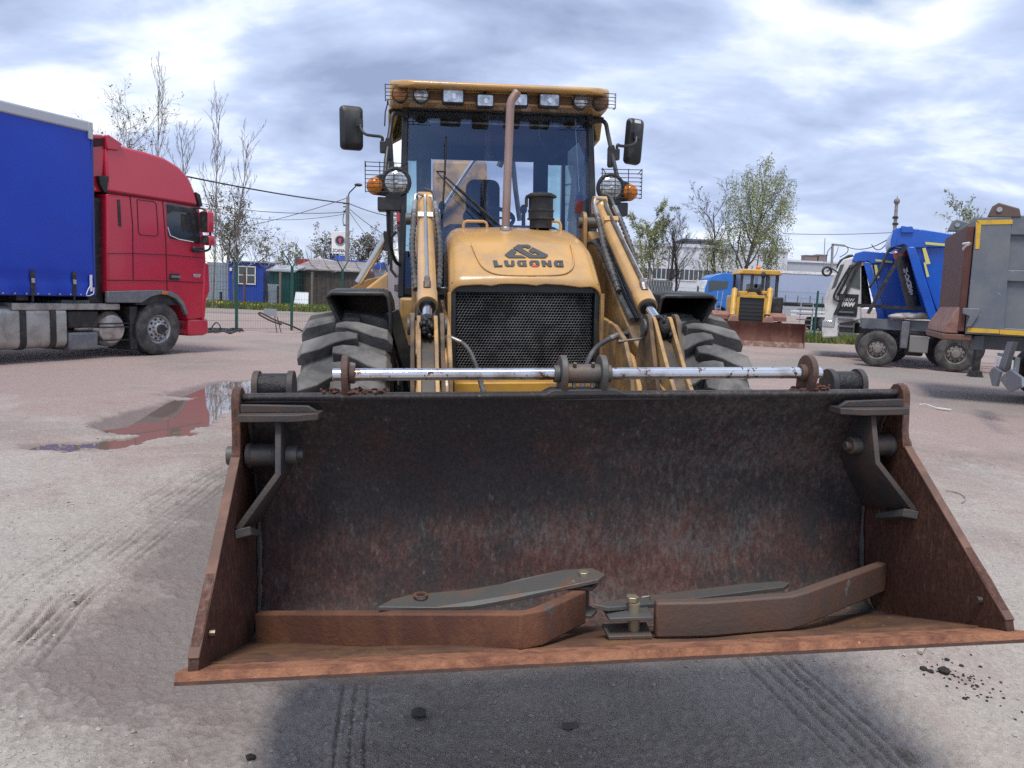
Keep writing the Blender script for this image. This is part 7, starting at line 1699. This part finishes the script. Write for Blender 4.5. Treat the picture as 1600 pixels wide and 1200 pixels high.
for s in (-1, 1):
    for yy in (-1.0 + GS(1345, 540)[0] * 0 + .2, -1.2 - 1.6, -6.0, -7.4): truck_wheel(tip2, s * 1.25, yy, rw2, .34 if yy > -4 else .6, s, rim=m_rimd)
mb = MB(); mb.box(-.9, -.78, -8.2, .9, .8, 1.1); mb.build('frame_rail', m_dark, tip2); mb = MB(); mb.box(.78, .9, -8.2, .9, .8, 1.1); mb.build('frame_rail', m_dark, tip2)
tip_body(GF, tip2, -1.25, GS, 0,
         ((1362, 402), (1480, 408), (1500, 500), (1384, 498), (1366, 430), (1363, 412)),
         ((1331, 408), (1336, 396), (1350, 392), (1440, 398), (1440, 410), (1362, 412), (1356, 408), (1338, 410)),
         (((1349, 410), (1359, 410), (1384, 498), (1372, 498)),),
         (((1368, 405), (1394, 408), (1394, 411), (1368, 408)), ((1366, 414), (1370, 414), (1374, 434), (1369, 435))),
         ((1343, 424), (1353, 480), .19), mat('hoist_tan', (.22, .18, .13), .5, dirt=(.15, .12, .09), amt=.4), ((1344, 408), (1304, 492)), ((1342, 410), (1330, 420), (1320, 440), (1308, 462)), None)

# ---------------------------------------------------------------- grey tipper, rear end in view
g1 = gnd(1592, 637); KYAW = FYAW + math.pi
KF = Frame(Matrix.Translation((g1.x, g1.y, 0)) @ Matrix.Rotation(KYAW, 4, 'Z') @ Matrix.Translation((-1.25, 0, 0)))
def KS(px, py, x=1.27):
    p = KF.sx(px, py, x); return (p.y, p.z)
kt = empty('tipper_truck', M=KF.M); tag(kt, 'grey tipper body with yellow corner tape and maroon tailgate, cut off by the frame edge', 'truck')
yR = KS(1517, 430)[0]; zt_, zb_ = KS(1540, 339)[1], KS(1540, 522)[1]
slope_ = (KS(1528, 345)[0] - KS(1508, 510)[0])
rq = [KS(1527, 340), KS(1509, 522)]
yE = rq[0][0] + 6.5
poly = [rq[1], rq[0], (yE, rq[0][1]), (yE, rq[1][1])]
mb = MB(); mb.prism(poly, -1.20, 1.20, 'x'); kb = mb.build('tipper_body', m_dgrey, kt, bevel=.02)
# rear corner post (broad flat panel) and side ribs
cp = [KS(*p) for p in ((1526, 340), (1581, 338), (1569, 522), (1508, 522))]; mb = MB(); mb.prism(cp, 1.20, 1.275, 'x'); mb.build('corner_post', m_dgrey, kb, bevel=.012)
for z0_, z1_ in ((zt_ - .30, zt_ + .03), (KS(1590, 440)[1], KS(1590, 422)[1]), (zb_ + .05, zb_ + .12)): mb = MB(); mb.box(1.20, 1.262, cp[1][0] + .0, yE, z0_, z1_); mb.build('side_rib', m_dgrey, kb, bevel=.015)
for t_ in (((1526, 344), (1582, 343), (1582, 350), (1532, 351)), ((1525, 346), (1533, 351), (1530, 389), (1524, 389)), ((1512, 512), (1561, 515), (1561, 521), (1511, 519)), ((1562, 515), (1640, 519), (1640, 527), (1562, 522))):
    mb = MB(); Q = [KS(*p, 1.28) for p in t_]; mb.prism(Q, 1.268, 1.283, 'x'); mb.build('reflective_tape', m_tape, kb, smooth=0)
# tailgate: sight lines meet the plane behind the body
TGn = (KF.I.to_3x3() @ Vector((0, 0, 1)))
def KT(px, py, y): p = KF.sy(px, py, y); return (p.x, p.z)
tgl = MB(); tw = 1.24; tw2 = 1.45
tgl.hexa([(-tw2, rq[1][0] - .14, zb_ + .02), (tw, rq[1][0] - .14, zb_ + .02), (tw, rq[1][0] - .02, zb_ + .02), (-tw2, rq[1][0] - .02, zb_ + .02), (-tw2, rq[0][0] - .14, zt_ - .15), (tw, rq[0][0] - .14, zt_ - .15), (tw, rq[0][0] - .02, zt_ - .15), (-tw2, rq[0][0] - .02, zt_ - .15)])
tg = tgl.build('tailgate', m_maroon, kt, bevel=.015)
ys_ = rq[1][0]
mb = MB(); mb.hexa([(-tw, ys_ - .34, zb_ - .02), (tw, ys_ - .34, zb_ - .02), (tw, ys_ - .12, zb_ - .02), (-tw, ys_ - .12, zb_ - .02), (-tw, ys_ - .32, zb_ + .14), (tw, ys_ - .32, zb_ + .14), (tw, ys_ - .12, zb_ + .50), (-tw, ys_ - .12, zb_ + .50)]); mb.build('spill_chute', mat('chute_pink', (.30, .17, .135), .8, dirt=(.2, .1, .08), amt=.4), kt, bevel=.02)
mb = MB(); mb.box(-tw, tw, ys_ - .36, ys_ + .1, zb_ - .14, zb_ - .03); mb.build('rear_sill', mat('sill_rust', (.17, .09, .065), .8), kt, bevel=.02)
for x_, px, pyy in ((1.23, 1571, 328), (-1.1, 1504, 352)):
    p = KF.sx(px, pyy, x_); mb = MB(); mb.prism([(p.y - .26, p.z - .13), (p.y - .20, p.z + .06), (p.y - .12, p.z + .12), (p.y + .2, p.z + .02), (p.y + .24, p.z - .13)], x_ - .05, x_ + .05, 'x'); ho = mb.build('hinge_plate', m_dgrey if x_ < 0 else mat('hinge_rust', (.12, .085, .07), .7), kt, bevel=.02)
    mb = MB(); mb.cyl((x_ + .05, p.y - .10, p.z + .0), (x_ + .07, p.y - .10, p.z + .0), .045, n=12); mb.build('hinge_pin', m_galv, ho)
p = KS(1517, 500); mb = MB(); mb.prism([KS(*q) for q in ((1504, 481), (1530, 482), (1529, 492), (1517, 510), (1508, 511), (1514, 494), (1503, 490))], 1.285, 1.33, 'x'); mb.build('tailgate_lock', m_dgrey, kt, bevel=.01)
a = KF.sy(1510, 384, rq[0][0] - .16); mb = MB(); mb.tube(smooth_path([KF.sy(1505, 381, rq[0][0] - .16), KF.sy(1516, 380, rq[0][0] - .16), KF.sy(1507, 386, rq[0][0] - .17), KF.sy(1505, 390, rq[0][0] - .17)], 4), .02, 6); mb.build('gate_hook', m_white, tg)
# underside
mb = MB(); mb.box(-.5, -.38, ys_ + .2, yE, .95, zb_ - .05); mb.box(.38, .5, ys_ + .2, yE, .95, zb_ - .05); mb.box(-.9, .9, ys_ + .2, ys_ + .35, .95, zb_ - .05); mb.build('frame', m_dgrey, kt)
for yy in (.80, 2.2):
    for s in (-1, 1): truck_wheel(kt, s * 1.25, yy + .05, .54, .6, s, rim=m_rimd)
    mb = MB(); mb.cyl((-1, yy + .05, .54), (1, yy + .05, .54), .12, n=10); mb.box(-.5, .5, yy - .1, yy + .2, .5, 1.0); mb.build('axle', m_dark, kt)
for s in (-1, 1): truck_wheel(kt, s * 1.25, 5.6, .54, .34, s, rim=m_rimd)
pl0, pl1 = KF.sy(1559, 556, ys_ + .3), KF.sy(1583, 580, ys_ + .3)
mb = MB(); mb.box(min(pl0.x, pl1.x), max(pl0.x, pl1.x), ys_ + .27, ys_ + .30, pl1.z, pl0.z); lp = mb.build('number_plate', m_white, kt)
put_text('DT', .14, m_dark, lp, Matrix.Translation(((pl0.x + pl1.x) / 2, ys_ + .262, (pl0.z + pl1.z) / 2)))
mb = MB(); mb.box(min(pl0.x, pl1.x) - .05, max(pl0.x, pl1.x) + .05, ys_ + .30, ys_ + .36, pl1.z - .05, pl0.z + .05); mb.bar(((pl0.x + pl1.x) / 2, ys_ + .33, pl0.z), ((pl0.x + pl1.x) / 2, ys_ + .33, zb_ - .1), .1, .06); mb.build('plate_bracket', m_dgrey, kt)
for q in (((1548, 582), (1556, 573), (1566, 580), (1560, 604), (1553, 603)), ((1564, 592), (1582, 577), (1600, 590), (1600, 605), (1580, 613))):
    mb = MB(); Q = [KF.sy(*p, ys_ + .15) for p in q]; mb.prism([(p.x, p.z) for p in Q], ys_ + .12, ys_ + .16, 'y'); mb.build('mudflap', m_dgrey, kt, bevel=.01)
mb = MB(); Q = [KF.sy(*p, ys_ + .25) for p in ((1566, 574), (1580, 534), (1590, 534), (1574, 582))]; mb.prism([(p.x, p.z) for p in Q], ys_ + .2, ys_ + .26, 'y'); mb.build('flap_bracket', m_dgrey, kt)
# landing stand under the body
sp_ = gnd(1523, 589); mb = MB(); mb.box(-.07, .07, -.07, .07, .05, 1.0); mb.prism([(-.16, 0), (.16, 0), (.09, .16), (-.09, .16)], -.12, .12, 'y'); o = mb.build('axle_stand', m_dark, None, bevel=.01); o.location = (sp_.x, sp_.y, 0); tag(o, 'short dark steel stand under the tippers', 'stand')

# ---------------------------------------------------------------- mast, gantry, wire on the right
YM = 46.0; mbp = at(1390, 480, YM); ms = empty('lighting_mast', M=Matrix.Translation((mbp.x, YM, 0))); tag(ms, 'thin mast with a round head rising behind the blue tippers', 'mast')
mt = at(1401, 318, YM); mb = MB(); mb.cyl((0, 0, 0), (mt.x - mbp.x, 0, mt.z), .14, .09, n=10); mb.build('shaft', m_conc, ms)
mb = MB(); mb.ell((mt.x - mbp.x, 0, mt.z + .12), (.17, .17, .19)); mb.cyl((mt.x - mbp.x, 0, mt.z + .25), (mt.x - mbp.x, 0, mt.z + .42), .02, n=6); mb.build('round_head', mat('mast_head', (.20, .19, .17), .6), ms)
for py_ in (340, 350, 362): p = at(1399, py_, YM); mb = MB(); mb.cyl((p.x - mbp.x, 0, p.z - .06), (p.x - mbp.x, 0, p.z + .06), .16, n=10); mb.build('mast_collar', m_dark, ms)
YG = 60.0; gb = at(1300, 470, YG); gn = empty('pipe_gantry', M=Matrix.Translation((gb.x, YG, 0))); tag(gn, 'pale angled gantry post with hanging cables behind the white cab', 'gantry')
def GG(px, py): p = at(px, py, YG); return (p.x - gb.x, 0, p.z)
mb = MB(); mb.bar((GG(1299, 470)[0], 0, 0), GG(1301, 382), .14, .14); mb.build('post', m_conc, gn)
mb = MB(); mb.bar(GG(1300, 382), GG(1320, 384), .14, .14); mb.build('arm', m_conc, gn)
mb = MB(); mb.tube(smooth_path([GG(1320, 384), GG(1325, 388), GG(1323, 395), GG(1312, 402)], 5), .03, 6); mb.tube(smooth_path([GG(1301, 384), GG(1293, 394), GG(1291, 410)], 5), .03, 6); mb.tube(smooth_path([GG(1310, 386), GG(1306, 398), GG(1298, 408)], 5), .02, 6); mb.build('hanging_cable', m_dark, gn)
af = at(1287, 470, 70); mb = MB(); mb.cyl((0, 0, 0), (at(1289, 372, 70).x - af.x, 0, at(1289, 372, 70).z), .05, .03, n=6); mb.box(-.15, .15, -.15, .15, 0, .3); o = mb.build('flag_pole', m_conc); o.location = (af.x, 70, 0); tag(o, 'slender pale pole left of the gantry', 'pole')
def span2(label, a, b, sag, r):
    o = span(label, a, b, sag, r); o['group'] = 'overhead cables on the right'
span2('thin overhead cable crossing the sky right of the birch', at(1225, 365, 60), at(1400, 363, 60), .1, .022)
span2('cable looping from the gantry to the mast', at(1320, 384, 60), at(1396, 368, YM), .5, .03)
span2('short sagging cable beside the mast', at(1362, 382, 52), at(1394, 366, YM), .6, .03)
# low yellowish railing/structures behind the right fence
sm = at(1262, 470, 42); sk = empty('cable_reel_stand', M=Matrix.Translation((sm.x, 42, 0))); tag(sk, 'pale stand with stacked frames behind the mesh fence', 'stand')
for k in range(6): mb = MB(); z = .25 + .28 * k; mb.box(-.35, .35, 0, .5, z, z + .05); mb.build('shelf', mat('stand_brown', (.20, .15, .13), .7), sk)
for xx in (-.33, .33): mb = MB(); mb.box(xx - .03, xx + .03, 0, .05, 0, 2.0); mb.build('upright', m_railw, sk)

# ================================================================ SMALL THINGS ON THE GROUND
m_clod = mat('dark_clod', (.030, .027, .025), .95, bump=.8, bscale=40)
def zg(x, y): return float(ground_z(np.array([x]), np.array([y]))[0])
def clod(px, py, r, label, m=m_clod, grp='dark clods right of the bucket'):
    g_ = gnd(px, py); z = zg(g_.x, g_.y); r7 = random.Random(int(px * 7 + py)); mb = MB(); nu, nv = 10, 7; rg = []
    for i in range(nv + 1):
        ph = math.pi * i / nv; rr_ = max(math.sin(ph), .05); rg.append([(r * rr_ * math.cos(6.283 * j / nu) * r7.uniform(.7, 1.25), r * .85 * rr_ * math.sin(6.283 * j / nu) * r7.uniform(.7, 1.25), r * .65 * math.cos(ph) * r7.uniform(.8, 1.2) + r * .45) for j in range(nu)])
    mb.loft(rg); o = mb.build('dirt_clod', m, None, smooth=20); o.location = (g_.x, g_.y, z - .003); tag(o, label, 'clod', grp)
for px, py, r, lab in ((1441, 1059, .016, 'small dark clod, left of the close pair beside the bucket tip'), (1452, 1061, .015, 'small dark clod, right of the close pair beside the bucket tip'), (1474, 1062, .026, 'largest dark clod right of the bucket shadow'), (1478, 1044, .012, 'tiny dark clod just above the largest clod'), (1501, 1051, .013, 'tiny dark clod above and right of the largest clod'),
                       (1531, 1052, .009, 'lone tiny dark clod far right of the largest clod'), (1506, 1101, .010, 'tiny dark clod below the crumbled patch'), (391, 1177, .018, 'single dark clod in the dirt below the left bucket tip'), (655, 1112, .030, 'grey clod half sunk in the shaded dirt under the bucket')):
    clod(px, py, r, lab, m_clod if px != 655 else mat('grey_clod', (.09, .085, .08), .9), 'dark clods on the dirt')
mb = MB(); r8 = random.Random(77)
for k in range(60):
    px = 1500 + r8.gauss(12, 34); pyy = 1076 + (px - 1512) * .45 + r8.gauss(0, 11); g_ = gnd(px, pyy); mb.ell((g_.x, g_.y, zg(g_.x, g_.y) + .002), (r8.uniform(.002, .008), r8.uniform(.002, .008), .004), 6, 4)
o = mb.build('crumbs', m_clod, None, fix=False); tag(o, 'dark crumbled soil strewn right of the bucket', 'crumbs', kind='stuff')
a, b = gnd(1436, 1034), gnd(1446, 1014); mb = MB(); mb.bar((a.x, a.y, zg(a.x, a.y) + .012), (b.x, b.y, zg(b.x, b.y) + .012), .022, .016); o = mb.build('wood_stick', mat('pale_wood', (.40, .36, .30), .8), None, bevel=.002); tag(o, 'short pale wooden stick on the dirt right of the bucket', 'stick')
a, b = gnd(1462, 639), gnd(1486, 642); mb = MB(); mb.bar((a.x, a.y, .02), (b.x, b.y, .02), .07, .015); mb.tube(smooth_path([(a.x, a.y, .02), (a.x - .08, a.y + .15, .05), (a.x - .14, a.y + .25, .03)], 4), .01, 6); o = mb.build('litter_strip', m_white, None); tag(o, 'white strip of litter on the ground before the grey tipper', 'litter')
mb = MB(); q = [gnd(*p) for p in ((1478, 770), (1495, 772), (1508, 780), (1503, 788))]; mb.tube(smooth_path([(p.x, p.y, zg(p.x, p.y) + .008) for p in q], 5), .006, 6); o = mb.build('bent_wire', m_conc, None); tag(o, 'bent bit of pale wire on the dirt right of the bucket side', 'wire')
mb = MB(); r9 = random.Random(5)
for k in range(8):
    a, b = gnd(1402 + k * 3, 1176 + k), gnd(1432 + r9.uniform(-10, 12), 1196 + r9.uniform(-4, 8)); mb.tube([(a.x, a.y, zg(a.x, a.y) + .012), (b.x, b.y, zg(b.x, b.y) + .006)], .0014, 4)
o = mb.build('straw_tuft', mat('dry_straw', (.33, .29, .2), .8), None); tag(o, 'few dry straws on the dirt at the bottom edge', 'straw')
g_ = gnd(890, 1138); mb = MB(); mb.add([(-.03, -.01, .004), (-.01, -.025, .012), (.035, -.008, .006), (.03, .015, .016), (-.005, .022, .008), (-.028, .012, .014)], [(0, 1, 2, 3, 4, 5)]); o = mb.build('dry_leaf', mat('leaf_brown', (.14, .12, .115), .7), None, solid=.002, smooth=0); o.location = (g_.x, g_.y, zg(g_.x, g_.y)); tag(o, 'curled dry leaf in the shade under the bucket', 'leaf')
